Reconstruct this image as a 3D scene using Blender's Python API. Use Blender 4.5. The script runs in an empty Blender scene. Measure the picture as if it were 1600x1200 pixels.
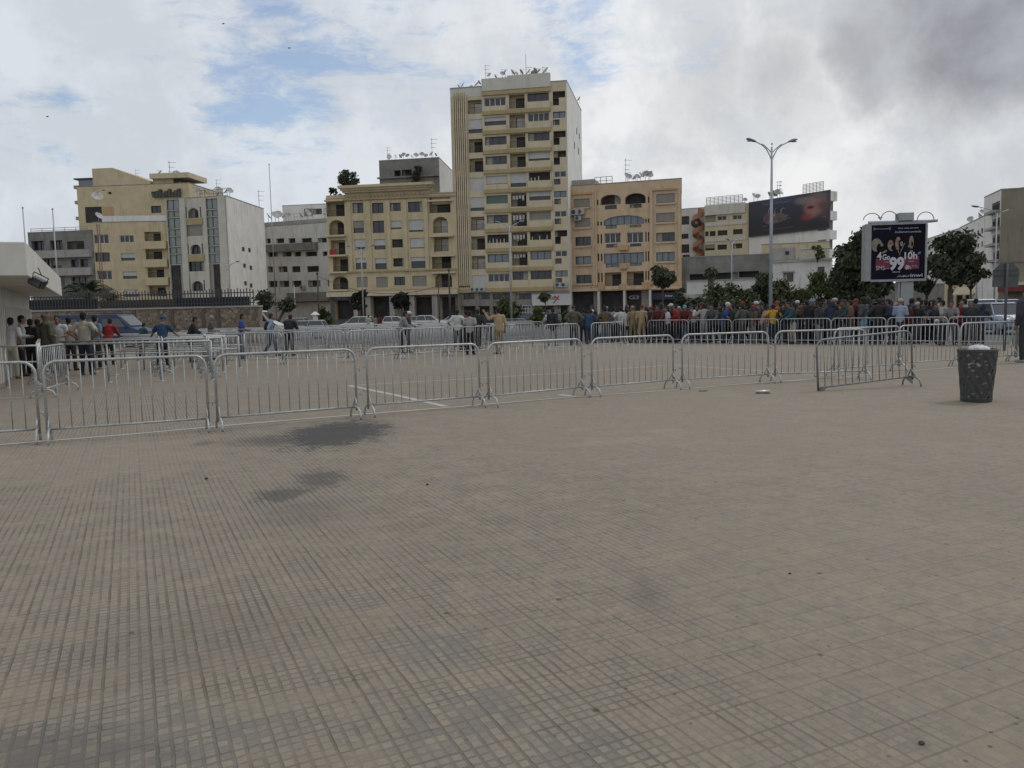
import bpy, bmesh, math, random
from mathutils import Vector, Matrix
random.seed(7)
S = bpy.context.scene
COL = S.collection
R = math.radians
# ---------------------------------------------------------------- camera
FPX, CAMH = 1242.0, 1.6
PITCH, ROLL = math.atan(112 / FPX), R(-1.2)
cam_d = bpy.data.cameras.new('camera')
cam = bpy.data.objects.new('camera', cam_d); COL.objects.link(cam)
cam_d.sensor_width = 36.0; cam_d.lens = FPX / 1600 * 36
cam_d.clip_start = 0.05; cam_d.clip_end = 5000
CROT = Matrix.Rotation(math.pi / 2 - PITCH, 4, 'X') @ Matrix.Rotation(ROLL, 4, 'Z')
cam.matrix_world = Matrix.Translation((0, 0, CAMH)) @ CROT
S.camera = cam
S.render.resolution_x, S.render.resolution_y = 1024, 768
C3 = CROT.to_3x3()
def ray(px, py):
    return C3 @ Vector(((px - 800) / FPX, -(py - 600) / FPX, -1.0))
def gnd(px, py, z=0.0):
    r = ray(px, py); t = (z - CAMH) / r.z
    return Vector((r.x * t, r.y * t, z))
def at(px, py, Y):
    r = ray(px, py); t = Y / r.y
    return Vector((r.x * t, Y, CAMH + r.z * t))
# ---------------------------------------------------------------- view
S.view_settings.view_transform = 'Standard'; S.view_settings.look = 'None'
S.view_settings.gamma = 1.0; S.view_settings.exposure = 0.0
S.view_settings.use_curve_mapping = False
# ---------------------------------------------------------------- node helper
class NT:
    def __init__(s, tree):
        s.t = tree; s.n = tree.nodes; s.l = tree.links
    def node(s, typ, **kw):
        n = s.n.new(typ)
        for k, v in kw.items(): setattr(n, k, v)
        return n
    def put(s, sock, v):
        if v is None: return
        if isinstance(v, bpy.types.NodeSocket): s.l.new(v, sock)
        else: sock.default_value = v
    def m(s, op, a, b=None, c=None, clamp=False):
        n = s.node('ShaderNodeMath', operation=op); n.use_clamp = clamp
        s.put(n.inputs[0], a); s.put(n.inputs[1], b); s.put(n.inputs[2], c)
        return n.outputs[0]
    def vm(s, op, a, b=None, out=0):
        n = s.node('ShaderNodeVectorMath', operation=op)
        s.put(n.inputs[0], a); s.put(n.inputs[1], b)
        return n.outputs['Value'] if op in ('DOT_PRODUCT', 'LENGTH', 'DISTANCE') else n.outputs[0]
    def scale(s, a, k):
        n = s.node('ShaderNodeVectorMath', operation='SCALE'); s.put(n.inputs[0], a); s.put(n.inputs['Scale'], k)
        return n.outputs[0]
    def smooth(s, x, a, b):
        n = s.node('ShaderNodeMapRange', interpolation_type='SMOOTHSTEP')
        s.put(n.inputs[0], x); n.inputs[1].default_value = a; n.inputs[2].default_value = b
        n.inputs[3].default_value = 0; n.inputs[4].default_value = 1
        return n.outputs[0]
    def noise(s, vec, scale, detail=4, rough=.55, dist=0, col=False):
        n = s.node('ShaderNodeTexNoise'); s.put(n.inputs['Vector'], vec)
        n.inputs['Scale'].default_value = scale; n.inputs['Detail'].default_value = detail
        n.inputs['Roughness'].default_value = rough; n.inputs['Distortion'].default_value = dist
        return n.outputs['Color' if col else 'Fac']
    def mix(s, f, a, b, mode='MIX'):
        n = s.node('ShaderNodeMix', data_type='RGBA', blend_type=mode)
        s.put(n.inputs[0], f)
        for k, v in ((6, a), (7, b)):
            if isinstance(v, (tuple, list)): v = tuple(v)[:3] + (1,)
            s.put(n.inputs[k], v)
        return n.outputs[2]
    def xyz(s, v):
        n = s.node('ShaderNodeSeparateXYZ'); s.put(n.inputs[0], v); return n.outputs
    def comb(s, x, y, z):
        n = s.node('ShaderNodeCombineXYZ')
        for i, v in enumerate((x, y, z)): s.put(n.inputs[i], v)
        return n.outputs[0]
# ---------------------------------------------------------------- world
W = bpy.data.worlds.new('World'); S.world = W; W.use_nodes = True
SUN_EL, SUN_AZ = R(56), R(62)      # azimuth clockwise from +Y (to the right of the view)
def build_world():
    n = NT(W.node_tree); W.node_tree.nodes.clear()
    sky = n.node('ShaderNodeTexSky', sky_type='NISHITA'); sky.sun_disc = False
    sky.sun_elevation = SUN_EL; sky.sun_rotation = SUN_AZ; sky.air_density = 1.0; sky.dust_density = 1.2; sky.ozone_density = 1.6
    d = n.node('ShaderNodeTexCoord').outputs['Generated']
    x, y, z = n.xyz(d)
    zz = n.m('ADD', n.m('MAXIMUM', z, 0.0), 0.16)
    p = n.comb(n.m('DIVIDE', x, zz), n.m('DIVIDE', y, zz), 0.0)
    warp = n.noise(p, 1.3, 5, .6, col=True)
    pw = n.vm('ADD', p, n.scale(n.vm('SUBTRACT', warp, (.5, .5, .5)), 0.55))
    big = n.noise(pw, 0.75, 6, .62)
    fine = n.noise(pw, 3.4, 9, .68)
    puff = n.noise(d, 6.5, 9, .62, .2)
    puff2 = n.noise(d, 17.0, 7, .62)
    dw = n.vm('ADD', d, n.scale(n.vm('SUBTRACT', n.noise(d, 5.0, 7, .62, col=True), (.5, .5, .5)), 0.20))
    dirn = n.vm('NORMALIZE', dw)
    def blob(px, py, r0, r1):
        c = ray(px, py).normalized()
        ang = n.m('ARCCOSINE', n.m('MINIMUM', n.vm('DOT_PRODUCT', dirn, tuple(c)), .99999))
        return n.m('SUBTRACT', 1.0, n.smooth(ang, r0, r1))
    def mx(l):
        o = l[0]
        for q in l[1:]: o = n.m('MAXIMUM', o, q)
        return o
    blue = mx([blob(430, 110, .02, .20), n.m('MULTIPLY', blob(350, 10, .02, .20), .8), n.m('MULTIPLY', blob(620, 60, .02, .18), .75), n.m('MULTIPLY', blob(900, 10, .02, .15), .95), n.m('MULTIPLY', blob(40, 200, .0, .10), .75), n.m('MULTIPLY', blob(480, 175, .0, .12), .7), n.m('MULTIPLY', blob(1100, 105, .0, .07), .45)])
    cover = n.m('ADD', n.m('MULTIPLY', fine, 1.75), n.m('MULTIPLY', big, .45))
    cover = n.m('SUBTRACT', n.m('SUBTRACT', cover, .04), n.m('MULTIPLY', blue, .56))
    cover = n.smooth(cover, .36, .78)
    dark = mx([blob(1570, -15, .06, .17), n.m('MULTIPLY', blob(1450, 10, .0, .125), 1.0), n.m('MULTIPLY', blob(1350, 80, .0, .09), .8), n.m('MULTIPLY', blob(1220, 150, .0, .09), .55), n.m('MULTIPLY', blob(1110, 165, .0, .10), .42), n.m('MULTIPLY', blob(1230, 60, .0, .09), .3), n.m('MULTIPLY', blob(1520, 130, .0, .10), .4), n.m('MULTIPLY', blob(1640, 330, .0, .20), .36), n.m('MULTIPLY', blob(1450, 290, .0, .12), .22)])
    dark = n.m('MULTIPLY', dark, n.m('ADD', .55, n.m('MULTIPLY', n.smooth(n.m('ADD', n.m('MULTIPLY', puff, .7), n.m('MULTIPLY', puff2, .3)), .32, .58), .45)))
    lum = n.m('ADD', n.m('MULTIPLY', puff, .25), n.m('MULTIPLY', puff2, .12))
    bright = blob(1150, 330, .08, .55)
    base = n.mix(bright, (.70, .745, .80), (.88, .885, .885))
    base = n.mix(n.smooth(lum, .15, .215), n.mix(.52, base, (.50, .545, .60)), base)
    ccol = n.mix(n.m('MULTIPLY', dark, .92), base, (.255, .262, .295))
    b1 = n.node('ShaderNodeBackground'); n.put(b1.inputs[0], sky.outputs[0]); b1.inputs[1].default_value = .135
    # thin veil keeps the blue pale
    b2 = n.node('ShaderNodeBackground'); n.put(b2.inputs[0], ccol); b2.inputs[1].default_value = 1.0
    ms = n.node('ShaderNodeMixShader')
    n.put(ms.inputs[0], n.m('ADD', .20, n.m('MULTIPLY', cover, .80)))
    n.put(ms.inputs[1], b1.outputs[0]); n.put(ms.inputs[2], b2.outputs[0])
    o = n.node('ShaderNodeOutputWorld'); n.put(o.inputs[0], ms.outputs[0])
build_world()
sd = bpy.data.lights.new('sun', 'SUN'); sd.energy = 1.0; sd.angle = R(12); sd.color = (1.0, .96, .9)
sun = bpy.data.objects.new('sun', sd); COL.objects.link(sun)
sv = Vector((math.sin(SUN_AZ) * math.cos(SUN_EL), math.cos(SUN_AZ) * math.cos(SUN_EL), math.sin(SUN_EL)))
sun.rotation_euler = (-sv).to_track_quat('-Z', 'Y').to_euler()
# ---------------------------------------------------------------- materials
MATS = {}
def mat(name, col, rough=.7, metal=0.0, var=.12, scale=2.0, streak=0.0, bump=0.0, dirt=None, spec=.5, hue=0.0):
    if name in MATS: return MATS[name]
    m = bpy.data.materials.new(name); m.use_nodes = True
    n = NT(m.node_tree); bs = n.n['Principled BSDF']
    pos = n.node('ShaderNodeNewGeometry').outputs['Position']
    c = tuple(col) + (1,)
    out = c
    if var:
        f = n.noise(pos, scale, 5, .6)
        k = n.smooth(f, .3, .7)
        out = n.mix(k, tuple(x * (1 - var) for x in col), tuple(min(1, x * (1 + var)) for x in col))
        f2 = n.noise(pos, scale * .13, 3, .5)
        out = n.mix(n.m('MULTIPLY', n.smooth(f2, .35, .7), var * 1.2), out, tuple(x * .72 for x in col))
    if streak:
        sp = n.vm('MULTIPLY', pos, (1.6, 1.6, .16))
        f = n.noise(sp, 1.0, 6, .65)
        f3 = n.noise(pos, .35, 3, .5)
        d = dirt or tuple(x * .45 for x in col)
        out = n.mix(n.m('MULTIPLY', n.m('MULTIPLY', n.smooth(f, .48, .72), n.smooth(f3, .35, .6)), streak), out, d)
    n.put(bs.inputs['Base Color'], out)
    bs.inputs['Roughness'].default_value = rough; bs.inputs['Metallic'].default_value = metal
    bs.inputs['Specular IOR Level'].default_value = spec
    if bump:
        b = n.node('ShaderNodeBump'); b.inputs['Strength'].default_value = bump; b.inputs['Distance'].default_value = .02
        n.put(b.inputs['Height'], n.noise(pos, scale * 6, 4, .6)); n.put(bs.inputs['Normal'], b.outputs[0])
    MATS[name] = m
    return m
def ribbed(name, col, period, axis='z', depth=.35, rough=.6):
    """horizontal slats (roller shutters) or vertical flutes"""
    if name in MATS: return MATS[name]
    m = mat(name, col, rough, var=.07, scale=1.5, streak=.25)
    n = NT(m.node_tree); bs = n.n['Principled BSDF']
    src = bs.inputs['Base Color'].links[0].from_socket
    pos = n.node('ShaderNodeNewGeometry').outputs['Position']
    z = n.xyz(pos)[{'x': 0, 'y': 1, 'z': 2}[axis]]
    f = n.m('PINGPONG', z, period)
    f = n.smooth(n.m('DIVIDE', f, period), .05, .3)
    n.put(bs.inputs['Base Color'], n.mix(n.m('MULTIPLY', n.m('SUBTRACT', 1, f), depth), src, tuple(x * .4 for x in col)))
    return m
# ---------------------------------------------------------------- object helpers
def tag(o, label=None, cat=None, group=None, kind=None):
    if label: o['label'] = label
    if cat: o['category'] = cat
    if group: o['group'] = group
    if kind: o['kind'] = kind
    return o
LOCALS = {'street_lamp', 'flagpole', 'mast', 'radio_mast', 'utility_pole', 'road_sign', 'waste_bin', 'crowd_barrier', 'queue_rail', 'parked_car', 'van', 'motorcycle', 'satellite_dish', 'tv_antenna', 'air_conditioner', 'whip_antenna', 'water_tank', 'extractor_fan', 'gate_pillar', 'person'}   # things built in their own coordinates
def empty(name, loc=(0, 0, 0), rz=0.0, label=None, cat=None, group=None):
    o = bpy.data.objects.new(name, None); COL.objects.link(o)
    o.empty_display_size = .2
    o.location = loc; o.rotation_euler = (0, 0, rz)
    return tag(o, label, cat, group)
class MB:
    """collects geometry in world (or local) coordinates; build() links it as ONE mesh object"""
    def __init__(s): s.v = []; s.f = []; s.mi = []; s.cur = 0; s.cuts = []
    def mt(s, i): s.cur = i; return s
    def add(s, vs, fs):
        s.cuts.append((len(s.v), len(s.f))); b = len(s.v); s.v += [tuple(v) for v in vs]
        for f in fs: s.f.append(tuple(b + i for i in f)); s.mi.append(s.cur)
    def quad(s, a, b, c, d): s.add((a, b, c, d), ((0, 1, 2, 3),))
    def poly(s, pts): s.add(pts, (tuple(range(len(pts))),))
    def box(s, x0, x1, y0, y1, z0, z1):
        s.hexa([(x0, y0, z0), (x1, y0, z0), (x1, y1, z0), (x0, y1, z0), (x0, y0, z1), (x1, y0, z1), (x1, y1, z1), (x0, y1, z1)])
    def hexa(s, v):
        s.add(v, ((0, 3, 2, 1), (4, 5, 6, 7), (0, 1, 5, 4), (1, 2, 6, 5), (2, 3, 7, 6), (3, 0, 4, 7)))
    def prism(s, pts, ex):
        """closed polygon extruded by vector ex"""
        n = len(pts); ex = Vector(ex)
        vs = [Vector(p) for p in pts] + [Vector(p) + ex for p in pts]
        fs = [tuple(range(n - 1, -1, -1)), tuple(range(n, 2 * n))] + [(i, (i + 1) % n, n + (i + 1) % n, n + i) for i in range(n)]
        s.add(vs, fs)
    def tube(s, pts, r, seg=8, caps=True, r2=None):
        pts = [Vector(p) for p in pts]; n = len(pts); vs = []
        up = None
        for i, p in enumerate(pts):
            t = (pts[min(i + 1, n - 1)] - pts[max(i - 1, 0)]).normalized()
            if up is None:
                a = Vector((0, 0, 1)) if abs(t.z) < .9 else Vector((1, 0, 0))
            else: a = up
            u = (a - t * a.dot(t)).normalized(); up = u; w = t.cross(u)
            rr = r if r2 is None else r + (r2 - r) * i / (n - 1)
            for k in range(seg):
                an = 2 * math.pi * k / seg
                vs.append(p + (u * math.cos(an) + w * math.sin(an)) * rr)
        fs = [(i * seg + k, i * seg + (k + 1) % seg, (i + 1) * seg + (k + 1) % seg, (i + 1) * seg + k) for i in range(n - 1) for k in range(seg)]
        if caps:
            fs.append(tuple(range(seg - 1, -1, -1))); fs.append(tuple(range((n - 1) * seg, n * seg)))
        s.add(vs, fs)
    def lathe(s, prof, c=(0, 0, 0), seg=16, axis='z'):
        c = Vector(c); vs = []
        for r, z in prof:
            for k in range(seg):
                a = 2 * math.pi * k / seg
                q = Vector((r * math.cos(a), r * math.sin(a), z))
                if axis == 'x': q = Vector((q.z, q.x, q.y))
                if axis == 'y': q = Vector((q.x, q.z, q.y))
                vs.append(c + q)
        n = len(prof)
        s.add(vs, [(i * seg + k, i * seg + (k + 1) % seg, (i + 1) * seg + (k + 1) % seg, (i + 1) * seg + k) for i in range(n - 1) for k in range(seg)])
    def ell(s, c, r, seg=10, rings=6, rot=None):
        c = Vector(c); vs = []; M = rot or Matrix.Identity(3)
        for i in range(rings + 1):
            th = math.pi * i / rings
            for k in range(seg):
                a = 2 * math.pi * k / seg
                vs.append(c + M @ Vector((r[0] * math.sin(th) * math.cos(a), r[1] * math.sin(th) * math.sin(a), r[2] * math.cos(th))))
        s.add(vs, [(i * seg + k, (i + 1) * seg + k, (i + 1) * seg + (k + 1) % seg, i * seg + (k + 1) % seg) for i in range(rings) for k in range(seg)])
    def mesh(s, name, mats, smooth=False, off=None):
        me = bpy.data.meshes.new(name)
        vs = s.v if off is None else [(a - off[0], b - off[1], c - off[2]) for a, b, c in s.v]
        me.from_pydata(vs, [], s.f)
        for m in (mats if isinstance(mats, (list, tuple)) else [mats]): me.materials.append(m)
        me.polygons.foreach_set('material_index', s.mi)
        if smooth: me.polygons.foreach_set('use_smooth', [True] * len(me.polygons))
        me.update(); me.validate()
        return me
    def build(s, name, mats, parent=None, smooth=False, bevel=0):
        off = None
        if parent is not None:
            top = parent
            while top.parent is not None: top = top.parent
            if top.name.split('.')[0] not in LOCALS: off = tuple(top.location)
        me = s.mesh(name, mats, smooth, off)
        o = bpy.data.objects.new(name, me); COL.objects.link(o)
        if parent is not None: o.parent = parent
        if bevel:
            b = o.modifiers.new('bevel', 'BEVEL'); b.width = bevel; b.segments = 2; b.limit_method = 'ANGLE'
        return o
def mesh_obj(name, me, parent=None):
    o = bpy.data.objects.new(name, me); COL.objects.link(o)
    if parent is not None: o.parent = parent
    return o
KIDS = {}
def kids(o): return [c for c in COL.objects if c.parent == o]
def copy_tree(o, label=None, loc=None, rz=None, group=None, parent=None, ch=None):
    c = o.copy(); COL.objects.link(c)
    if parent is not None: c.parent = parent
    if label: c['label'] = label
    if group: c['group'] = group
    if loc is not None: c.location = loc
    if rz is not None: c.rotation_euler = (0, 0, rz)
    if o.name not in KIDS: KIDS[o.name] = kids(o)
    for k in KIDS[o.name]: copy_tree(k, parent=c)
    return c
def text_mesh(s, size, bold=0.0):
    cu = bpy.data.curves.new('text', 'FONT'); cu.body = s; cu.size = size; cu.offset = bold
    cu.align_x = 'CENTER'; cu.resolution_u = 3
    o = bpy.data.objects.new('text', cu); COL.objects.link(o)
    bpy.context.view_layer.update()
    me = bpy.data.meshes.new_from_object(o.evaluated_get(bpy.context.evaluated_depsgraph_get()))
    vs = [v.co.copy() for v in me.vertices]; fs = [tuple(p.vertices) for p in me.polygons]
    bpy.data.objects.remove(o); bpy.data.curves.remove(cu); bpy.data.meshes.remove(me)
    return vs, fs
def fit_text(mb, s, org, ux, uz, x0, x1, z0, z1, bold=0.0):
    """text stretched to a rectangle on a plane: org + ux*x + uz*z"""
    vs, fs = text_mesh(s, 1.0, bold)
    ax, bx = min(v.x for v in vs), max(v.x for v in vs); ay, by = min(v.y for v in vs), max(v.y for v in vs)
    pts = [org + ux * (x0 + (v.x - ax) / (bx - ax) * (x1 - x0)) + uz * (z0 + (v.y - ay) / (by - ay) * (z1 - z0)) for v in vs]
    mb.add(pts, fs)
# ================================================================ GROUND
def paving_material():
    m = bpy.data.materials.new('paving'); m.use_nodes = True
    n = NT(m.node_tree); bs = n.n['Principled BSDF']
    pos = n.node('ShaderNodeNewGeometry').outputs['Position']
    jit = n.scale(n.vm('SUBTRACT', n.noise(pos, 16, 4, .65, col=True), (.5, .5, .5)), .013)
    q = n.vm('ADD', pos, jit)
    A = R(-25.5)
    u = n.vm('DOT_PRODUCT', q, (math.cos(A), -math.sin(A), 0)); v = n.vm('DOT_PRODUCT', q, (math.sin(A), math.cos(A), 0))
    def groove(t, per, w):
        f = n.m('FRACT', n.m('DIVIDE', n.m('ADD', t, 500.0), per))
        d = n.m('MULTIPLY', n.m('MINIMUM', f, n.m('SUBTRACT', 1.0, f)), per)
        return n.m('SUBTRACT', 1.0, n.smooth(d, w * .30, w * .62))
    br = n.noise(n.comb(n.m('MULTIPLY', u, 4.5), n.m('MULTIPLY', v, 3.2), 0.0), 1.0, 4, .65)
    br2 = n.noise(n.comb(n.m('MULTIPLY', u, 3.0), n.m('MULTIPLY', v, 5.0), 3.0), 1.0, 4, .65)
    gs = n.m('MAXIMUM', n.m('MULTIPLY', groove(u, .05, .0150), n.m('ADD', .48, n.m('MULTIPLY', n.smooth(br, .38, .62), .52))), n.m('MULTIPLY', groove(v, .05, .0100), n.m('ADD', .28, n.m('MULTIPLY', n.smooth(br2, .38, .60), .6))))
    gt = n.m('MAXIMUM', groove(u, .2, .0095), groove(v, .2, .009))
    n1 = n.noise(pos, .55, 4, .6); n2 = n.noise(pos, 2.6, 5, .62); n3 = n.noise(pos, 14, 5, .65); n6 = n.m('SUBTRACT', n.noise(pos, 5.5, 5, .65), n.m('MULTIPLY', gs, .18))
    def ell(px, py, rx, ry, rot=0, soft=.5, amp=.5):
        c = gnd(px, py)
        dx = n.m('SUBTRACT', n.xyz(pos)[0], c.x); dy = n.m('SUBTRACT', n.xyz(pos)[1], c.y)
        cr, sr = math.cos(rot), math.sin(rot)
        a = n.m('DIVIDE', n.m('ADD', n.m('MULTIPLY', dx, cr), n.m('MULTIPLY', dy, sr)), rx)
        b = n.m('DIVIDE', n.m('SUBTRACT', n.m('MULTIPLY', dy, cr), n.m('MULTIPLY', dx, sr)), ry)
        d = n.m('SQRT', n.m('ADD', n.m('MULTIPLY', a, a), n.m('MULTIPLY', b, b)))
        d = n.m('ADD', d, n.m('MULTIPLY', n.m('SUBTRACT', n2, .5), amp * 2.6)); d = n.m('ADD', n.m('ADD', d, n.m('MULTIPLY', n.m('SUBTRACT', n3, .5), amp * 3.6)), n.m('MULTIPLY', n.m('SUBTRACT', n6, .46), amp * 3.4))
        return n.m('SUBTRACT', 1.0, n.smooth(d, 1 - soft, 1 + soft * .6))
    def mx(l):
        o = l[0]
        for k in l[1:]: o = n.m('MAXIMUM', o, k)
        return o
    # sand lies in the grooves: patches and the right side; clean grooves at the left and centre
    left = n.m('SUBTRACT', 1.0, n.smooth(n.m('SUBTRACT', n.xyz(pos)[0], n.m('MULTIPLY', n.xyz(pos)[1], .06)), .2, 1.5))
    sandy = mx([ell(130, 715, 2.0, 1.5, 0), ell(1150, 660, 5.5, 4.5, .2), n.m('MULTIPLY', ell(1350, 850, 2.4, 1.4, .2), .7)])
    vis = n.m('MULTIPLY', n.m('ADD', .36, n.m('MULTIPLY', left, .64)), n.smooth(n.m('ADD', n.m('MULTIPLY', n1, .6), n.m('MULTIPLY', n2, .5)), .33, .60))
    vis = n.m('MULTIPLY', vis, n.m('SUBTRACT', 1.0, n.m('MULTIPLY', sandy, .55)))
    tilevis = n.m('ADD', .45, n.m('MULTIPLY', n.smooth(n2, .3, .7), .4))
    tilevis = n.m('MULTIPLY', tilevis, n.m('SUBTRACT', 1.0, n.m('MULTIPLY', sandy, .75)))
    cell = n.node('ShaderNodeTexWhiteNoise', noise_dimensions='2D')
    n.put(cell.inputs[0], n.comb(n.m('FLOOR', n.m('DIVIDE', u, .05)), n.m('FLOOR', n.m('DIVIDE', v, .05)), 0))
    tile = n.node('ShaderNodeTexWhiteNoise', noise_dimensions='2D')
    n.put(tile.inputs[0], n.comb(n.m('FLOOR', n.m('DIVIDE', u, .2)), n.m('FLOOR', n.m('DIVIDE', v, .2)), 0))
    base = n.mix(n.smooth(n1, .35, .65), (.235, .188, .138), (.275, .223, .167))
    base = n.mix(n.m('MULTIPLY', n.smooth(n2, .38, .62), .7), base, (.205, .18, .148))
    base = n.mix(n.m('MULTIPLY', tile.outputs[0], .30), base, (.188, .165, .135))
    base = n.mix(n.m('MULTIPLY', cell.outputs[0], .34), base, (.30, .25, .195))
    base = n.mix(n.m('MULTIPLY', n.smooth(n3, .42, .66), .55), base, (.165, .155, .13))
    # cement slurry filling whole areas of blocks
    cem = mx([ell(120, 1170, .62, .24, .3, .4, .7), ell(330, 1160, .30, .20, .2, .4, .8), ell(720, 1130, .30, .22, .3, .5, .8), ell(900, 1170, .3, .16, 0, .5, .8), ell(690, 1010, .2, .2, 0, .5, .8)])
    cemk = n.m('MULTIPLY', cem, n.m('SUBTRACT', 1.0, n.m('MULTIPLY', n.smooth(n.m('ADD', n.m('MULTIPLY', cell.outputs[0], .6), n.m('MULTIPLY', n3, .8)), .72, .86), n.m('SUBTRACT', 1.0, gs))))
    col = n.mix(n.m('MULTIPLY', gs, n.m('MULTIPLY', vis, .70)), base, (.120, .101, .079))
    col = n.mix(n.m('MULTIPLY', gt, n.m('MULTIPLY', tilevis, .38)), col, (.112, .096, .077))
    col = n.mix(n.m('MULTIPLY', cemk, .62), col, n.mix(n2, (.135, .128, .115), (.18, .162, .142)))
    sandc = mx([ell(960, 690, .5, .22, .3, .5, .6), ell(1040, 673, .35, .15, .3, .5, .6), n.m('MULTIPLY', sandy, .25)])
    col = n.mix(n.m('MULTIPLY', sandc, .5), col, (.30, .245, .185))
    # oil stain by the barrier and the smaller one nearer
    oil = mx([ell(525, 677, .74, 1.25, 0, .32, .42), n.m('MULTIPLY', ell(445, 688, .75, .5, .0, .7, .5), .7), n.m('MULTIPLY', ell(500, 748, .24, .50, .2, .5, .75), .72), n.m('MULTIPLY', ell(442, 772, .24, .32, .0, .5, .75), .75), n.m('MULTIPLY', ell(470, 800, .42, .5, .1, .9, .6), .35), n.m('MULTIPLY', ell(318, 693, .14, .22, 0, .6, .4), .5), n.m('MULTIPLY', ell(1012, 930, .11, .40, .0, .9, .8), .30), n.m('MULTIPLY', ell(280, 1000, .6, .5, .4, .9, .7), .25), n.m('MULTIPLY', ell(60, 1190, .5, .25, 0, .8, .6), .4)])
    col = n.mix(n.m('MULTIPLY', oil, .88), col, (.045, .045, .047))
    n5 = n.noise(pos, 42, 4, .7)
    col = n.mix(n.m('MULTIPLY', n.smooth(n5, .56, .70), .42), col, (.095, .083, .07))
    col = n.mix(n.m('MULTIPLY', n.smooth(n5, .44, .30), .0), col, (.3, .27, .23))
    sp = n.node('ShaderNodeTexVoronoi'); n.put(sp.inputs['Vector'], pos); sp.inputs['Scale'].default_value = 11
    spk = n.m('MULTIPLY', n.m('SUBTRACT', 1.0, n.smooth(sp.outputs['Distance'], .05, .13)), n.smooth(n.noise(pos, 1.7, 3, .6), .44, .60))
    sp2 = n.node('ShaderNodeTexVoronoi'); n.put(sp2.inputs['Vector'], pos); sp2.inputs['Scale'].default_value = 3.6
    spk2 = n.m('MULTIPLY', n.m('SUBTRACT', 1.0, n.smooth(sp2.outputs['Distance'], .03, .085)), n.smooth(n.noise(pos, .9, 3, .6), .42, .58))
    spk = n.m('MAXIMUM', spk, spk2)
    col = n.mix(n.m('MULTIPLY', spk, .75), col, (.05, .045, .042))
    n.put(bs.inputs['Base Color'], col)
    bs.inputs['Roughness'].default_value = .85; bs.inputs['Specular IOR Level'].default_value = .25
    h = n.m('SUBTRACT', n.m('MULTIPLY', n3, .25), n.m('ADD', n.m('MULTIPLY', gs, n.m('MULTIPLY', vis, .8)), n.m('MULTIPLY', gt, .4)))
    b = n.node('ShaderNodeBump'); b.inputs['Strength'].default_value = .9; b.inputs['Distance'].default_value = .006
    n.put(b.inputs['Height'], h); n.put(bs.inputs['Normal'], b.outputs[0])
    return m
def structure(name, mb, m, **k):
    o = mb.build(name, m, **k); o['kind'] = 'structure'; return o
mb = MB(); mb.quad((-900, -60, -.16), (900, -60, -.16), (900, 2500, -.16), (-900, 2500, -.16))
structure('ground', mb, mat('earth', (.17, .15, .125), .95, var=.25, scale=.5))
# plaza slab with its kerb edge to the street
FA, FB = Vector((6.0, 37.6, 0)), Vector((19.5, 28.6, 0))
ed = (FB - FA).normalized()
PL = [FA - ed * 9, FB + ed * 40]
plz = [(-45, -20, 0), (60, -20, 0), tuple(PL[1]), tuple(PL[0]), (-12, 45.5, 0), (-45, 47, 0)]
mb = MB(); mb.prism([(x, y, -.15) for x, y, z in plz], (0, 0, .15))
structure('plaza', mb, paving_material())
asph = mat('asphalt', (.075, .073, .07), .9, var=.2, scale=1.2, bump=.2)
mb = MB(); mb.quad((-120, 20, -.13), (160, 20, -.13), (160, 108, -.13), (-120, 108, -.13))
structure('road', mb, asph)
mb = MB()
mb.prism([(-60, 108.0, -.13), (70, 99, -.13), (70, 135, -.13), (-60, 135, -.13)], (0, 0, .15))
structure('pavement', mb, mat('pavement_concrete', (.27, .25, .22), .85, var=.15, scale=1))
# kerb stones along the plaza edge
kerbm = mat('kerb_stone', (.33, .31, .28), .8, var=.15, scale=3)
mb = MB(); nn = Vector((-ed.y, ed.x, 0))
if nn.y < 0: nn = -nn
k = 0.0; Lk = (PL[1] - PL[0]).length
while k < Lk:
    a = PL[0] + ed * k; b = PL[0] + ed * min(k + .98, Lk)
    mb.prism([a - Vector((0, 0, .13)) + nn * .004, b - Vector((0, 0, .13)) + nn * .004, b + nn * .16 - Vector((0, 0, .13)), a + nn * .16 - Vector((0, 0, .13))], (0, 0, .135))
    k += 1.0
structure('kerb', mb, kerbm)
# painted lines on the plaza, worn
def paint_material():
    m = bpy.data.materials.new('worn_white_paint'); m.use_nodes = True
    n = NT(m.node_tree); bs = n.n['Principled BSDF']
    pos = n.node('ShaderNodeNewGeometry').outputs['Position']
    w = n.smooth(n.noise(pos, 22, 5, .7), .50, .62); w2 = n.smooth(n.noise(pos, 1.1, 3, .6), .38, .66)
    n.put(bs.inputs['Base Color'], n.mix(n.m('MAXIMUM', n.m('MULTIPLY', w, .5), n.m('MULTIPLY', w2, .35)), (.40, .38, .34), (.25, .225, .19)))
    bs.inputs['Roughness'].default_value = .8
    return m
paint = paint_material()
def line(pts, w, name='painted_line'):
    mb = MB(); P = [gnd(*p) for p in pts]
    L = []; Rr = []
    for i, p in enumerate(P):
        t = (P[min(i + 1, len(P) - 1)] - P[max(i - 1, 0)]).normalized(); nrm = Vector((-t.y, t.x, 0)) * w / 2
        L.append(p + nrm + Vector((0, 0, .004))); Rr.append(p - nrm + Vector((0, 0, .004)))
    for i in range(len(P) - 1): mb.quad(Rr[i], Rr[i + 1], L[i + 1], L[i])
    structure(name, mb, paint)
line([(-60, 700), (200, 679), (400, 661), (560, 648), (700, 637), (878, 622), (1050, 609.5), (1187, 598), (1300, 590.5), (1430, 579), (1588, 566), (1640, 562)], .10)
line([(545, 602.5), (620, 618), (697, 635.5)], .14)
line([(556, 602), (700, 594), (880, 583), (1040, 571)], .11)
line([(1050, 570.5), (1187, 579.5), (1250, 584)], .11)
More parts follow.
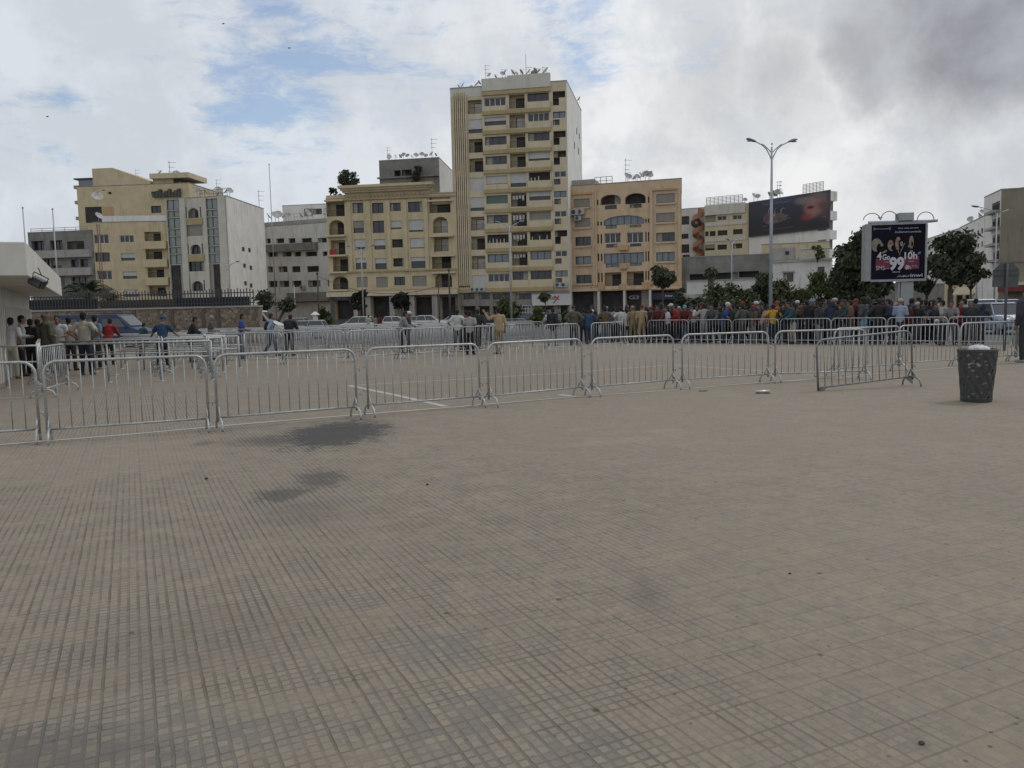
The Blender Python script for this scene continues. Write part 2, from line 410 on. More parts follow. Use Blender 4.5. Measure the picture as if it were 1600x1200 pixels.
line([(1252, 585), (1300, 588.5)], .07)
line([(1440, 586), (1300, 590.5), (1236, 595.5)], .06)
line([(873, 617), (903, 620)], .16)
line([(-20, 624), (60, 619.5)], .12)
# litter: crushed can by the barrier and small stones
def litter(px, py, r, label, m, cat='litter', flat=.5):
    p = gnd(px, py); mb = MB(); mb.ell((p.x, p.y, r * flat), (r, r * .8, r * flat), 8, 5)
    rnd = random.Random(px); mb.v = [(x + rnd.uniform(-.2, .2) * r, y + rnd.uniform(-.2, .2) * r, max(.002, z + rnd.uniform(-.15, .15) * r)) for x, y, z in mb.v]
    o = mb.build('pebble' if cat == 'pebble' else 'litter', m, smooth=False); tag(o, label, cat)
stone = mat('dark_stone', (.06, .05, .045), .9)
litter(1440, 1163, .012, 'dark round pebble at the lower right of the paving', stone, 'pebble')
litter(322, 749, .02, 'small brown clod on the paving left of the dark stain', stone, 'pebble')
litter(668, 758, .014, 'dark pebble on the paving right of the small stains', stone, 'pebble')
litter(1234, 897, .009, 'tiny dark pebble at the right centre of the paving', stone, 'pebble')
p = gnd(1191, 615); mb = MB()
a = Vector((p.x - .12, p.y, .035)); b = Vector((p.x + .13, p.y - .03, .035))
mb.tube([a, a * .6 + b * .4 + Vector((0, 0, .004)), b], .032, 10)
o = mb.build('crushed_can', mat('can', (.5, .48, .44), .35, .7, var=.3, scale=20), smooth=True); tag(o, 'crushed pale drink can lying on the paving in front of the nearest barriers', 'can')
p = gnd(1098, 611.5); mb = MB(); mb.prism([(p.x - .08, p.y, .003), (p.x + .02, p.y + .05, .003), (p.x + .1, p.y - .01, .003), (p.x, p.y - .05, .003)], (0, 0, .02))
tag(mb.build('cardboard_scrap', mat('cardboard', (.28, .2, .13), .9)), 'flat brown cardboard scrap under the nearest barrier row', 'litter')
# ================================================================ BUILDINGS
UP = Vector((0, 0, 1))
class Fac:
    """a facade plane from two image columns with their depths"""
    def __init__(s, pl, dl, pr, dr):
        a = at(pl[0], pl[1], dl); b = at(pr[0], pr[1], dr)
        s.o = Vector((a.x, a.y, 0)); b = Vector((b.x, b.y, 0))
        s.L = (b - s.o).length; s.u = (b - s.o).normalized()
        s.n = Vector((s.u.y, -s.u.x, 0))       # towards the camera
        if s.n.dot(s.o) > 0: s.n = -s.n
        s.ztl = a.z; s.ztr = at(pr[0], pr[1], dr).z
    def uz(s, px, py, n=0.0):
        r = ray(px, py); o = s.o + s.n * n
        t = (o - Vector((0, 0, 0))).dot(s.n) / Vector((r.x, r.y, 0)).dot(s.n)
        p = Vector((r.x * t, r.y * t, CAMH + r.z * t))
        return (p - s.o).dot(s.u), p.z
    def rect(s, x0, y0, x1, y1, n=0.0):
        xm, ym = (x0 + x1) / 2, (y0 + y1) / 2
        return s.uz(x0, ym, n)[0], s.uz(x1, ym, n)[0], s.uz(xm, y1, n)[1], s.uz(xm, y0, n)[1]
    def p(s, u, z, n=0.0): return s.o + s.u * u + s.n * n + UP * z
    def box(s, mb, u0, u1, z0, z1, n0, n1):
        P = s.p
        mb.hexa([P(u0, z0, n1), P(u1, z0, n1), P(u1, z0, n0), P(u0, z0, n0), P(u0, z1, n1), P(u1, z1, n1), P(u1, z1, n0), P(u0, z1, n0)])
def wall_holes(mb, f, u0, u1, z0, z1, holes, n=0.0):
    us = sorted({u0, u1} | {max(u0, min(u1, h[k])) for h in holes for k in (0, 1)})
    zs = sorted({z0, z1} | {max(z0, min(z1, h[k])) for h in holes for k in (2, 3)})
    P = f.p
    def inside(u, z): return any(h[0] < u < h[1] and h[2] < z < h[3] for h in holes)
    for j in range(len(zs) - 1):
        if zs[j + 1] - zs[j] < 1e-5: continue
        i = 0
        while i < len(us) - 1:
            zm = (zs[j] + zs[j + 1]) / 2
            if us[i + 1] - us[i] < 1e-5 or inside((us[i] + us[i + 1]) / 2, zm): i += 1; continue
            k = i
            while k + 1 < len(us) - 1 and not inside((us[k + 1] + us[k + 2]) / 2, zm): k += 1
            mb.quad(P(us[i], zs[j], n), P(us[k + 1], zs[j], n), P(us[k + 1], zs[j + 1], n), P(us[i], zs[j + 1], n)); i = k + 1
    for h in holes:
        a, b, c, d, dep = h[:5]; m = n - dep
        mb.quad(P(a, c, n), P(a, c, m), P(a, d, m), P(a, d, n)); mb.quad(P(b, c, m), P(b, c, n), P(b, d, n), P(b, d, m))
        mb.quad(P(a, c, m), P(a, c, n), P(b, c, n), P(b, c, m)); mb.quad(P(a, d, n), P(a, d, m), P(b, d, m), P(b, d, n))
def spandrels(mb, f, a, b, zt, rise, n, dep):
    """arched head: fills the upper corners of a rectangular hole"""
    N = 7; uc, hw = (a + b) / 2, (b - a) / 2
    arc = [(uc - hw * math.cos(math.pi * i / (2 * N)), zt - rise + rise * math.sin(math.pi * i / (2 * N))) for i in range(N + 1)]
    for sgn in (1, -1):
        pts = [(uc + (u - uc) * sgn, z) for u, z in arc]; cu = uc - hw * sgn
        for i in range(N):
            (ua, za), (ub, zb) = pts[i], pts[i + 1]
            if i == 0: mb.poly([f.p(cu, zt, n), f.p(ua, za, n), f.p(ub, zb, n)])
            else: mb.poly([f.p(cu, zt, n), f.p(ua, za, n), f.p(ub, zb, n)])
            mb.quad(f.p(ua, za, n), f.p(ub, zb, n), f.p(ub, zb, n - dep), f.p(ua, za, n - dep))
G_DARK = mat('window_glass_dark', (.028, .03, .034), .18, var=.3, scale=.8, spec=.6)
G_BLUE = mat('window_glass_blue', (.10, .125, .15), .12, var=.15, scale=.7, spec=.9)
G_GREEN = mat('window_glass_green', (.20, .225, .20), .4, var=.10, scale=.6, spec=.9)
VOID = mat('interior_dark', (.042, .038, .036), .9, var=.4, scale=.9)
FR_D = mat('frame_dark', (.045, .045, .05), .5)
FR_W = mat('frame_white', (.5, .49, .46), .5)
SH_L = ribbed('shutter_light', (.46, .45, .42), .06)
SH_G = ribbed('shutter_grey', (.24, .22, .185), .06)
SH_T = ribbed('shutter_green', (.10, .15, .12), .06)
CURT = mat('curtain', (.30, .28, .24), .9, var=.2, scale=3)
RAIL = mat('railing_dark', (.06, .055, .05), .6)
CLOTH = mat('laundry', (.5, .48, .46), .9, var=.3, scale=2)
AWN_R = mat('cloth_red', (.32, .03, .03), .8)
WR = random.Random(11)
def add_window(root, f, r, kind, n=0.0, wall=None):
    """r = (u0,u1,z0,z1,depth); the window fills the recess"""
    a, b, c, d, dep = r; w, h = b - a, d - c; m = n - dep
    B = lambda mb, u0, u1, z0, z1, n0, n1: f.box(mb, u0, u1, z0, z1, m + n0, m + n1)
    g = {'dark': G_DARK, 'void': VOID, 'white': G_DARK, 'blue': G_BLUE, 'green': G_GREEN, 'posts': VOID}.get(kind, G_DARK)
    if kind in ('dark', 'void', 'white', 'blue', 'green', 'posts'):
        mb = MB(); mb.mt(0); mb.quad(f.p(a, c, m + .004), f.p(b, c, m + .004), f.p(b, d, m + .004), f.p(a, d, m + .004))
        if kind in ('dark', 'void') and WR.random() < .45 and w > .8:     # a pale curtain or half shutter
            mb.mt(1); q = WR.uniform(.15, .4); s0 = WR.choice((a, b - w * q))
            mb.quad(f.p(s0, c, m + .02), f.p(s0 + w * q, c, m + .02), f.p(s0 + w * q, d, m + .02), f.p(s0, d, m + .02))
        if kind == 'posts':
            mb.mt(2)
            for k in range(int(w / .55)):
                if WR.random() < .75:
                    u = a + .25 + k * .55; B(mb, u, u + .13, c, c + h * WR.uniform(.3, .55), .05, .1)
        fr = FR_W if kind == 'white' else FR_D
        win = mb.build('window', [g, CURT, FR_W], root)
        if kind != 'void' and kind != 'posts':
            fb = MB(); t = .07 if kind != 'white' else .10
            B(fb, a, b, c, c + t, .03, .11); B(fb, a, b, d - t, d, .03, .11)
            np_ = max(1, round(w / 1.0)) if kind != 'white' else max(2, round(w / .75))
            for k in range(np_ + 1):
                u = a + (w - t) * k / np_; B(fb, u, u + t, c + t, d - t, .03, .11)
            if h > 2.2: B(fb, a + t, b - t, c + h * .62, c + h * .62 + t, .032, .10)
            fb.build('frame', fr, win)
    elif kind.startswith('sh'):      # shL80 = light shutter 80% closed
        sm = {'L': SH_L, 'G': SH_G, 'T': SH_T}[kind[2]]; fr = float(kind[3:] or 100) / 100
        mb = MB(); mb.quad(f.p(a, c, m + .004), f.p(b, c, m + .004), f.p(b, d, m + .004), f.p(a, d, m + .004))
        win = mb.build('window', G_DARK, root)
        sb = MB(); z = d - h * fr; B(sb, a, b, z, d, .10, .15); B(sb, a, b, z, z + .06, .15, .17)
        sb.build('roller_shutter', sm, win)
    elif kind.startswith('log'):
        mb = MB(); mb.mt(0); mb.quad(f.p(a, c, m + .004), f.p(b, c, m + .004), f.p(b, d, m + .004), f.p(a, d, m + .004))
        q = a + w * WR.uniform(.28, .42) if w > 1.5 else a + .1
        mb.mt(1); B(mb, q, b - .06, c + .02, d - .25, .01, .05)
        if kind == 'logW': mb.mt(2); B(mb, q + w * .05, b - .15, c + .02, d - .35, .05, .09)
        if kind == 'logC':
            mb.mt(4)
            for k in range(4):
                u = a + w * (.1 + .2 * k); zt = d - .35; B(mb, u, u + w * .14, zt - WR.uniform(.4, .9), zt, dep - .3, dep - .27)
        mb.mt(3); kk = int(w / .14)
        mb.build('loggia', [wall or SH_G, VOID, FR_W, RAIL, CLOTH], root)
        rb = MB()
        B(rb, a, b, c + .92, c + .97, dep - .12, dep - .07)
        for k in range(kk + 1): B(rb, a + (w - .03) * k / kk, a + (w - .03) * k / kk + .03, c, c + .92, dep - .11, dep - .08)
        rb.build('railing', RAIL, root)
def facade_building(name, label, f, zt, depth, wins, wallm, zb=-.12, side=None, roof=None, extra=None, u0=0.0, u1=None, group=None, root=None, back=None):
    """wins: list of (rect px | ('uz',u0,u1,z0,z1), kind, depth[, arch rise])"""
    u1 = f.L if u1 is None else u1
    if root is None:
        root = empty(name, f.p((u0 + u1) / 2, 0, 0), 0, label, 'building', group)
    holes = []; arch = []; todo = []
    for w in wins:
        r = w[0]; r = tuple(r[1:]) if r[0] == 'uz' else f.rect(*r)
        a, b, c, d = max(r[0], u0 + .05), min(r[1], u1 - .05), max(r[2], zb + .1), min(r[3], zt - .1)
        if b - a < .15 or d - c < .15: continue
        h = (a, b, c, d, w[2]); holes.append(h); todo.append((h, w[1]))
        if len(w) > 3: arch.append((a, b, d, w[3], w[2]))
    mb = MB(); mb.mt(0); wall_holes(mb, f, u0, u1, zb, zt, holes)
    for a, b, d, rise, dep in arch: spandrels(mb, f, a, b, d, rise, 0, dep)
    bk = back or (-f.n * depth)
    A, Bq, Cq, Dq = f.p(u0, 0), f.p(u1, 0), f.p(u1, 0) + bk, f.p(u0, 0) + bk
    zu = UP * zt; zl = UP * zb
    mb.mt(1); mb.quad(Bq + zl, Cq + zl, Cq + zu, Bq + zu)
    mb.mt(0); mb.quad(Dq + zl, A + zl, A + zu, Dq + zu); mb.quad(Cq + zl, Dq + zl, Dq + zu, Cq + zu)
    mb.build('wall', [wallm, side or wallm], root)
    # roof slab with a low coping around it
    rb = MB(); rb.quad(A + zu - UP * .02, Bq + zu - UP * .02, Cq + zu - UP * .02, Dq + zu - UP * .02)
    for p, q in ((A, Bq), (Bq, Cq), (Cq, Dq), (Dq, A)):
        t = (q - p).normalized(); nr = Vector((t.y, -t.x, 0)); ii = nr * -.25
        rb.hexa([p + zu + nr * .04, q + zu + nr * .04, q + zu + ii, p + zu + ii, p + zu + nr * .04 + UP * .12, q + zu + nr * .04 + UP * .12, q + zu + ii + UP * .12, p + zu + ii + UP * .12])
    rb.build('roof', roof or mat('roof_coping', (.24, .23, .21), .9, var=.2, scale=2), root)
    for h, kd in todo: add_window(root, f, h, kd, 0.0, wallm)
    return root
def PX(ox, oy, sc):
    return lambda x0, y0, x1, y1: (ox + x0 / sc, oy + y0 / sc, ox + x1 / sc, oy + y1 / sc)
SPLIT = {'backing_sheet', 'balcony_front', 'floor_band', 'pilaster', 'pier', 'shop_pillar', 'buttress', 'moulding', 'slit_window', 'parapet', 'terrace_wall', 'shop_fascia'}
def part(root, name, m, fn, bevel=0):
    mb = MB(); fn(mb)
    if name in SPLIT and len(mb.cuts) > 1:   # one object for every separate piece
        cuts = mb.cuts + [(len(mb.v), len(mb.f))]
        for (v0, f0), (v1, f1) in zip(cuts, cuts[1:]):
            q = MB(); q.v = mb.v[v0:v1]; q.f = [tuple(i - v0 for i in f) for f in mb.f[f0:f1]]; q.mi = mb.mi[f0:f1]; o = q.build(name, m, root)
        return o
    return mb.build(name, m, root, bevel=bevel)
YEL = mat('plaster_yellow', (.51, .42, .265), .85, var=.08, scale=.8, streak=.55, bump=.1)
YEL2 = mat('plaster_ochre', (.375, .29, .155), .85, var=.08, scale=.8, streak=.3)
CREAM = mat('plaster_cream', (.53, .445, .31), .85, var=.07, scale=.8, streak=.35)
TOPC = mat('plaster_pale', (.52, .49, .43), .85, var=.07, scale=.8, streak=.4)
WHITE = mat('plaster_white', (.68, .665, .625), .85, var=.07, scale=.5, streak=.6, dirt=(.30, .28, .25), bump=.1)
WHITE2 = mat('plaster_offwhite', (.56, .545, .51), .88, var=.10, scale=.6, streak=.6, dirt=(.17, .155, .14))
ORA = mat('plaster_orange', (.53, .39, .255), .85, var=.07, scale=.8, streak=.55, bump=.1)
ORA2 = mat('plaster_orange_deep', (.46, .295, .16), .85, var=.07, scale=.8, streak=.3)
GREYW = mat('render_grey', (.20, .19, .172), .9, var=.2, scale=.8, streak=.7)
GREYL = mat('render_light_grey', (.33, .31, .28), .9, var=.12, scale=.8, streak=.6)
SHOPD = mat('shop_dark', (.022, .022, .024), .4, var=.4, scale=1.0)
STONEB = mat('concrete_band', (.40, .385, .35), .85, var=.1, scale=1)

# ---------------------------------------------------------------- the tall tower
f = T = Fac((703, 136), 121, (885, 122), 118)
q = PX(690, 90, 5.7125)
zt = T.uz(806, 122)[1]
def ucol(x0, x1, y=150): return T.uz(x0, y)[0], T.uz(x1, y)[0]
uB, uC, uD, uE, uF = ucol(730.5, 752.5), ucol(756, 790), ucol(795, 819.5), ucol(824, 857.5), ucol(863.5, 883)
wins = []
zr = [T.uz(806, 90 + (330 + 175.8 * k) / 5.7125)[1] for k in range(10)]   # top of the loggia opening on every floor
kB = ['logW', 'shL70', 'log', 'log', 'shL100', 'shL75', 'logW', 'log', 'logW', 'shL100']
kC = ['white', 'shL45', 'dark', 'dark', 'shL90', 'shT100', 'dark', 'posts', 'blue', 'white']
kD = ['log', 'logW', 'log', 'log', 'shL70', 'logC', 'logC', 'logC', 'logC', 'dark']
kE = ['dark', 'white', 'dark', 'shL70', 'posts', 'shL50', 'shG100', 'posts', 'blue', 'dark']
kF = ['L', 'W', 'L', 'L', 'W', 'W', 'W', 'L', 'W', 'W']
for k in range(10):
    z = zr[k]; dpB = 1.1 if kB[k].startswith('log') else .25
    wins.append((('uz', uB[0], uB[1], z - 2.35, z - .35), kB[k], dpB))
    wins.append((('uz', uC[0], uC[1], z - 1.42, z - .20), kC[k], .35))
    dd = 1.2 if kD[k].startswith('log') else .3
    wins.append((('uz', uD[0], uD[1], z - (1.98 if k < 9 else 1.2), z), kD[k], dd))
    wins.append((('uz', uE[0], uE[1], z - 1.20, z + .02), kE[k], .35))
    if kF[k] == 'L':
        wins.append((('uz', uF[0], uF[1], z - .85, z + .08), 'void', .6))
        wins.append((('uz', uF[0], uF[0] + .9, z - 1.9, z - .852), 'void', .6))
    else:
        wins.append((('uz', uF[0], uF[1], z - .9, z), 'blue' if k % 2 else 'white', .2))
        wins.append((('uz', uF[0], uF[0] + .95, z - 1.9, z - 1.1), 'dark', .25))
q5 = PX(690, 290, 5.7125)
zmez = T.uz(806, 455)[1]
for x0, x1 in ((195, 295), (330, 430), (455, 620), (660, 800)): wins.append((q5(x0, 962, x1, 1015), 'dark', .3))
wins.append((q5(875, 940, 995, 968), 'dark', .3)); wins.append((q5(1030, 935, 1125, 965), 'dark', .3))
for x0, x1 in ((165, 305), (332, 430), (455, 620)): wins.append((q5(x0, 1075, x1, 1200), 'void', .8))
wins.append((q5(670, 1070, 800, 1200), 'void', .5))
wins.append((q5(835, 1078, 1000, 1200), 'void', .6)); wins.append((q5(1035, 1070, 1125, 1200), 'void', .6))
ts = Vector((12.0, 135.6, 0)) - T.p(T.L, 0); ts.z = 0
root = facade_building('apartment_tower', 'tall cream and ochre apartment tower of ten window rows, the highest building', T, zt - .9, 17, wins, CREAM, side=WHITE, back=Vector((at(910, 300, 135.5).x, 135.5, 0)) - T.p(T.L, 0))
TOWER = root
u1E = uE[1] + .25; u0C = uC[0] - .25
part(root, 'parapet', TOPC, lambda m: (T.box(m, u0C, uD[0] - .15, zt - 1.6, zt + .15, -.4, .30), T.box(m, uD[0] - .14, u1E, zt - 1.6, zt + .35, -.4, .34), T.box(m, 0.02, u0C - .01, zr[0] + .1, zt - .72, -.3, .02)))
for k in range(10):
    z = zr[k] + .12
    # ochre band under each row of openings, standing proud like the slab edge
    def band(m, z=z):
        T.box(m, u0C, uD[0] - .14, z, z + .55, 0.002, .28); T.box(m, uD[0] - .13, u1E, z, z + .55, .002, .31)
    part(root, 'floor_band', YEL2, band)
    def par(m, z=z):
        T.box(m, uC[0] - .2, uC[1] + .12, zr[k] - 2.42, zr[k] - 1.44, .002, .24)
        T.box(m, uE[0] - .12, u1E - .02, zr[k] - 2.42, zr[k] - 1.22, .002, .26)
    part(root, 'balcony_front', CREAM, par)
z = zmez
part(root, 'base_cornice', YEL2, lambda m: T.box(m, .6, u1E, z - .05, z + .55, .003, .36))
def clad(root, f, z1, wins_, m, u0=.02, n=.05):
    hs = []
    for w in wins_:
        a, b, c, d = f.rect(*w)
        if d < z1 - .05: hs.append((a, b, max(c, -.05), d, n - .002))
    mb = MB(); wall_holes(mb, f, u0, f.L - .02, -.12, z1, hs, n); mb.build('ground_floor_front', m, root)
clad(root, T, zmez - .06, [w[0] for w in wins if w[0][0] != 'uz'], mat('cladding_grey_brown', (.22, .195, .17), .85, var=.2, scale=1, streak=.5))
# fins at the left edge
uf0, uf1 = ucol(708.5, 727.5)
def fins(m):
    for k in range(7):
        u = uf0 + (uf1 - uf0) * k / 6; T.box(m, u - .09, u + .09, zmez + 1.0, zt - 1.9, .002, .32)
part(root, 'fin_screen', CREAM, fins)
def slots(m):
    for k in range(6):
        u = uf0 + (uf1 - uf0) * (k + .5) / 6
        for j in range(10): T.box(m, u - .085, u + .085, zr[j] - 2.1, zr[j] - .1, .004, .03)
part(root, 'fin_slot', VOID, slots)
def slots2(m):
    for k in range(6):
        u = uf0 + (uf1 - uf0) * (k + .5) / 6
        for j in range(10): T.box(m, u - .085, u + .085, zr[j] - .08, zr[j] + .8, .004, .05)
part(root, 'fin_panel', YEL2, slots2)
# side wall slit windows
def slits(m):
    o = T.p(T.L, 0); b = (at(910, 300, 135.5) - o); b.z = 0; t = b.normalized(); nr = Vector((t.y, -t.x, 0))
    for px, py, h in ((901, 205, 1), (905, 213, .8), (897.5, 227, 1), (904, 236, 1)):
        rr = ray(px, py); tt = o.dot(nr) / Vector((rr.x, rr.y, 0)).dot(nr); pp = Vector((rr.x, rr.y, 0)) * tt; zz = CAMH + rr.z * tt
        m.hexa([pp + t * s + nr * e + UP * (zz + g) for g in (-h / 2, h / 2) for s, e in ((-.35, .03), (.35, .03), (.35, -.02), (-.35, -.02))])
part(root, 'slit_window', VOID, slits)
# white ground-floor shop front with its name
u0, u1, z0, z1 = T.rect(*q5(808, 968, 1160, 1060))
part(root, 'shop_sign', mat('sign_white', (.45, .44, .43), .5, var=.05), lambda m: T.box(m, u0, u1, z0, z1, .003, .16))
mb = MB(); a, b, c, d = T.rect(*q5(880, 985, 1052, 1022)); org = T.o + T.n * .18
fit_text(mb, 'verte', org, T.u, UP, a, b - (b - a) * .2, c + .05, d, .02); mb.build('sign_lettering', mat('sign_green', (.10, .13, .09), .6), root)
mb = MB()
for s0, s1 in (((b - .9, c - .5), (b - .05, d)), ((b - .75, d), (b, c))):
    A, B_ = org + T.u * s0[0] + UP * s0[1], org + T.u * s1[0] + UP * s1[1]
    t = (B_ - A).normalized(); w = t.cross(T.n) * .09; mb.quad(A - w, B_ - w, B_ + w, A + w); org = org + T.n * .01
mb.build('sign_cross_mark', mat('sign_red', (.35, .03, .03), .5), root)
u0, u1, z0, z1 = T.rect(*q5(820, 1062, 1160, 1068)); part(root, 'shop_canopy', FR_W, lambda m: T.box(m, u0, u1, z0, z1 + .1, .17, .7))
def gate(m):
    a, b, c, d = T.rect(*q5(670, 1070, 800, 1160))
    for k in range(6): T.box(m, a + (b - a) * k / 5 - .04, a + (b - a) * k / 5 + .04, c, d, .02, .08)
    for k in range(4): T.box(m, a, b, c + (d - c) * k / 3 - .04, c + (d - c) * k / 3 + .04, .081, .12)
part(root, 'entrance_grille', FR_W, gate)

# ---------------------------------------------------------------- yellow building with cornice, left of the tower
q = PX(490, 220, 4.444)
f = Fac((509, 310), 123.5, (712, 297), 120.5)
zt = f.uz(520, 310)[1]
wins = []
cols = [(270, 345), (405, 485), (530, 605), (655, 755)]
kinds = [['dark', 'dark', 'dark', 'dark'], ['shG60', 'dark', 'shL80', 'shL85'], ['shL75', 'shL60', 'void', 'shL90'], ['shL40', 'shL45', 'void', 'shL35'], ['shG100', 'shG100', 'dark', 'shG100']]
rows = [(430, 503), (555, 640), (683, 755), (815, 893), (945, 1018)]
drift = [0, 5, 14, 22, 30]
for j, (y0, y1) in enumerate(rows):
    for i, (x0, x1) in enumerate(cols):
        y0_, y1_ = (y0 - 8, y1 - 8) if i == 3 else (y0, y1)
        k = kinds[j][i]; h1 = y1_ if i != 2 else y0_ + 58
        wins.append((q(x0 + drift[j], y0_, x1 + drift[j], h1), k, .3))
for j, (x0, y0, x1, y1, ar) in enumerate([(90, 425, 215, 525, 0), (108, 550, 212, 655, .9), (118, 690, 220, 795, 0), (135, 808, 240, 912, 0), (133, 940, 240, 1036, .9)]):
    wins.append((q(x0, y0, x1, y1), 'log', 1.3) + ((ar,) if ar else ()))
for j, (x0, y0, x1, y1, ar) in enumerate([(803, 392, 950, 500, 0), (828, 528, 932, 640, .9), (835, 660, 938, 768, 0), (822, 790, 955, 893, 0), (845, 915, 960, 1018, .9)]):
    wins.append((q(x0, y0, x1, y1), 'logW' if j in (1, 2) else 'log', 1.3) + ((ar,) if ar else ()))
for x0, x1 in ((150, 285), (312, 370), (402, 535), (568, 675), (700, 830), (862, 985)): wins.append((q(x0, 1085, x1, 1240), 'void', 1.2))
gfw = [w[0] for w in wins[-6:]]
root = facade_building('apartment_building', 'yellow apartment block with a heavy crowning cornice and arched corner balconies', f, zt, 16, wins, YEL, side=YEL)
B6 = root; B6F = f
ulb = f.uz(*q(218, 400, 0, 0)[:2])[0]; urb = f.uz(*q(800, 400, 0, 0)[:2])[0]
zc0, zc1 = f.uz(600, q(0, 345, 0, 0)[1])[1], f.uz(600, q(0, 318, 0, 0)[1])[1]
def corn(m):
    f.box(m, ulb - .7, urb + .9, zc1 - .15, zc1 + .25, -.3, 1.2); f.box(m, ulb - .45, urb + .6, zc1 - .45, zc1 - .152, -.3, .85); f.box(m, ulb - .2, urb + .3, zc1 - .75, zc1 - .452, -.3, .55)
part(root, 'cornice', YEL, corn)
part(root, 'upper_wall', YEL, lambda m: f.box(m, ulb, urb, zt - .2, zc1 - .16, -8, .0015))
def dent(m):
    for k in range(22):
        u = ulb + .4 + (urb - ulb - .8) * k / 21; f.box(m, u - .13, u + .13, zc1 - 1.9, zc1 - 1.1, .002, .14)
part(root, 'frieze', YEL2, dent)
def pil(m):
    for x in (245, 380, 515, 632, 778):
        a = f.uz(*q(x, 420, 0, 0)[:2])[0]; f.box(m, a - .28, a + .28, f.uz(600, q(0, 905, 0, 0)[1])[1], zc1 - 2.1, .002, .16)
part(root, 'pilaster', YEL, pil)
for y, t, pr in ((400, .22, .3), (905, .22, .3), (1042, .3, .5)):
    zz = f.uz(600, q(0, y, 0, 0)[1])[1]; part(root, 'string_course', YEL2, lambda m: f.box(m, .1, f.L - .1, zz - t / 2, zz + t / 2, .17, pr))
clad(root, f, f.uz(600, 220 + 1071 / 4.444)[1], gfw, mat('shopfront_dark', (.085, .078, .07), .7, var=.4, scale=1.2))
zz = f.uz(600, q(0, 1065, 0, 0)[1])[1]; part(root, 'base_cornice', CREAM, lambda m: f.box(m, -.2, f.L, zz - .25, zz + .45, .004, .9))
for y in (415, 660, 797, 914, 1038):
    for xs in ((85, 215), (800, 965)):
        a, _ = f.uz(*q(xs[0] + (y - 415) * .05, y, 0, 0)[:2]); b, zz = f.uz(*q(xs[1] + (y - 415) * .05, y, 0, 0)[:2]); b = min(b, f.L - .02)
        part(root, 'balcony_slab', CREAM, lambda m: f.box(m, a, b, zz - .12, zz + .14, .005, .75))
a, b, c, d = f.rect(*q(112, 755, 155, 793)); part(root, 'red_blanket', AWN_R, lambda m: f.box(m, a, b, c, d, .02, .08))
a, b, c, d = f.rect(*q(130, 1072, 372, 1108)); part(root, 'shop_sign', SHOPD, lambda m: f.box(m, a, b, c, d, .2, .35))
mb = MB(); fit_text(mb, 'PASC 205', f.o + f.n * .37, f.u, UP, a + .6, a + (b - a) * .42, c + .2, d - .15, .02); fit_text(mb, 'VANTAGE', f.o + f.n * .37, f.u, UP, a + (b - a) * .52, b - .4, c + .2, d - .15, .01)
mb.build('sign_lettering', mat('sign_dim', (.13, .14, .15), .6), root)
def pillars(m):
    for x in (300, 385, 550, 688, 845): 
        a = f.uz(*q(x, 1120, 0, 0)[:2])[0]; f.box(m, a - .4, a + .4, -.1, f.uz(600, q(0, 1082, 0, 0)[1])[1], .053, .5)
part(root, 'shop_pillar', GREYL, pillars)
part(root, 'terrace_wall', YEL, lambda m: (f.box(m, urb + .3, f.L - .1, zt - 1.5, zt + .3, -2.2, -.5), f.box(m, .1, ulb, zt - .05, zt + .45, -.3, .1)))

# ---------------------------------------------------------------- orange building, right of the tower
q = PX(870, 260, 5.0)
f = Fac((889.5, 291), 121, (1065, 279), 116)
zt = f.uz(980, 285)[1]
wins = []
for j, (x0, y0, x1, y1, k) in enumerate([(131, 252, 258, 318, 'shG95'), (140, 405, 262, 475, 'shG100'), (145, 550, 266, 620, 'dark'), (146, 702, 269, 765, 'blue'), (151, 848, 272, 914, 'dark')]): wins.append((q(x0, y0, x1, y1), k, .3))
for j, (y0, y1, k) in enumerate([(212, 284, 'shG95'), (362, 434, 'shG95'), (516, 586, 'dark'), (669, 740, 'blue'), (818, 885, 'dark')]): wins.append((q(777, y0, 922, y1), k, .3))
wins += [(q(340, 220, 500, 298), 'void', .9, .8), (q(532, 208, 694, 292), 'void', .9, .8), (q(376, 303, 468, 335), 'dark', .2), (q(571, 294, 662, 324), 'dark', .2)]
wins += [(q(366, 383, 684, 455), 'blue', .35, .8), (q(382, 459, 468, 486), 'blue', .15), (q(570, 455, 660, 476), 'blue', .15)]
wins += [(q(371, 520, 500, 600), 'white', .35), (q(546, 515, 676, 598), 'white', .35), (q(386, 606, 470, 634), 'dark', .15), (q(572, 602, 660, 626), 'dark', .15)]
wins += [(q(369, 676, 680, 755), 'blue', .35), (q(384, 760, 488, 788), 'blue', .15), (q(572, 753, 664, 776), 'blue', .15)]
wins += [(q(373, 828, 504, 935), 'log', 1.2), (q(546, 820, 680, 930), 'log', 1.2)]
for (y0, y1) in ((262, 303), (432, 462), (530, 604), (682, 740), (832, 905)):
    for x in (313, 338):
        if y0 > 300 or x == 313: wins.append((q(x + (y0 - 262) * .015, y0, x + 12 + (y0 - 262) * .015, y1), 'void', .25))
for (y0, y1) in ((236, 285), (408, 440), (513, 588), (662, 742), (815, 888)):
    for x in (692, 712):
        if y0 > 300 or x == 712: wins.append((q(x, y0, x + 10, y1), 'void', .25))
for x0, x1 in ((112, 318), (340, 520), (540, 722), (740, 962)): wins.append((q(x0, 966, x1, 1220), 'void', 1.0))
root = facade_building('apartment_building', 'orange apartment block with an arched middle bay, right of the tower', f, zt, 15, wins, ORA, side=TOPC, back=Vector((at(1065, 300, 131).x, 131, 0)) - f.p(f.L, 0))
B9 = root; B9F = f
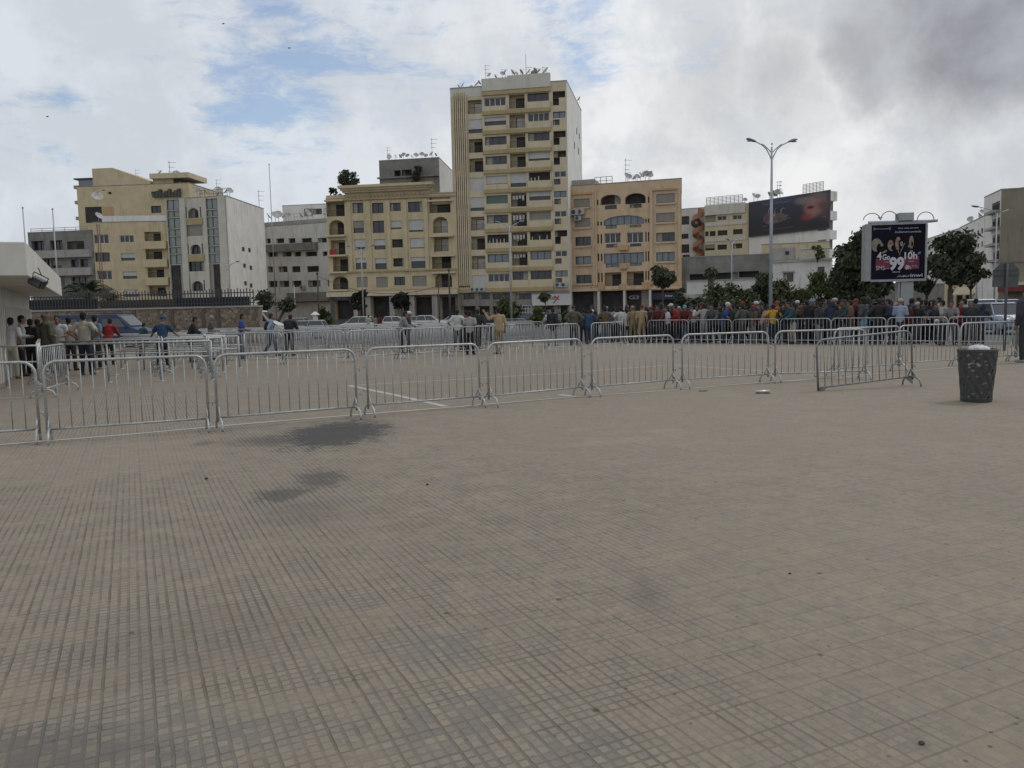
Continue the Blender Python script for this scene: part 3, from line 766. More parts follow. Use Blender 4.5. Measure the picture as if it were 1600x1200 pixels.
def frames(m):
    for x0, y0, x1, y1 in ((105, 212, 290, 215), (750, 178, 942, 181), (130, 962, 298, 965), (860, 936, 950, 939)):
        a, b, c, d = f.rect(*q(x0, y0, x1, y1)); f.box(m, a, b, c - .1, d + .1, .003, .25)
part(root, 'moulding', ORA2, frames)
def vert(m):
    for x in (112, 292, 305, 740, 958):
        a, z0 = f.uz(*q(x, 930, 0, 0)[:2]); z1 = f.uz(*q(x, 190, 0, 0)[:2])[1]; a = f.uz(*q(x, 560, 0, 0)[:2])[0]; f.box(m, a - .18, a + .18, z0, z1, .004, .2)
part(root, 'pilaster', ORA, vert)
for x0, y0, x1, y1 in ((490, 615, 560, 655), (497, 760, 552, 800), (330, 915, 382, 965), (492, 920, 560, 965), (668, 905, 735, 958), (372, 935, 500, 962), (560, 932, 668, 958)):
    a, b, c, d = f.rect(*q(x0, y0, x1, y1)); part(root, 'balcony_block', ORA2 if x1 - x0 < 80 else ORA, lambda m: f.box(m, a, b, c, d, .003, .6))
for ws in wins[:10]:
    a, b, c, d = f.rect(*ws[0]); part(root, 'window_sill', ORA, lambda m: f.box(m, a - .1, b + .1, c - .28, c - .03, .003, .25))
zz = f.uz(980, q(0, 962, 0, 0)[1])[1]; part(root, 'base_cornice', ORA, lambda m: f.box(m, -.1, f.L + .05, zz - .1, zz + .3, .005, .5))
for x in (330, 530, 731, 970):
    a = f.uz(*q(x, 990, 0, 0)[:2])[0]; part(root, 'column', FR_W, lambda m: f.box(m, a - .17, a + .17, -.1, zz - .1, .02, .42))
a, b, c, d = f.rect(*q(745, 985, 950, 1040)); part(root, 'shop_sign', mat('sign_navy', (.012, .014, .04), .5), lambda m: f.box(m, a, b, c, d, -.3, -.1))
mb = MB(); fit_text(mb, 'hey', f.o - f.n * .08, f.u, UP, b - 1.9, b - .8, c + .35, d - .35, .02); mb.build('sign_lettering', FR_W, root)
a, b, c, d = f.rect(*q(560, 1008, 640, 1038)); mb = MB()
fit_text(mb, 'G', f.o - f.n * .3, f.u, UP, a, a + .9, c, d, .02); fit_text(mb, '3', f.o - f.n * .3, f.u, UP, b - .7, b, c, d, .0); mb.build('sign_lettering', mat('sign_dim2', (.25, .27, .27), .6), root)
part(root, 'rooftop_hut', GREYL, lambda m: f.box(m, .1, 3.6, zt, zt + 1.0, -5, -1))

# ---------------------------------------------------------------- grey penthouse block behind
q = PX(490, 220, 4.444)
f = Fac((592, 250), 150, (686, 252), 148)
zt = f.uz(640, 249)[1]
wins = [(q(475, 250, 540, 264), 'void', .3), (q(560, 205, 605, 262), 'void', 1), (q(612, 200, 682, 262), 'void', 1.0), (q(818, 238, 868, 250), 'void', .3)]
root = facade_building('apartment_building', 'grey weathered rooftop block showing behind the yellow cornice building', f, zt, 14, wins, GREYW, side=WHITE2, back=Vector((at(708, 262, 163).x, 163, 0)) - f.p(f.L, 0))
B7F = f; B7Z = zt
part(root, 'roof_slab', GREYW, lambda m: f.box(m, -.3, f.L, zt - 3.3, zt - 3.0, .003, .5))

GLB = mat('plaster_grey_cream', (.50, .47, .395), .85, var=.07, scale=.8, streak=.5)
# ---------------------------------------------------------------- left group: modern block with two glass strips and blind wall
q = PX(240, 230, 5.714)
f = Fac((260, 312), 133, (353, 307), 130.5)
zt = f.uz(306, 309)[1]
wins = []
for x0, x1, dr in ((118, 228, 45), (470, 568, 38)):
    ys = [465, 565, 630, 730, 795, 890, 955, 1050]
    for k in range(len(ys) - 1):
        s = dr * (ys[k] - 460) / 740
        wins.append((q(x0 + s, ys[k] + 2 - (8 if x0 > 300 else 0), x1 + s, ys[k + 1] - 4 - (8 if x0 > 300 else 0)), 'green', .12))
    s = dr * .85; wins.append((q(x0 + s, 1052 - (8 if x0 > 300 else 0), x1 + s, 1420), 'void', .12))
wins += [(q(307, 543, 400, 633), 'log', .9, .8), (q(290, 695, 438, 793), 'shG100', .3), (q(326, 868, 420, 955), 'dark', .6, .8), (q(312, 1022, 455, 1108), 'dark', .3), (q(340, 1195, 440, 1285), 'dark', .6, .8)]
for x in (283, 412): wins.append((q(x, 535, x + 12, 630), 'void', .2)); wins.append((q(x + 18, 860, x + 30, 955), 'void', .2)); wins.append((q(x + 34, 1185, x + 46, 1280), 'void', .2))
bk = Vector((at(412, 325, 147).x, 147, 0)) - f.p(f.L, 0)
root = facade_building('apartment_building', 'modern cream block with two tall glass strips and a white blind side wall', f, zt, 16, wins, GLB, side=WHITE, back=bk)
B4F = f; B4Z = zt
def piers(m):
    for x0, x1 in ((108, 118), (230, 284), (440, 470), (572, 640)):
        a = f.uz(*q(x0 + 4, 500, 0, 0)[:2])[0]; b = f.uz(*q(x1, 500, 0, 0)[:2])[0]; f.box(m, a, b, -.1, zt, .002, .22)
part(root, 'pier', GLB, piers)
for y0, y1 in ((636, 692), (958, 1018)):
    a, b, c, d = f.rect(*q(290 + (y0 - 600) * .05, y0, 438 + (y0 - 600) * .05, y1)); part(root, 'spandrel', YEL2, lambda m: f.box(m, a, b, c, d, .003, .12))
def slits4(m):
    o = f.p(f.L, 0); t = bk.normalized(); nr = Vector((t.y, -t.x, 0))
    for x, y in ((800, 910), (855, 918), (811, 1057), (868, 1076), (820, 1215), (870, 1235)):
        px, py = 240 + x / 5.714, 230 + y / 5.714
        rr = ray(px, py); tt = o.dot(nr) / Vector((rr.x, rr.y, 0)).dot(nr); pp = Vector((rr.x, rr.y, 0)) * tt; zz = CAMH + rr.z * tt
        m.hexa([pp + t * s + nr * e + UP * (zz + g) for g in (-.35, .35) for s, e in ((-.5, .03), (.5, .03), (.5, -.02), (-.5, -.02))])
part(root, 'slit_window', VOID, slits4)

# yellow block beside it
q = PX(0, 230, 5.926)
f = Fac((144, 349), 133, (262, 346), 133.5)
zt = f.uz(200, 347)[1]
wins = []
for j, (y, dx) in enumerate(((808, 0), (975, 12), (1143, 30), (1310, 45), (1475, 60))):
    wins.append((q(868 + dx, y, 1005 + dx, y + 85), 'white' if j in (0, 2) else 'dark', .3))
    wins.append((q(1107 + dx, y + 8, 1238 + dx, y + 75), 'white' if j == 0 else 'shL60', .3))
    wins.append((q(1338 + dx, y - 25, 1490 + dx, y + 70), 'log', 1.1))
root = facade_building('apartment_building', 'pale yellow block of five window rows between the grey block and the glass-strip block', f, zt, 10, wins, YEL, side=YEL)
B3F = f; B3Z = zt
a = f.uz(*q(942, 700, 0, 0)[:2])[0]
part(root, 'parapet', WHITE, lambda m: f.box(m, a, f.L - .2, zt + .1, zt + 1.05, -.4, -.1))
for y in (878, 1046, 1214):
    c, d = f.uz(200, 230 + (y + 70) / 5.926)[1], f.uz(200, 230 + y / 5.926)[1]
    a2 = f.uz(*q(1330 + (y - 878) * .08, y, 0, 0)[:2])[0]; part(root, 'balcony_front', YEL, lambda m: f.box(m, a2, f.L - .2, c, d, .003, .9))

# tall yellow blind wall behind
f = Fac((118, 286), 150, (295, 290), 148)
zt2 = f.uz(160, 263)[1]
us = [f.uz(x, 300)[0] for x in (120, 146, 178, 236, 262, 290)]
zs = [f.uz(x, y)[1] for x, y in ((130, 285), (160, 263), (178, 262), (236, 283), (262, 290), (285, 290))]
q = PX(0, 230, 5.926)
wins = [(q(1000, 412, 1032, 437), 'void', .3), (q(945, 395, 970, 403), 'void', .2), (q(1398, 542, 1492, 610), 'dark', .3), (q(1400, 410, 1465, 445), 'dark', .4), (q(790, 552, 945, 700), 'void', .1)]
root = facade_building('apartment_building', 'tall yellow block with a big windowless wall, behind the pale yellow block', f, zs[3] - .6, 14, wins, YEL, side=YEL, u0=us[0])
B2F = f; B2Z = zs
def steps(m):
    P = f.p; zb = zs[3] - .58
    m.prism([P(us[1], zb, .01), P(us[3], zb, .01), P(us[3], zs[3], .01), P(us[2], zs[2], .01), P(us[1], zs[1], .01)], -f.n * 9)
    f.box(m, us[0], us[1] - .02, zb, zs[0] - 1.4, -6, .01)
part(root, 'upper_wall', YEL, steps)
part(root, 'glazed_porch', G_BLUE, lambda m: f.box(m, us[0] + .4, us[1] - .03, zs[0] - 1.38, zs[0] + .5, -4, -.1))
part(root, 'porch_roof', FR_D, lambda m: f.box(m, us[0] - .3, us[1] - .02, zs[0] + .51, zs[0] + .75, -4.2, .3))
def pent(m):
    za = f.uz(265, 288)[1]; f.box(m, us[3] + .3, us[4] + 1.2, zs[3] - .55, za + 1.6, -6, -.3)
part(root, 'penthouse', YEL, pent)
a, b, c, d = f.rect(236, 271, 294, 279); part(root, 'penthouse_roof', CREAM, lambda m: f.box(m, a, b + .4, c, d, -6.5, .6))
a, b, c, d = f.rect(270, 279, 277, 289); part(root, 'doorway', VOID, lambda m: f.box(m, a, b, c, d, -.4, -.2))
for y in (292, 316, 341): 
    a, zz = f.uz(117, y); part(root, 'ledge', YEL2, lambda m: f.box(m, us[0] - .7, us[0] + .1, zz - .3, zz + .3, -3, -.2))
part(root, 'garden_box', mat('planter_green', (.075, .08, .06), .9, var=.5, scale=4), lambda m: [f.box(m, us[3] + .5 + .6 * k, us[3] + 1.0 + .6 * k, zs[3] - 3.0, zs[3] - 2.2 + .3 * (k % 3), .1, .6) for k in range(9)])
part(root, 'patch', ORA2, lambda m: f.box(m, f.uz(160, 330)[0], f.uz(178, 330)[0], f.uz(165, 345)[1], f.uz(165, 323)[1], .012, .03))

# low grey block at the far left
f = Fac((43, 364), 135, (144, 360), 133)
zt = f.uz(95, 362)[1]
wins = [(q(290, 868, 408, 955), 'dark', .8), (q(462, 862, 580, 950), 'dark', .8), (q(620, 870, 780, 945), 'log', .8), (q(475, 1032, 572, 1118), 'shG70', .5), (q(400, 1035, 460, 1100), 'void', .6), (q(655, 1040, 728, 1110), 'dark', .5), (q(740, 1036, 815, 1108), 'dark', .5), (q(480, 1200, 600, 1290), 'dark', .5), (q(660, 1200, 830, 1290), 'dark', .5)]
root = facade_building('apartment_building', 'low grey concrete block at the far left, behind the white kiosk', f, zt, 12, wins, GREYW, side=GREYW)
B1F = f; B1Z = zt
for y0, y1 in ((957, 1025), (1125, 1192)):
    a, b, c, d = f.rect(*q(300, y0, 835, y1)); part(root, 'balcony_front', GREYL, lambda m: f.box(m, .2, f.L - .3, c, d, .003, .7))

# white block between glass-strip block and cornice building
q = PX(240, 230, 5.714)
f = Fac((410, 352), 166, (520, 350), 160)
zt = f.uz(465, 351)[1]
wins = []
for y0, y1, xs in ((815, 858, ((1005, 1045), (1095, 1165), (1205, 1265), (1320, 1412), (1465, 1545))), (937, 978, ((1025, 1110), (1150, 1230), (1257, 1318), (1355, 1460), (1510, 1552))), (1065, 1118, ((1020, 1065), (1115, 1195), (1235, 1310), (1370, 1475))), (1195, 1250, ((1030, 1105), (1120, 1210), (1245, 1320), (1385, 1490)))):
    for x0, x1 in xs: wins.append((q(x0, y0 - (x0 - 1000) * .012, x1, y1 - (x0 - 1000) * .012), 'void' if y0 != 1065 else 'dark', .5))
wins.append(((457, 439, 471, 448), 'void', .4)); wins.append(((481, 438, 498, 447), 'void', .4)); wins.append(((512, 437, 515.5, 447), 'void', .4))
root = facade_building('apartment_building', 'dirty white block with a grey balcony band, left of the cornice building', f, zt, 14, wins, WHITE2, side=WHITE2)
B5F = f; B5Z = zt
a, b, c, d = f.rect(*q(1010, 862, 1468, 930)); part(root, 'balcony_band', GREYW, lambda m: f.box(m, a, b, c, d, .003, .9))
part(root, 'roof_edge', GREYL, lambda m: f.box(m, .1, f.L - .1, zt - .2, zt + .9, -.6, -.2))
a, b, c, d = f.rect(455, 457, 517, 471); part(root, 'canopy', GREYW, lambda m: f.box(m, a, b, c, d, .003, 1.5))
a, b, c, d = f.rect(400, 471.5, 517, 473); part(root, 'red_edge', AWN_R, lambda m: f.box(m, a, b, c, d, .01, .4))
f = Fac((441, 322), 190, (516, 318), 188)
root = facade_building('apartment_building', 'distant clean white block with one wide window, above the dirty white block', f, f.uz(480, 320)[1], 14, [((475, 326, 489, 338), 'shG100', .2), ((489, 326, 503, 335), 'dark', .3), ((505, 326, 512, 335), 'dark', .3)], WHITE)

# ---------------------------------------------------------------- right group
q = PX(1050, 270, 5.4545)
f = Fac((1063, 327), 160, (1101, 324), 158)
root = facade_building('apartment_building', 'narrow white block beside the orange building, with a spiral fire stair', f, f.uz(1080, 326)[1], 13, [(q(82, 370, 147, 442), 'dark', .3), (q(82, 520, 140, 562), 'dark', .3), (q(82, 610, 147, 682), 'dark', .3), (q(90, 700, 150, 740), 'void', .3)], WHITE2)
def stair(m):
    c = f.p(f.L - 1.0, 0, 1.1)
    for k in range(70):
        a0, a1 = k * .42, (k + 1) * .42; z0 = 9.5 + k * .175
        if z0 > 20.5: break
        m.hexa([c + Vector((r * math.cos(a), r * math.sin(a), z0 + dz)) * 1 if True else 0 for dz in (0, .85) for a, r in ((a0, 1.15), (a1, 1.15), (a1, 1.07), (a0, 1.07))])
        m.prism([c + UP * (z0 - .1), c + Vector((1.1 * math.cos(a0), 1.1 * math.sin(a0), z0 - .1)), c + Vector((1.1 * math.cos(a1), 1.1 * math.sin(a1), z0 - .1))], (0, 0, .1))
    m.tube([c + UP * 8, c + UP * 21], .12, 8)
part(root, 'spiral_stair', mat('stair_orange', (.36, .18, .11), .8, var=.1), stair)
f = Fac((1101, 322), 154, (1170, 319), 150)
zt = f.uz(1135, 321)[1]; B10F = f; B10Z = zt
wins = [(q(282, 345, 374, 422), 'shG100', .3), (q(386, 367, 465, 406), 'white', .3), (q(516, 360, 594, 398), 'white', .3),
        (q(282, 500, 312, 540), 'dark', .3), (q(322, 497, 371, 540), 'dark', .3), (q(389, 490, 472, 534), 'dark', .3), (q(520, 480, 601, 524), 'dark', .3),
        (q(281, 612, 364, 662), 'shG60', .3), (q(388, 612, 467, 655), 'dark', .3), (q(521, 602, 599, 645), 'dark', .3)]
root = facade_building('apartment_building', 'cream three-row block left of the big rooftop poster wall', f, zt, 12, wins, CREAM, side=CREAM)
part(root, 'parapet', TOPC, lambda m: f.box(m, .1, f.L - .6, zt - 1.6, zt + .3, .003, .3))
for y in (415, 550):
    c, d = f.uz(1135, 270 + (y + 30) / 5.4545)[1], f.uz(1135, 270 + y / 5.4545)[1]; part(root, 'floor_band', TOPC, lambda m: f.box(m, .1, f.L - .4, c, d, .003, .12))
# poster wall
f = Fac((1170.5, 311), 150, (1297, 304), 136)
zt = f.uz(1235, 307)[1]; B11F = f
root = facade_building('apartment_building', 'white block whose side wall carries the huge dark poster', f, zt, 12, [], WHITE, side=WHITE, back=Vector((at(1300, 310, 150).x, 150, 0)) - f.p(f.L, 0))
B11 = root
fb = Fac((1297, 304), 136, (1307.5, 305), 137)
def balc(m):
    z = zt
    for k in range(6):
        z0 = zt - 1.7 - k * 3.2
        fb.box(m, -.05, fb.L, z0, zt - .1 if k == 0 else z0 + 1.5, -5, .1)
part(root, 'balcony_front', WHITE, balc)
part(root, 'balcony_recess', GREYW, lambda m: fb.box(m, -.04, fb.L - .1, 0, zt - .2, -5.2, -.6))
# the poster: a framed flat sheet with its artwork
pa = f.rect(1173, 311.5, 1296, 360)
cs = [f.uz(*c) for c in ((1172.5, 365.7), (1294.7, 358.6), (1297, 301), (1172.5, 313.4))]
PU0, PU1 = cs[0][0], cs[2][0]; PZ0, PZ1 = (cs[0][1] + cs[1][1]) / 2, (cs[2][1] + cs[3][1]) / 2
poster = empty('advertising_poster', f.p((PU0 + PU1) / 2, PZ0, .3), 0, 'huge dark poster with a red-lit mouth and silver balls, on the white building wall', 'billboard')
mb = MB(); f.box(mb, PU0, PU1, PZ0, PZ1, .05, .3)
def poster_material(f, u0, u1, z0, z1):
    m = bpy.data.materials.new('poster_print'); m.use_nodes = True; n = NT(m.node_tree); bs = n.n['Principled BSDF']
    pos = n.node('ShaderNodeNewGeometry').outputs['Position']
    uu = n.m('DIVIDE', n.m('SUBTRACT', n.vm('DOT_PRODUCT', pos, tuple(f.u)), f.o.dot(f.u) + u0), u1 - u0)
    vv = n.m('DIVIDE', n.m('SUBTRACT', n.xyz(pos)[2], z0), z1 - z0)
    nz = n.noise(pos, .35, 4, .6)
    def e(cx, cy, rx, ry, soft=.5):
        a = n.m('DIVIDE', n.m('SUBTRACT', uu, cx), rx); b = n.m('DIVIDE', n.m('SUBTRACT', vv, cy), ry)
        d = n.m('ADD', n.m('SQRT', n.m('ADD', n.m('MULTIPLY', a, a), n.m('MULTIPLY', b, b))), n.m('MULTIPLY', n.m('SUBTRACT', nz, .5), .4))
        return n.m('SUBTRACT', 1, n.smooth(d, 1 - soft, 1 + soft * .4))
    c = n.mix(n.smooth(vv, 0, 1), (.020, .018, .022), (.030, .036, .058))
    c = n.mix(n.m('MULTIPLY', e(.1, .75, .16, .2, .8), .6), c, (.05, .035, .045))
    c = n.mix(n.m('MULTIPLY', e(.45, .93, .28, .10, .6), .8), c, (.05, .06, .11))
    c = n.mix(e(.70, .82, .12, .12, .7), c, (.17, .155, .13))
    c = n.mix(e(.85, .66, .16, .36, .5), c, (.23, .125, .115))
    c = n.mix(e(.80, .52, .07, .22, .6), c, (.27, .13, .115))
    c = n.mix(n.m('MULTIPLY', e(.74, .36, .08, .12, .9), .9), c, (.24, .035, .03))
    c = n.mix(n.m('MULTIPLY', e(.80, .80, .05, .12, .9), .5), c, (.28, .19, .17))
    c = n.mix(e(.785, .60, .062, .075, .35), c, (.25, .085, .085))
    c = n.mix(e(.785, .605, .045, .035, .35), c, (.03, .01, .012))
    c = n.mix(n.m('MULTIPLY', e(.90, .90, .10, .10, .7), .8), c, (.12, .11, .11))
    c = n.mix(n.m('MULTIPLY', e(.93, .62, .07, .14, .8), .7), c, (.10, .05, .05))
    c = n.mix(n.m('MULTIPLY', e(.97, .45, .08, .35, .8), .7), c, (.09, .05, .05))
    n.put(bs.inputs['Base Color'], c); bs.inputs['Roughness'].default_value = .55
    return m
PM = poster_material(f, PU0, PU1, PZ0, PZ1)
mb.build('printed_sheet', PM, poster)
def pw(x, y): return PU0 + (PU1 - PU0) * x, PZ0 + (PZ1 - PZ0) * y
def disc(m, cx, cy, rx, rz, n, N=16, a0=0, a1=2 * math.pi):
    u, z = pw(cx, cy); m.poly([f.p(u + rx * math.cos(a0 + (a1 - a0) * k / N), z + rz * math.sin(a0 + (a1 - a0) * k / N), n) for k in range(N)])
SILV = mat('print_silver', (.20, .20, .23), .5, var=.5, scale=1.5); PINKP = mat('print_mauve', (.12, .07, .09), .6, var=.3, scale=1)
mb = MB(); mb.mt(1); disc(mb, .37, .44, 2.3, .85, .312); disc(mb, .30, .45, 1.9, 1.15, .31)
mb.mt(2); disc(mb, .40, .475, 1.9, .3, .318)
mb.mt(0)
for x, y, r in ((.29, .66, .55), (.365, .64, .5), (.45, .60, .6), (.335, .52, .25)): disc(mb, x, y, r, r * 1.05, .33)
mb.mt(3)
for x, y, r in ((.297, .655, .52), (.371, .637, .47), (.458, .592, .50)): disc(mb, x, y, r, r * 1.04, .335)
mb.mt(0)
for k in range(9):
    x = .27 + .033 * k; y = .335 + .0022 * (k - 3) ** 2; disc(mb, x, y, .13, .13, .32, 6)
mb.build('printed_jewellery', [SILV, PINKP, mat('print_gold', (.12, .09, .06), .6), mat('print_ink', (.03, .03, .045), .6)], poster)
mb = MB(); P0 = f.o + f.n * .34
def pt(s, x0, x1, y0, y1, b=0.0):
    u0, z0 = pw(x0, y0); u1, z1 = pw(x1, y1); fit_text(mb, s, P0, f.u, UP, u0, u1, z0, z1, b)
pt('Montagne & Diamant', .19, .53, .82, .90); mb.build('printed_title', mat('print_pale', (.16, .18, .24), .6), poster)
mb = MB(); 
for row, x0, x1, w in ((.115, .18, .58, .012), (.225, .17, .25, .018), (.29, .92, .98, .02)):
    x = x0
    while x < x1:
        l = WR.uniform(.01, .035); u0_, z0_ = pw(x, row); u1_, z1_ = pw(min(x + l, x1), row + w); mb.quad(P0 + f.u * u0_ + UP * z0_, P0 + f.u * u1_ + UP * z0_, P0 + f.u * u1_ + UP * z1_, P0 + f.u * u0_ + UP * z1_); x += l + .006
mb.build('printed_caption', mat('print_pale2', (.13, .14, .15), .6), poster)
part(poster, 'frame', FR_D, lambda m: (f.box(m, PU0 - .15, PU1 + .15, PZ0 - .2, PZ0, .02, .34), f.box(m, PU0 - .15, PU0, PZ0, PZ1, .02, .34), f.box(m, PU1, PU1 + .15, PZ0, PZ1, .02, .34)))

# low house with lattice and the long grey wall in front of the right group
q = PX(1050, 270, 5.4545)
f = Fac((1206, 408), 112, (1299, 405), 109)
zt = f.uz(1250, 406)[1]; B12F = f
root = facade_building('low_house', 'low white two-storey house with a lattice parapet under the poster wall', f, zt, 9, [(q(950, 848, 1035, 930), 'dark', .2), (q(1240, 800, 1300, 880), 'dark', .2)], WHITE2, side=WHITE2)
a, b, c, d = f.rect(*q(865, 650, 1060, 738)); part(root, 'upper_room', GREYL, lambda m: f.box(m, -.2, b - .1, zt + .02, d + .2, -5, -.1))
a, b, c, d = f.rect(*q(965, 668, 998, 698)); part(root, 'small_window', VOID, lambda m: f.box(m, a, b, c, d, -.12, -.06))
def lattice(m):
    a, b, c, d = f.rect(*q(1092, 648, 1350, 738)); b = f.L - .1; c = zt + .02
    s = .42; nx = int((b - a) / s); nz_ = int((d - c) / s)
    f.box(m, a, b, c, c + .08, -.2, .05); f.box(m, a, b, d, d + .12, -.22, .06)
    for i in range(nx):
        for j in range(nz_ + 1):
            u, z = a + i * s, c + .08 + j * s
            for t0, t1 in (((u, z), (u + s, z + s)), ((u, z + s), (u + s, z))):
                A, B_ = f.p(t0[0], min(t0[1], d), -.08), f.p(t1[0], min(t1[1], d), -.08); m.tube([A, B_], .06, 4, caps=False)
part(root, 'lattice_parapet', FR_W, lattice)
a, b, c, d = f.rect(*q(865, 742, 1355, 750)); part(root, 'string_course', GREYL, lambda m: f.box(m, 0, f.L + .1, zt - .25, zt + .01, .003, .25))
a, b, c, d = f.rect(*q(940, 842, 1045, 850)); part(root, 'window_hood', GREYL, lambda m: f.box(m, a, b, c, d + .1, .003, .5))
fy = Fac((1190, 395), 122, (1296, 385), 119)
root = facade_building('low_house', 'beige upper-storey room behind the lattice house, under the poster', fy, fy.uz(1230, 381)[1], 8, [], YEL, side=CREAM)
f = Fac((1063, 403), 118, (1206, 396), 114)
zt = f.uz(1135, 400)[1]
wins = [(q(150, 862, 350, 912), 'void', .8), (q(360, 850, 560, 905), 'void', .8), (q(570, 838, 740, 890), 'void', .8)]
root = facade_building('boundary_wall', 'long high grey concrete wall with dark openings, right of the orange building', f, zt, 6, wins, GREYW, side=GREYW, zb=4.0)
root['category'] = 'wall'
f = Fac((1073, 441), 104, (1180, 436), 101)
zw = f.uz(1120, 439)[1]
root = empty('garden_wall', f.p(f.L / 2, 0), 0, 'white painted garden wall below the long grey concrete wall', 'wall')
part(root, 'wall', WHITE2, lambda m: (f.box(m, 0, f.L, f.uz(1120, 459)[1], zw, -.2, 0), f.box(m, 1.0, f.L, -.1, f.uz(1120, 459)[1], -.5, -.25)))
part(root, 'coping', GREYL, lambda m: f.box(m, -.1, f.L + .1, zw, zw + .12, -.28, .08))
# right side street buildings
q = PX(1300, 270, 5.217)
f = Fac((1538, 309), 103, (1565, 297), 96)
zt = f.uz(1551, 303)[1]
wins = [(q(1302 + 3 * k, y, 1368, y + 82), 'log', 1.2) for k, y in enumerate((240, 372, 505, 637))]
root = facade_building('apartment_building', 'white corner block with four stacked balconies at the far right', f, zt, 6, wins, WHITE, side=WHITE)
for k, y in enumerate((322, 455, 588, 718)):
    a, b, c, d = f.rect(*q(1298 + 2 * k, y - 8, 1372, y + 12)); part(root, 'balcony_slab', GREYL, lambda m: f.box(m, a, b, c, d, .003, .8))
f = Fac((1500, 353), 118, (1538, 342), 102.5)
zt = f.uz(1519, 347)[1]; B13F = f; B13Z = zt
wins = []
for i, x in enumerate((1128, 1160, 1190, 1222, 1253, 1282)):
    for j in range(4):
        y = 500 - (x - 1128) * .5 + j * 108 - (x - 1128) * .0; wins.append((q(x - 8, y, x + 9, y + 42), 'dark', .25))
root = facade_building('apartment_building', 'long white block with small square windows running up the right street', f, zt, 10, wins, WHITE, side=WHITE)
f = Fac((1565.5, 297), 95.5, (1640, 292), 92)
zt = f.uz(1600, 294)[1]
root = facade_building('apartment_building', 'olive grey blind-walled block at the right edge', f, zt, 9, [], mat('plaster_olive', (.235, .21, .15), .9, var=.1, scale=.6, streak=.5), side=GREYW)
a, z0 = f.uz(1566, 410); part(root, 'floor_line', GREYW, lambda m: f.box(m, 0, f.L, z0 - .1, z0 + .1, .003, .1))
part(root, 'shop_awning', mat('awning_dark_red', (.16, .03, .03), .8), lambda m: f.box(m, .5, f.L, f.uz(1585, 456)[1], f.uz(1585, 447)[1], .1, 2.2))
part(root, 'shop_fascia', TOPC, lambda m: f.box(m, .5, f.L, f.uz(1585, 446)[1], f.uz(1585, 441)[1], .1, 1.2))
f = Fac((1448, 372), 175, (1503, 358), 150)
root = facade_building('apartment_building', 'distant white block seen above the round dark tree', f, f.uz(1478, 364)[1], 10, [((1450 + 9 * i, 385 + 12 * j, 1454 + 9 * i, 391 + 12 * j), 'dark', .2) for i in range(5) for j in range(3)], WHITE2)
f = Fac((1476, 440), 112, (1545, 436), 108)
root = facade_building('low_house', 'row of low beige shops beyond the crowd on the right street', f, f.uz(1500, 438)[1], 8, [((1480 + 14 * i, 452, 1490 + 14 * i, 480), 'void', .5) for i in range(5)], CREAM)
for px0, px1, y, m, lb in ((1500, 1532, 450, CREAM, 'cream shop awning sloping over the right street'), (1534, 1577, 449, mat('awning_dark', (.05, .045, .05), .8), 'dark shop awning beside the right street lamp')):
    a = f.uz(px0, y)[0]; b = f.uz(px1, y)[0]; z = f.uz(px0, y)[1]
    mb = MB(); mb.prism([f.p(a, z, 1), f.p(b, z, 1), f.p(b, z - 1, 3), f.p(a, z - 1, 3)], (0, 0, .12)); o = mb.build('shop_awning', m); tag(o, lb, 'awning')
# far low rows closing gaps at street level
f = Fac((1300, 452), 135, (1480, 440), 130)
root = facade_building('low_house', 'grey low buildings glimpsed between the trees behind the advertising column', f, f.uz(1390, 446)[1], 8, [], GREYW)
# ---------------------------------------------------------------- white kiosk with big canopy, left edge
zc = 2.6
K0 = Vector(at(44, 431, 1)); rr = ray(44, 431); t = (zc - CAMH) / rr.z; K0 = Vector((rr.x * t, rr.y * t, 0))
rr = ray(97, 463); t = (zc - CAMH) / rr.z; K1 = Vector((rr.x * t, rr.y * t, 0))
kd = (K1 - K0).normalized(); kn = Vector((kd.y, -kd.x, 0))       # kn: outward (right)
if kn.x < 0: kn = -kn
KW = mat('kiosk_white', (.56, .54, .49), .75, var=.08, scale=1.1, streak=.5, dirt=(.34, .32, .28))
kiosk = empty('kiosk', K0 - kn * 2, 0, 'white flat-roofed kiosk with a deep canopy at the left edge', 'kiosk')
zt_ = zc + (at(42, 378, K0.y).z - at(42, 431, K0.y).z)
mb = MB()
Lk = (K1 - K0).length
mb.hexa([K0 - kn * 9 + UP * zc, K0 + UP * zc, K1 + UP * zc, K1 - kn * 9 + UP * zc, K0 - kn * 9 + UP * zt_, K0 + UP * zt_, K1 + UP * zt_, K1 - kn * 9 + UP * zt_])
mb.build('canopy', KW, kiosk, bevel=.02)
# lower step of the front fascia left of x=20px
wx = 1.15
mb = MB()
W0 = K0 + kd * 1.2 - kn * wx; W1 = K1 - kn * wx
mb.hexa([W0 - kn * 6, W0, W1, W1 - kn * 6, W0 - kn * 6 + UP * (zc - .004), W0 + UP * (zc - .004), W1 + UP * (zc - .004), W1 - kn * 6 + UP * (zc - .004)])
mb.build('wall', KW, kiosk)
mb = MB(); k = 0.3
while k < (W1 - W0).length:
    a = W0 + kd * k; mb.hexa([a + kn * .002, a + kn * .06, a + kd * .18 + kn * .06, a + kd * .18 + kn * .002, a + kn * .002 + UP * 2.1, a + kn * .06 + UP * 2.1, a + kd * .18 + kn * .06 + UP * 2.1, a + kd * .18 + kn * .002 + UP * 2.1]); k += .5
mb.build('wall_ribs', KW, kiosk)
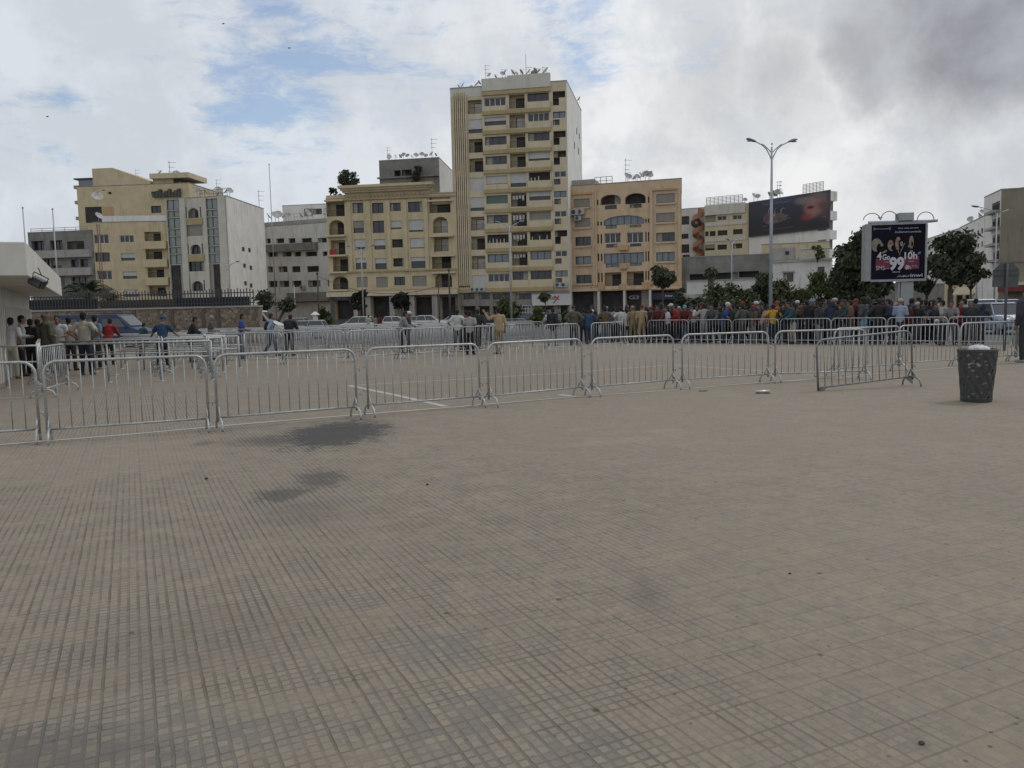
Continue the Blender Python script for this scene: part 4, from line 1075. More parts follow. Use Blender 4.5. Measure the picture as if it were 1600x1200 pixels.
# floodlight under the canopy edge
rr = ray(49, 440); t = K0.y * 1.06 / rr.y; p = Vector((rr.x * t, rr.y * t, CAMH + rr.z * t)) + kn * .12
fl = empty('floodlight', p, 0, 'black floodlight hanging from the edge of the kiosk canopy', 'floodlight')
ax = Matrix.Rotation(R(28), 3, 'Y')
def xf(vs): return [p + ax @ Vector(v) for v in vs]
mb = MB(); mb.hexa(xf([(-.15, -.08, -.12), (.15, -.08, -.12), (.15, .1, -.12), (-.15, .1, -.12), (-.17, -.12, .08), (.17, -.12, .08), (.17, .14, .08), (-.17, .14, .08)])); mb.build('lamp_housing', FR_D, fl, bevel=.01)
mb = MB(); mb.hexa(xf([(-.14, -.128, -.08), (.14, -.128, -.08), (.14, -.124, -.08), (-.14, -.124, -.08), (-.14, -.128, .06), (.14, -.128, .06), (.14, -.124, .06), (-.14, -.124, .06)])); mb.build('lamp_glass', G_DARK, fl)
mb = MB(); mb.tube(xf([(-.18, 0, 0), (-.18, .05, .16), (.18, .05, .16), (.18, 0, 0)]), .014, 6); mb.tube(xf([(0, .05, .16), (-.12, .0, .3)]), .012, 6); mb.build('bracket', FR_D, fl)

# ---------------------------------------------------------------- stone retaining wall and iron fence at left
def stone_material():
    m = bpy.data.materials.new('rubble_stone'); m.use_nodes = True; n = NT(m.node_tree); bs = n.n['Principled BSDF']
    pos = n.node('ShaderNodeNewGeometry').outputs['Position']
    vo = n.node('ShaderNodeTexVoronoi'); n.put(vo.inputs['Vector'], pos); vo.inputs['Scale'].default_value = 4.0
    ve = n.node('ShaderNodeTexVoronoi', feature='DISTANCE_TO_EDGE'); n.put(ve.inputs['Vector'], pos); ve.inputs['Scale'].default_value = 4.0
    c = n.mix(n.xyz(vo.outputs['Color'])[0], (.14, .105, .075), (.29, .23, .165))
    c = n.mix(n.m('SUBTRACT', 1, n.smooth(ve.outputs['Distance'], .02, .07)), c, (.085, .075, .065))
    n.put(bs.inputs['Base Color'], c); bs.inputs['Roughness'].default_value = .9
    b = n.node('ShaderNodeBump'); b.inputs['Strength'].default_value = .6; b.inputs['Distance'].default_value = .04; n.put(b.inputs['Height'], ve.outputs['Distance']); n.put(bs.inputs['Normal'], b.outputs[0])
    return m
f = Fac((20, 482), 58, (404, 483), 56)
RW = f; zw = f.uz(250, 483)[1]
root = empty('retaining_wall', f.p(f.L / 2, 0), 0, 'rubble stone retaining wall behind the blue van', 'wall')
part(root, 'wall', stone_material(), lambda m: f.box(m, 0, f.L, -.14, zw, -.6, 0))
part(root, 'coping', GREYL, lambda m: f.box(m, -.05, f.L + .05, zw, zw + .12, -.65, .06))
def ribs(m):
    for x in (210, 269, 318, 341): a = f.uz(x, 495)[0]; f.box(m, a - .12, a + .12, -.1, zw, .002, .08)
part(root, 'buttress', mat('stone_pier', (.12, .09, .07), .9), ribs)
fz = f.uz(330, 452)[1]
root = empty('iron_fence', f.p(f.L / 2, zw + .12, -.3), 0, 'dark iron paling fence standing on the stone retaining wall', 'fence')
def pales(m):
    k = 0.1
    while k < f.L - .5:
        f.box(m, k, k + .07, zw + .122, fz + .05 * math.sin(k * 9), -.33, -.30); k += .23
part(root, 'pales', FR_D, pales)
part(root, 'rail', FR_D, lambda m: [f.box(m, 0, f.L - .4, z, z + .07, -.36, -.331) for z in (zw + .3, fz - .3)])
a = f.uz(268, 470)[0]; b = f.uz(386, 470)[0]
part(root, 'backing_sheet', mat('dark_sheet', (.03, .03, .03), .8), lambda m: (f.box(m, a, b, zw + .13, fz - .55, -.42, -.40), f.box(m, .5, f.uz(148, 470)[0], zw + .13, fz - .45, -.42, -.40)))
part(root, 'backing_board', mat('brown_sheet', (.09, .075, .055), .8), lambda m: f.box(m, f.uz(149, 470)[0], a - .02, zw + .13, zw + .7, -.42, -.40))
# terrace behind the retaining wall
mb = MB(); P = f.p; _r = ray(396, 480); _q = Vector((_r.x, _r.y, 0)) * (84 / _r.y) + UP * -.1
mb.prism([P(-8, -.1, -.7), P(f.L - .1, -.1, -.7), _q, P(-30, -.1, -28)], UP * zw)
structure('terrace', mb, mat('earth', (.17, .15, .125)))
# ================================================================ VEGETATION
def leafmat(name, c, var=.35):
    if name in MATS: return MATS[name]
    m = bpy.data.materials.new(name); m.use_nodes = True; n = NT(m.node_tree); bs = n.n['Principled BSDF']
    g = n.node('ShaderNodeNewGeometry'); pos = g.outputs['Position']
    k = n.smooth(n.noise(pos, 1.3, 4, .6), .3, .7); rnd = g.outputs['Random Per Island']
    col = n.mix(k, tuple(x * (1 - var) for x in c), tuple(x * (1 + var) for x in c))
    col = n.mix(n.m('MULTIPLY', rnd, .45), col, (c[0] * 1.7, c[1] * 1.45, c[2] * 1.1))
    n.put(bs.inputs['Base Color'], col); bs.inputs['Roughness'].default_value = .7; bs.inputs['Specular IOR Level'].default_value = .2
    MATS[name] = m; return m
LEAF_D = leafmat('foliage_dark', (.048, .058, .036)); LEAF_M = leafmat('foliage_mid', (.055, .074, .032)); LEAF_L = leafmat('foliage_light', (.07, .095, .035)); LEAF_O = leafmat('foliage_olive', (.06, .065, .035))
BARK = mat('bark', (.085, .07, .055), .95, var=.3, scale=6)
def leaves(mb, clumps, n, size, rnd, flat=.8):
    tot = sum(r ** 2 for _, r in clumps)
    for c, r in clumps:
        for _ in range(max(4, int(n * r * r / tot))):
            th, cz = rnd.uniform(0, 6.283), rnd.uniform(-1, 1); q = math.sqrt(1 - cz * cz); rad = r * min(1.45, abs(rnd.gauss(.78, .26)))
            p = Vector(c) + Vector((q * math.cos(th), q * math.sin(th), cz * flat)) * rad
            a = Vector((rnd.gauss(0, 1), rnd.gauss(0, 1), rnd.gauss(0, 1))).normalized(); b = a.orthogonal().normalized(); s = size * rnd.uniform(.6, 1.4)
            w = a.cross(b) * s * .45; b = b * s
            mb.add((p - b, p + w, p + b, p - w), ((0, 1, 2, 3),))
def tree(base, h, cr, label, m=LEAF_D, trunk_h=None, n=2600, size=.16, seed=1, name='tree', group=None, clumps=14, flat=.8, trunk_r=.14, squash=1.0, lean=(0, 0)):
    rnd = random.Random(seed); th = trunk_h if trunk_h is not None else h * .4
    root = empty(name, base, 0, label, 'tree' if 'bush' not in name and 'shrub' not in name else 'bush', group)
    mb = MB(); top = Vector(base) + Vector((lean[0], lean[1], th))
    mb.tube([Vector(base) - UP * .1, Vector(base) * .5 + top * .5 + Vector((rnd.uniform(-.1, .1), 0, 0)), top], trunk_r, 8, r2=trunk_r * .7)
    cc = []
    cz = th + (h - th) * .5; vr = (h - th) * .5
    for i in range(int(clumps * 1.6)):
        a = rnd.uniform(0, 6.283); q = rnd.uniform(.15, .86); zz = rnd.uniform(-.8, .8)
        lim = math.sqrt(max(.05, 1 - zz * zz))
        c = Vector(base) + Vector((lean[0] + math.cos(a) * cr * q * lim, lean[1] + math.sin(a) * cr * q * lim * squash, cz + zz * vr)); r = cr * rnd.uniform(.20, .40)
        cc.append((c, r)); mb.tube([top - UP * .2, (top + c) * .5 + Vector((0, 0, -.15)), c], trunk_r * .45, 5, r2=trunk_r * .12)
    mb.build('trunk', BARK, root, smooth=True)
    lb = MB(); leaves(lb, cc, n, size, rnd, flat); lb.build('crown', m, root)
    return root
def on(px, Y, z=0.0):
    r = ray(px, 480); return Vector((r.x * Y / r.y, Y, z))
def zat(px, py, Y): return at(px, py, Y).z
# big dark evergreen behind the advertising column, tree to its right
tree(on(1338, 62, -.13), zat(1338, 352, 62), 2.0, 'tall dark broad evergreen between the poster house and the advertising column', LEAF_D, 1.0, 6500, .26, 3, clumps=26, trunk_r=.25)
tree(on(1352, 66, -.13), zat(1352, 358, 66), 2.4, 'dark evergreen showing behind the left side of the advertising column', LEAF_D, 1.0, 4200, .26, 4, clumps=18, trunk_r=.22)
tree(on(1484, 60, -.13), zat(1484, 364, 60), 2.1, 'round dark street tree right of the advertising column', LEAF_D, 3.2, 5000, .22, 5, clumps=22, trunk_r=.2)
tree(on(1516, 62, -.13), zat(1516, 405, 62), 1.1, 'small dark tree crown at the right flank of the round street tree', LEAF_D, 2.9, 1300, .2, 6, clumps=9, trunk_r=.1)
tree(on(1448, 64, -.13), zat(1448, 388, 64), 1.6, 'dark tree crown filling the gap right beside the advertising panel', LEAF_D, 2.5, 2400, .22, 16, clumps=12, trunk_r=.15)
tree(on(1036, 98, .02), zat(1036, 416, 98), 1.75, 'small olive street tree in front of the orange building', LEAF_O, 4.2, 1900, .22, 7, clumps=11)
tree(on(853, 104, .02), zat(853, 461, 104), 1.4, 'sparse leaning street tree in front of the tower shop sign', LEAF_O, 3.2, 900, .2, 8, clumps=8, trunk_r=.08)
tree(on(840, 92, -.1), zat(840, 478, 92), 1.2, 'clipped round green bush at the foot of the tower', LEAF_L, .4, 1500, .16, 9, name='bush', clumps=8)
tree(on(791, 94, -.1), zat(791, 467, 94), 2.0, 'wide green bush in front of the tower entrance', LEAF_M, .5, 2000, .2, 10, name='bush', clumps=10)
tree(on(880, 96, -.1), zat(880, 479, 96), .9, 'small green bush right of the tower shop front', LEAF_M, .4, 800, .16, 11, name='bush', clumps=6)
tree(on(560, 112, .02), zat(560, 455, 112), 1.5, 'dark climbing tree against the cornice building shops', leafmat('foliage_near_black', (.024, .029, .019)), 2.4, 1300, .24, 12, clumps=8)
tree(on(628, 112, .02), zat(628, 459, 112), 1.9, 'dark tree shading the shops of the cornice building', leafmat('foliage_near_black', (.024, .029, .019)), 2.6, 1700, .24, 13, clumps=9)
tree(on(508, 100, -.1), zat(508, 478, 100), 1.6, 'green bush at the left corner of the cornice building', LEAF_M, .5, 1500, .22, 14, name='bush', clumps=9)
tree(on(1136, 74, -.1), zat(1136, 445, 74), 2.6, 'spreading green shrub in front of the garden wall', LEAF_M, .6, 3400, .2, 15, name='shrub', clumps=14)
tree(on(1164, 78, -.1), zat(1164, 452, 78), 1.9, 'low green shrub just right of the spreading shrub', LEAF_M, .5, 1800, .2, 17, name='shrub', clumps=9)
tree(on(1194, 80, -.1), zat(1194, 424, 80), 1.7, 'thin dark tree behind the tall lamp post', LEAF_D, 2.2, 1500, .2, 18, clumps=10, trunk_r=.1)
tree(on(1238, 76, -.1), zat(1238, 434, 76), 1.9, 'scrubby olive tree in front of the lattice house', LEAF_O, 1.3, 1500, .18, 19, clumps=9, trunk_r=.12)
tree(on(1282, 70, -.1), zat(1282, 420, 70), 1.9, 'feathery green tree in front of the lattice house corner', LEAF_L, 1.2, 3000, .14, 20, clumps=14, trunk_r=.12)
tree(on(1302, 74, -.1), zat(1302, 428, 74), 1.5, 'green tree right of the feathery tree', LEAF_M, 1.2, 1700, .18, 21, clumps=9, trunk_r=.12)
tree(on(1078, 84, -.1), zat(1078, 470, 84), 1.2, 'grey green bush at the foot of the orange building corner', LEAF_O, .4, 900, .18, 22, name='bush', clumps=7)
tree(on(1069, 96, -.1), zat(1069, 440, 96), 1.3, 'dark creeper tree at the gap right of the orange building', LEAF_D, 1.0, 1400, .2, 23, clumps=9)
tree(on(1276, 108.5, zat(1276, 395, 109) - 1.2) , 2.2, 1.0, 'potted palm-like plant on the roof behind the lattice parapet', LEAF_L, .3, 500, .2, 24, name='shrub', clumps=6)
for k_, (px_, py_, Y_, r_, m_, lb_) in enumerate(((1092, 462, 80, 1.3, LEAF_D, 'dark low bush left of the spreading green shrub'), (1118, 452, 86, 1.6, LEAF_D, 'dark bush behind the spreading green shrub'), (1222, 455, 72, 1.4, LEAF_M, 'low green bush just right of the tall lamp post'), (1258, 448, 80, 1.7, LEAF_D, 'dark bush between the scrubby tree and the feathery tree'), (1312, 440, 66, 1.5, LEAF_M, 'green bush at the left foot of the tall dark evergreen'), (1208, 440, 88, 1.5, LEAF_D, 'dark small tree directly behind the tall lamp post'))):
    tree(on(px_, Y_, -.1), zat(px_, py_, Y_), r_, lb_, m_, .3, 1700, .2, 60 + k_, name='bush', clumps=10)
root = empty('dead_palm', on(1108, 82, -.1), 0, 'thick bare leaning palm trunk in front of the garden wall', 'trunk'); p_ = root.location.copy(); mb = MB(); mb.tube([p_, p_ + Vector((.25, 0, 2.6)), p_ + Vector((.15, 0, zat(1110, 428, 82)))], .42, 9, r2=.30); mb.build('trunk', BARK, root, smooth=True)
lb = MB(); leaves(lb, [(p_ + Vector((.15, 0, zat(1110, 426, 82))), .7)], 220, .2, random.Random(4)); lb.build('crown', LEAF_O, root)
b = B6F.p(3.1, zt if False else B6F.uz(545, 296)[1], -1.6)
tree(b, zat(545, 268, b.y) - b.z, 1.9, 'bushy roof garden tree on the cornice building', LEAF_D, .8, 1900, .2, 25, clumps=12)
b = B6F.p(1.2, B6F.uz(520, 305)[1] - .4, -1.0)
tree(b, 1.5, .9, 'low roof garden bush at the corner of the cornice building', LEAF_D, .2, 700, .16, 26, name='bush', clumps=6)
b = B6F.p(.5, B6F.uz(520, 303)[1] - .5, -.8)
tree(b, 1.9, .45, 'little roof garden shrub at the very corner of the cornice building', LEAF_D, .6, 250, .14, 27, name='shrub', clumps=4)
b = B7F.p(7.5, B7Z - 6.2, .9)
tree(b, 5.0, 1.7, 'dark shrub overgrowing the loggia of the grey rooftop block', LEAF_D, .4, 1300, .22, 28, name='shrub', clumps=9, squash=.3)
def leaning_cactus():
    root = empty('yucca', on(418, 96, -.1), 0, 'pair of dark yucca stems behind the white minibus', 'plant')
    mb = MB(); b = root.location; s = 96 / FPX
    A = Vector(b); tips = [A + Vector((-.3, 0, zat(418, 466, 96))), A + Vector((2.2, .1, zat(445, 478, 96)))]
    mb.tube([A + Vector((.1, 0, 0)), tips[0]], .3, 7, r2=.2); mb.tube([A + Vector((.4, 0, 0)), A + Vector((1.2, .05, 1.2)), tips[1]], .2, 7, r2=.16)
    mb.build('stem', BARK, root, smooth=True)
    lb = MB(); rnd = random.Random(2); leaves(lb, [(tips[0] + UP * .2, 1.0), (tips[0] - UP * .8, .7), (tips[1] + UP * .1, .9), (tips[1] + Vector((.5, 0, .5)), .6)], 900, .26, rnd); lb.build('leaf_tuft', LEAF_D, root)
leaning_cactus()
def palm(base, h, L, label, seed, n=26, m=None):
    rnd = random.Random(seed); root = empty('palm_tree', base, 0, label, 'palm'); mb = MB(); top = Vector(base) + UP * h
    mb.tube([Vector(base), top], .3, 8, r2=.22); mb.build('trunk', BARK, root, smooth=True)
    fb = MB()
    for i in range(n):
        a = rnd.uniform(0, 6.283); el = rnd.uniform(.15, 1.35); l = L * rnd.uniform(.75, 1.1); d = Vector((math.cos(a), math.sin(a), 0))
        pts = []
        for k in range(9):
            t = k / 8; pts.append(top + d * l * math.cos(el) * t + UP * (l * math.sin(el) * t - l * .55 * t * t))
        fb.tube(pts, .03, 4, caps=False, r2=.01)
        for k in range(1, 9):
            for j in range(2):
                p = pts[k] * (1 - j * .5) + pts[k - 1] * j * .5; tt = (pts[k] - pts[k - 1]).normalized(); sd_ = tt.cross(UP).normalized()
                for s in (-1, 1):
                    tip = p + sd_ * s * l * .16 + tt * l * .10 - UP * l * .05; w = tt * .045
                    fb.add((p - w, p + w, tip + w * .2, tip - w * .2), ((0, 1, 2, 3),))
    fb.build('fronds', m or LEAF_M, root); return root
palm(on(137, 61, zw - .3), 1.35, 3.0, 'dark green palm spreading over the iron fence beside the kiosk', 3, 40, LEAF_D)
palm(on(171, 62, zw - .3), 1.0, 1.7, 'small brownish palm crown right of the dark green palm', 5, 20, leafmat('foliage_brown', (.12, .085, .045)))

# ================================================================ LAMPS, POLES, SIGN, BIN
GALV = mat('galvanised_steel', (.41, .42, .415), .48, .5, var=.18, scale=14, streak=.3, dirt=(.22, .2, .18))
GALV_D = mat('weathered_steel', (.23, .235, .235), .5, .6, var=.2, scale=9)
LAMPM = mat('lamp_grey', (.36, .375, .385), .5, .2); HEADM = mat('lamp_head_blue_grey', (.16, .19, .24), .45, .2); GLASSW = mat('lamp_glass_pale', (.35, .36, .36), .2)
def street_lamp(base, h, label, px_top=None, arm=1.0, r=.09, rz=0.0):
    root = empty('street_lamp', base, rz, label, 'street lamp', 'twin-arm street lamps')
    mb = MB(); mb.tube([(0, 0, 0), (0, 0, h * .6), (0, 0, h - .2)], r * 1.15, 10, r2=r * .55); mb.lathe([(r * 2, 0), (r * 2, .35), (r * 1.2, .5)], seg=10)
    mb.lathe([(0, h + .04), (.05, h), (.05, h - .05), (.03, h - .1)], seg=8); mb.build('pole', LAMPM, root, smooth=True)
    for s in (-1, 1):
        ka = arm; z0 = h - .96
        ab = MB(); ab.tube([(0, 0, z0), (s * .13 * ka, 0, z0 + .30), (s * .33 * ka, 0, z0 + .64), (s * .58 * ka, 0, z0 + .86), (s * .93 * ka, 0, z0 + 1.02)], .034, 8)
        ab.tube([(0, 0, z0 + .41), (s * .22 * ka, 0, z0 + .64), (s * .45 * ka, 0, z0 + .84), (s * .6 * ka, 0, z0 + .93)], .028, 6)
        arm_o = ab.build('arm', LAMPM, root, smooth=True)
        hb = MB(); rot = Matrix.Rotation(-s * .28, 3, 'Y')
        prof = [(0, .0), (.12, .085), (.35, .14), (.6, .16), (.8, .12), (.92, .02)]
        vs = []; fs = []
        for i, (x, w) in enumerate(prof):
            for k in range(8):
                a = 2 * math.pi * k / 8; v = Vector((s * x * .74, w * .95 * math.cos(a), w * .70 * math.sin(a) * (1 if math.sin(a) > 0 else .45)))
                vs.append(rot @ v + Vector((s * (.90 * ka), 0, z0 + 1.01)))
        for i in range(len(prof) - 1):
            for k in range(8): fs.append((i * 8 + k, i * 8 + (k + 1) % 8, i * 8 + 8 + (k + 1) % 8, i * 8 + 8 + k))
        hb.add(vs, fs); hd = hb.build('lamp_head', HEADM, root, smooth=True)
        gb = MB(); gb.ell(rot @ Vector((s * .42, 0, -.055)) + Vector((s * (.90 * ka), 0, z0 + 1.01)), (.2, .09, .04), 10, 6); gb.build('lamp_glass', GLASSW, hd, smooth=True)
    return root
def lampset(px, pytop, Y, label, **k):
    b = on(px, Y, -.1); return street_lamp(b, zat(px, pytop, Y) + .1, label, **k)
lampset(1204, 224, 46, 'tallest twin-arm street lamp rising from the crowd against the clouds', r=.1, rz=.15)
lampset(799, 349, 84, 'twin-arm street lamp in front of the tower', r=.1, rz=-.12)
lampset(567.5, 386, 102, 'twin-arm street lamp in front of the cornice building', r=.1, rz=-.1, arm=1.35)
lampset(359, 411, 108, 'twin-arm street lamp in front of the white blind side wall', r=.09, arm=1.1)
lampset(1143, 377, 96, 'small twin-arm street lamp in front of the cream building', r=.09, arm=.9, rz=.9)
def single_lamp(px, pytop, Y, dx, label):
    root = empty('street_lamp', on(px, Y, -.1), 0, label, 'street lamp'); h = zat(px, pytop, Y) + .1
    mb = MB(); mb.tube([(0, 0, 0), (0, 0, h)], .09, 8, r2=.06); mb.tube([(-.5, 0, h * .42), (.5, 0, h * .42)], .03, 5); mb.build('pole', LAMPM, root, smooth=True)
    ab = MB(); ab.tube([(0, 0, h - .1), (dx * .4, 0, h + .35), (dx, 0, h + .6)], .04, 6); ab.build('arm', LAMPM, root, smooth=True)
    hb = MB(); hb.ell((dx * 1.25, 0, h + .68), (.42, .16, .1), 10, 6, Matrix.Rotation(.15, 3, 'Y')); hb.build('lamp_head', HEADM, root, smooth=True)
    if label.startswith('single'): 
        ab = MB(); ab.tube([(0, 0, h - .1), (.5, 0, h + .1), (1.1, 0, h + .3)], .035, 6); ab.build('arm', LAMPM, root, smooth=True)
single_lamp(1553, 333, 78, -1.7, 'single-headed street lamp on the right street in front of the white corner block')
single_lamp(1525, 386, 90, -.5, 'short street lamp with a flat head in the right street behind the dark tree')
def pole(px, pytop, pyb, Y, r, label, name='pole', cat='pole', m=LAMPM, z0=-.1, group=None):
    root = empty(name, on(px, Y, z0), 0, label, cat, group); a = at(px, pyb, Y); b = at(px, pytop, Y)
    h = b.z - z0
    mb = MB(); mb.tube([(0, 0, 0), (0, 0, h)], r, 8, r2=r * .7); mb.build('shaft', m, root, smooth=True)
    mb = MB(); mb.ell((0, 0, h + r * .6), (r * 1.3, r * 1.3, r * 1.3), 8, 5); mb.build('finial', m, root, smooth=True)
for px, pt, lb in ((2, 322, 'thin flagpole at the very left edge above the kiosk'), (47, 325, 'thin flagpole above the kiosk, left of the grey block corner'), (93, 327, 'thin flagpole in front of the grey block')): pole(px, pt, 400, 62, .06, lb, 'flagpole', 'flagpole', LAMPM, 0, 'flagpoles')
pole(160, 352, 455, 75, .05, 'reddish lattice mast with a pair of rods in front of the pale yellow block', 'mast', 'mast', mat('rust', (.16, .07, .045), .8))
pole(163.5, 352, 455, 75, .05, 'right rod beside the reddish mast in front of the pale yellow block', 'mast', 'mast', mat('rust', (.16, .07, .045), .8))
pole(431, 257, 352, 158, .11, 'very tall thin radio mast left of centre against the sky', 'radio_mast', 'mast', LAMPM)
pole(498, 428, 505, 98, .13, 'dark wooden utility pole left of the cornice building', 'utility_pole', 'pole', BARK)
pole(461, 448, 505, 100, .07, 'thin grey pole in front of the dirty white block', 'utility_pole', 'pole', LAMPM)
pole(703, 423, 505, 96, .13, 'dark wooden utility pole at the joint of the cornice building and the tower', 'utility_pole', 'pole', BARK)
pole(686, 449, 505, 98, .09, 'short dark pole in front of the cornice building right bay', 'utility_pole', 'pole', BARK)
root = empty('overhead_cable', (0, 0, 0), 0, 'sagging black cable across the front of the cornice building', 'cable')
mb = MB(); a, b = at(498, 432, 98), at(703, 440, 96)
pts = []
for k in range(17):
    t = k / 16; p = a.lerp(b, t); p.z -= 3.2 * 4 * t * (1 - t) * .55; pts.append(p)
mb.tube(pts, .03, 4); mb.build('cable', FR_D, root)
# advertising column
Y0 = 43.5
adc = on(1398, Y0, -.1)
fa = Fac((1350, 440), Y0 + .1, (1446, 437), Y0 - .25)
root = empty('advertising_column', fa.p(fa.L / 2, 0, -.3), 0, 'illuminated-type advertising column with a square navy phone poster above the crowd', 'billboard')
u0, u1, z0, z1 = fa.rect(1352, 349.5, 1447, 438)
ub = fa.uz(1360.5, 390)[0]
PG = mat('panel_grey', (.30, .31, .31), .5, .2, var=.08, scale=2)
part(root, 'casing', PG, lambda m: (fa.box(m, u0 - .02, u1 + .02, z0, z1, -.55, -.03),))
part(root, 'frame', mat('frame_grey', (.29, .30, .30), .5, .3), lambda m: (fa.box(m, ub, u1 + .02, z0 - .06, z0 + .06, -.028, .06), fa.box(m, ub, u1 + .02, z1 - .05, z1 + .05, -.028, .06), fa.box(m, u1 - .06, u1 + .04, z0 + .062, z1 - .052, -.028, .06), fa.box(m, u0 - .04, ub, z0 - .02, z1 + .02, -.028, .05)))
c0, c1, cz, _ = fa.rect(1404, 440, 1428, 480)
part(root, 'column', PG, lambda m: (fa.box(m, c0, c0 + (c1 - c0) * .12, -.12, z0 - .062, -.5, -.1), fa.box(m, c0 + (c1 - c0) * .17, c1, -.12, z0 - .062, -.5, -.08)))
def topbar(m):
    a, b, c, d = fa.rect(1358, 344, 1466, 349); m.tube([fa.p(a, (c + d) / 2, -.1), fa.p(b - .35, (c + d) / 2, -.1), fa.p(b, (c + d) / 2 + .02, -.1)], .1, 8, r2=.07)
part(root, 'top_bar', mat('tube_blue_grey', (.30, .32, .37), .4, .3), topbar)
a, b, c, d = fa.rect(1404, 332.5, 1427, 343); part(root, 'lamp_box', PG, lambda m: fa.box(m, a, b, c - .05, d, -.5, .1))
def arcs(m):
    for x0, x1, y, h in ((1349, 1375, 344, 10), (1376, 1402, 344, 13), (1433, 1459, 344, 12)):
        a = fa.uz(x0, y)[0]; b = fa.uz(x1, y)[0]; z = fa.uz(x0, y)[1]; zt_ = h / FPX * Y0
        m.tube([fa.p((a + b) / 2 - (b - a) / 2 * math.cos(math.pi * k / 12), z + zt_ * math.sin(math.pi * k / 12), .02) for k in range(13)], .022, 5)
    a = fa.uz(1375.5, 340)[0]; z = fa.uz(1375, 343)[1]; m.tube([fa.p(a - .12, z + .12, .02), fa.p(a, z, .02), fa.p(a + .12, z + .12, .02), fa.p(a - .12, z + .12, .02)], .018, 4)
part(root, 'hoop_ornament', FR_D, arcs)
# poster art on the column
NAVY = mat('poster_navy', (.010, .011, .022), .8, var=.3, scale=.6, spec=.1); WHT = mat('poster_white', (.55, .53, .56), .7, spec=.1); CRIM = mat('poster_crimson', (.13, .008, .035), .5, var=.25, scale=1.5)
SKN = mat('poster_skin', (.24, .16, .125), .5, var=.35, scale=3.5); HAIRP = mat('poster_hair', (.012, .009, .009), .9, spec=.1); BLON = mat('poster_fair', (.25, .21, .16), .6, var=.5, scale=7)
pu0, pu1, pz0, pz1 = ub + .05, u1 - .07, z0 + .06, z1 - .06
post = part(root, 'poster', NAVY, lambda m: fa.box(m, pu0, pu1, pz0, pz1, -.028, .0))
def pp(x, y): return pu0 + (pu1 - pu0) * x, pz1 - (pz1 - pz0) * y
def pdisc(m, cx, cy, rx, ry, n, rot=0, N=18):
    u, z = pp(cx, cy); W_ = pu1 - pu0
    m.poly([fa.p(u + W_ * (rx * math.cos(t) * math.cos(rot) - ry * math.sin(t) * math.sin(rot)), z + W_ * (rx * math.cos(t) * math.sin(rot) + ry * math.sin(t) * math.cos(rot)), n) for t in [2 * math.pi * k / N for k in range(N)]])
mb = MB(); 
for cx, cy, rx, ry, mi, n in ((.09, .36, .105, .13, 2, .003), (.15, .42, .06, .09, 1, .006), (.19, .36, .03, .03, 0, .009),
        (.37, .31, .085, .12, 1, .003), (.355, .37, .055, .105, 0, .006), (.40, .42, .03, .05, 1, .009), (.35, .345, .02, .008, 1, .012), (.38, .47, .02, .008, 2, .012),
        (.52, .28, .10, .12, 1, .0035), (.495, .34, .055, .13, 0, .0065), (.53, .36, .025, .09, 1, .0095), (.56, .35, .03, .05, 0, .0125),
        (.80, .32, .11, .15, 1, .003), (.745, .33, .045, .13, 0, .006), (.70, .40, .02, .022, 0, .009), (.76, .36, .02, .05, 1, .010), (.745, .455, .02, .02, 1, .012), (.745, .49, .03, .03, 0, .011)):
    mb.mt(mi); pdisc(mb, cx, cy, rx, ry, n)
mb.mt(2); 
for t0, t1 in (((.62, .34), (.55, .48)), ((.47, .38), (.51, .52)), ((.55, .48), (.525, .56))):
    (ua, za), (ubb, zb) = pp(*t0), pp(*t1); mb.tube([fa.p(ua, za, .02), fa.p(ubb, zb, .02)], .018, 4)
mb.mt(2); pdisc(mb, .90, .53, .035, .02, .006, .6); pdisc(mb, .24, .49, .06, .02, .006, .5)
mb.build('printed_portraits', [SKN, HAIRP, BLON], post)
mb = MB()
for x0, y0, x1, y1 in ((.08, .63, .32, .70), (.62, .60, .88, .68), (.08, .70, .32, .76), (.62, .72, .88, .82), (.22, .76, .34, .82), (.60, .66, .9, .74)):
    a, zt_ = pp(x0, y0); b, zb = pp(x1, y1); mb.hexa([fa.p(a, zb, .004), fa.p(b, zb, .004), fa.p(b, zb, .001), fa.p(a, zb, .001), fa.p(a, zt_, .004), fa.p(b, zt_, .004), fa.p(b, zt_, .001), fa.p(a, zt_, .001)]) if (x0, y0) in ((.08, .63), (.62, .60)) else None
a, zt_ = pp(.08, .60); b, zb = pp(.36, .84)
mb = MB(); 
for (x0, y0, x1, y1) in ((.08, .61, .36, .80), (.61, .585, .90, .82)):
    a, zt_ = pp(x0, y0); b, zb = pp(x1, y1); mb.quad(fa.p(a, zb, .015), fa.p(b, zb, .015), fa.p(b, zt_, .015), fa.p(a, zt_, .015))
mb.build('printed_crimson_band', CRIM, post)
mb = MB(); Pn = fa.o + fa.n * .024
def w(s, x0, y0, x1, y1, b=.0, nn=0.0):
    a, zt_ = pp(x0, y0); b_, zb = pp(x1, y1); fit_text(mb, s, Pn + fa.n * nn, fa.u, UP, a, b_, zb, zt_, b)
w('4', .10, .49, .19, .635, .02); w('Go', .205, .535, .345, .64, .02); w('10h', .62, .505, .86, .64, .02); w('SMS', .085, .745, .25, .825, -.012); w('8h', .64, .745, .74, .825, .01)
w('99', .335, .59, .62, .84, .045, .004); w('DIRHAMS', .40, .855, .545, .878, 0); w('inwi', .74, .905, .965, .965, .008)
w('Avec ceux qui sont', .485, .05, .87, .085, .0); w('doublement connectés', .43, .115, .92, .15, .0)
w('[', .03, .04, .045, .09, .01); w(']', .325, .04, .34, .09, .01); w('Exclusivement', .055, .055, .315, .075, 0)
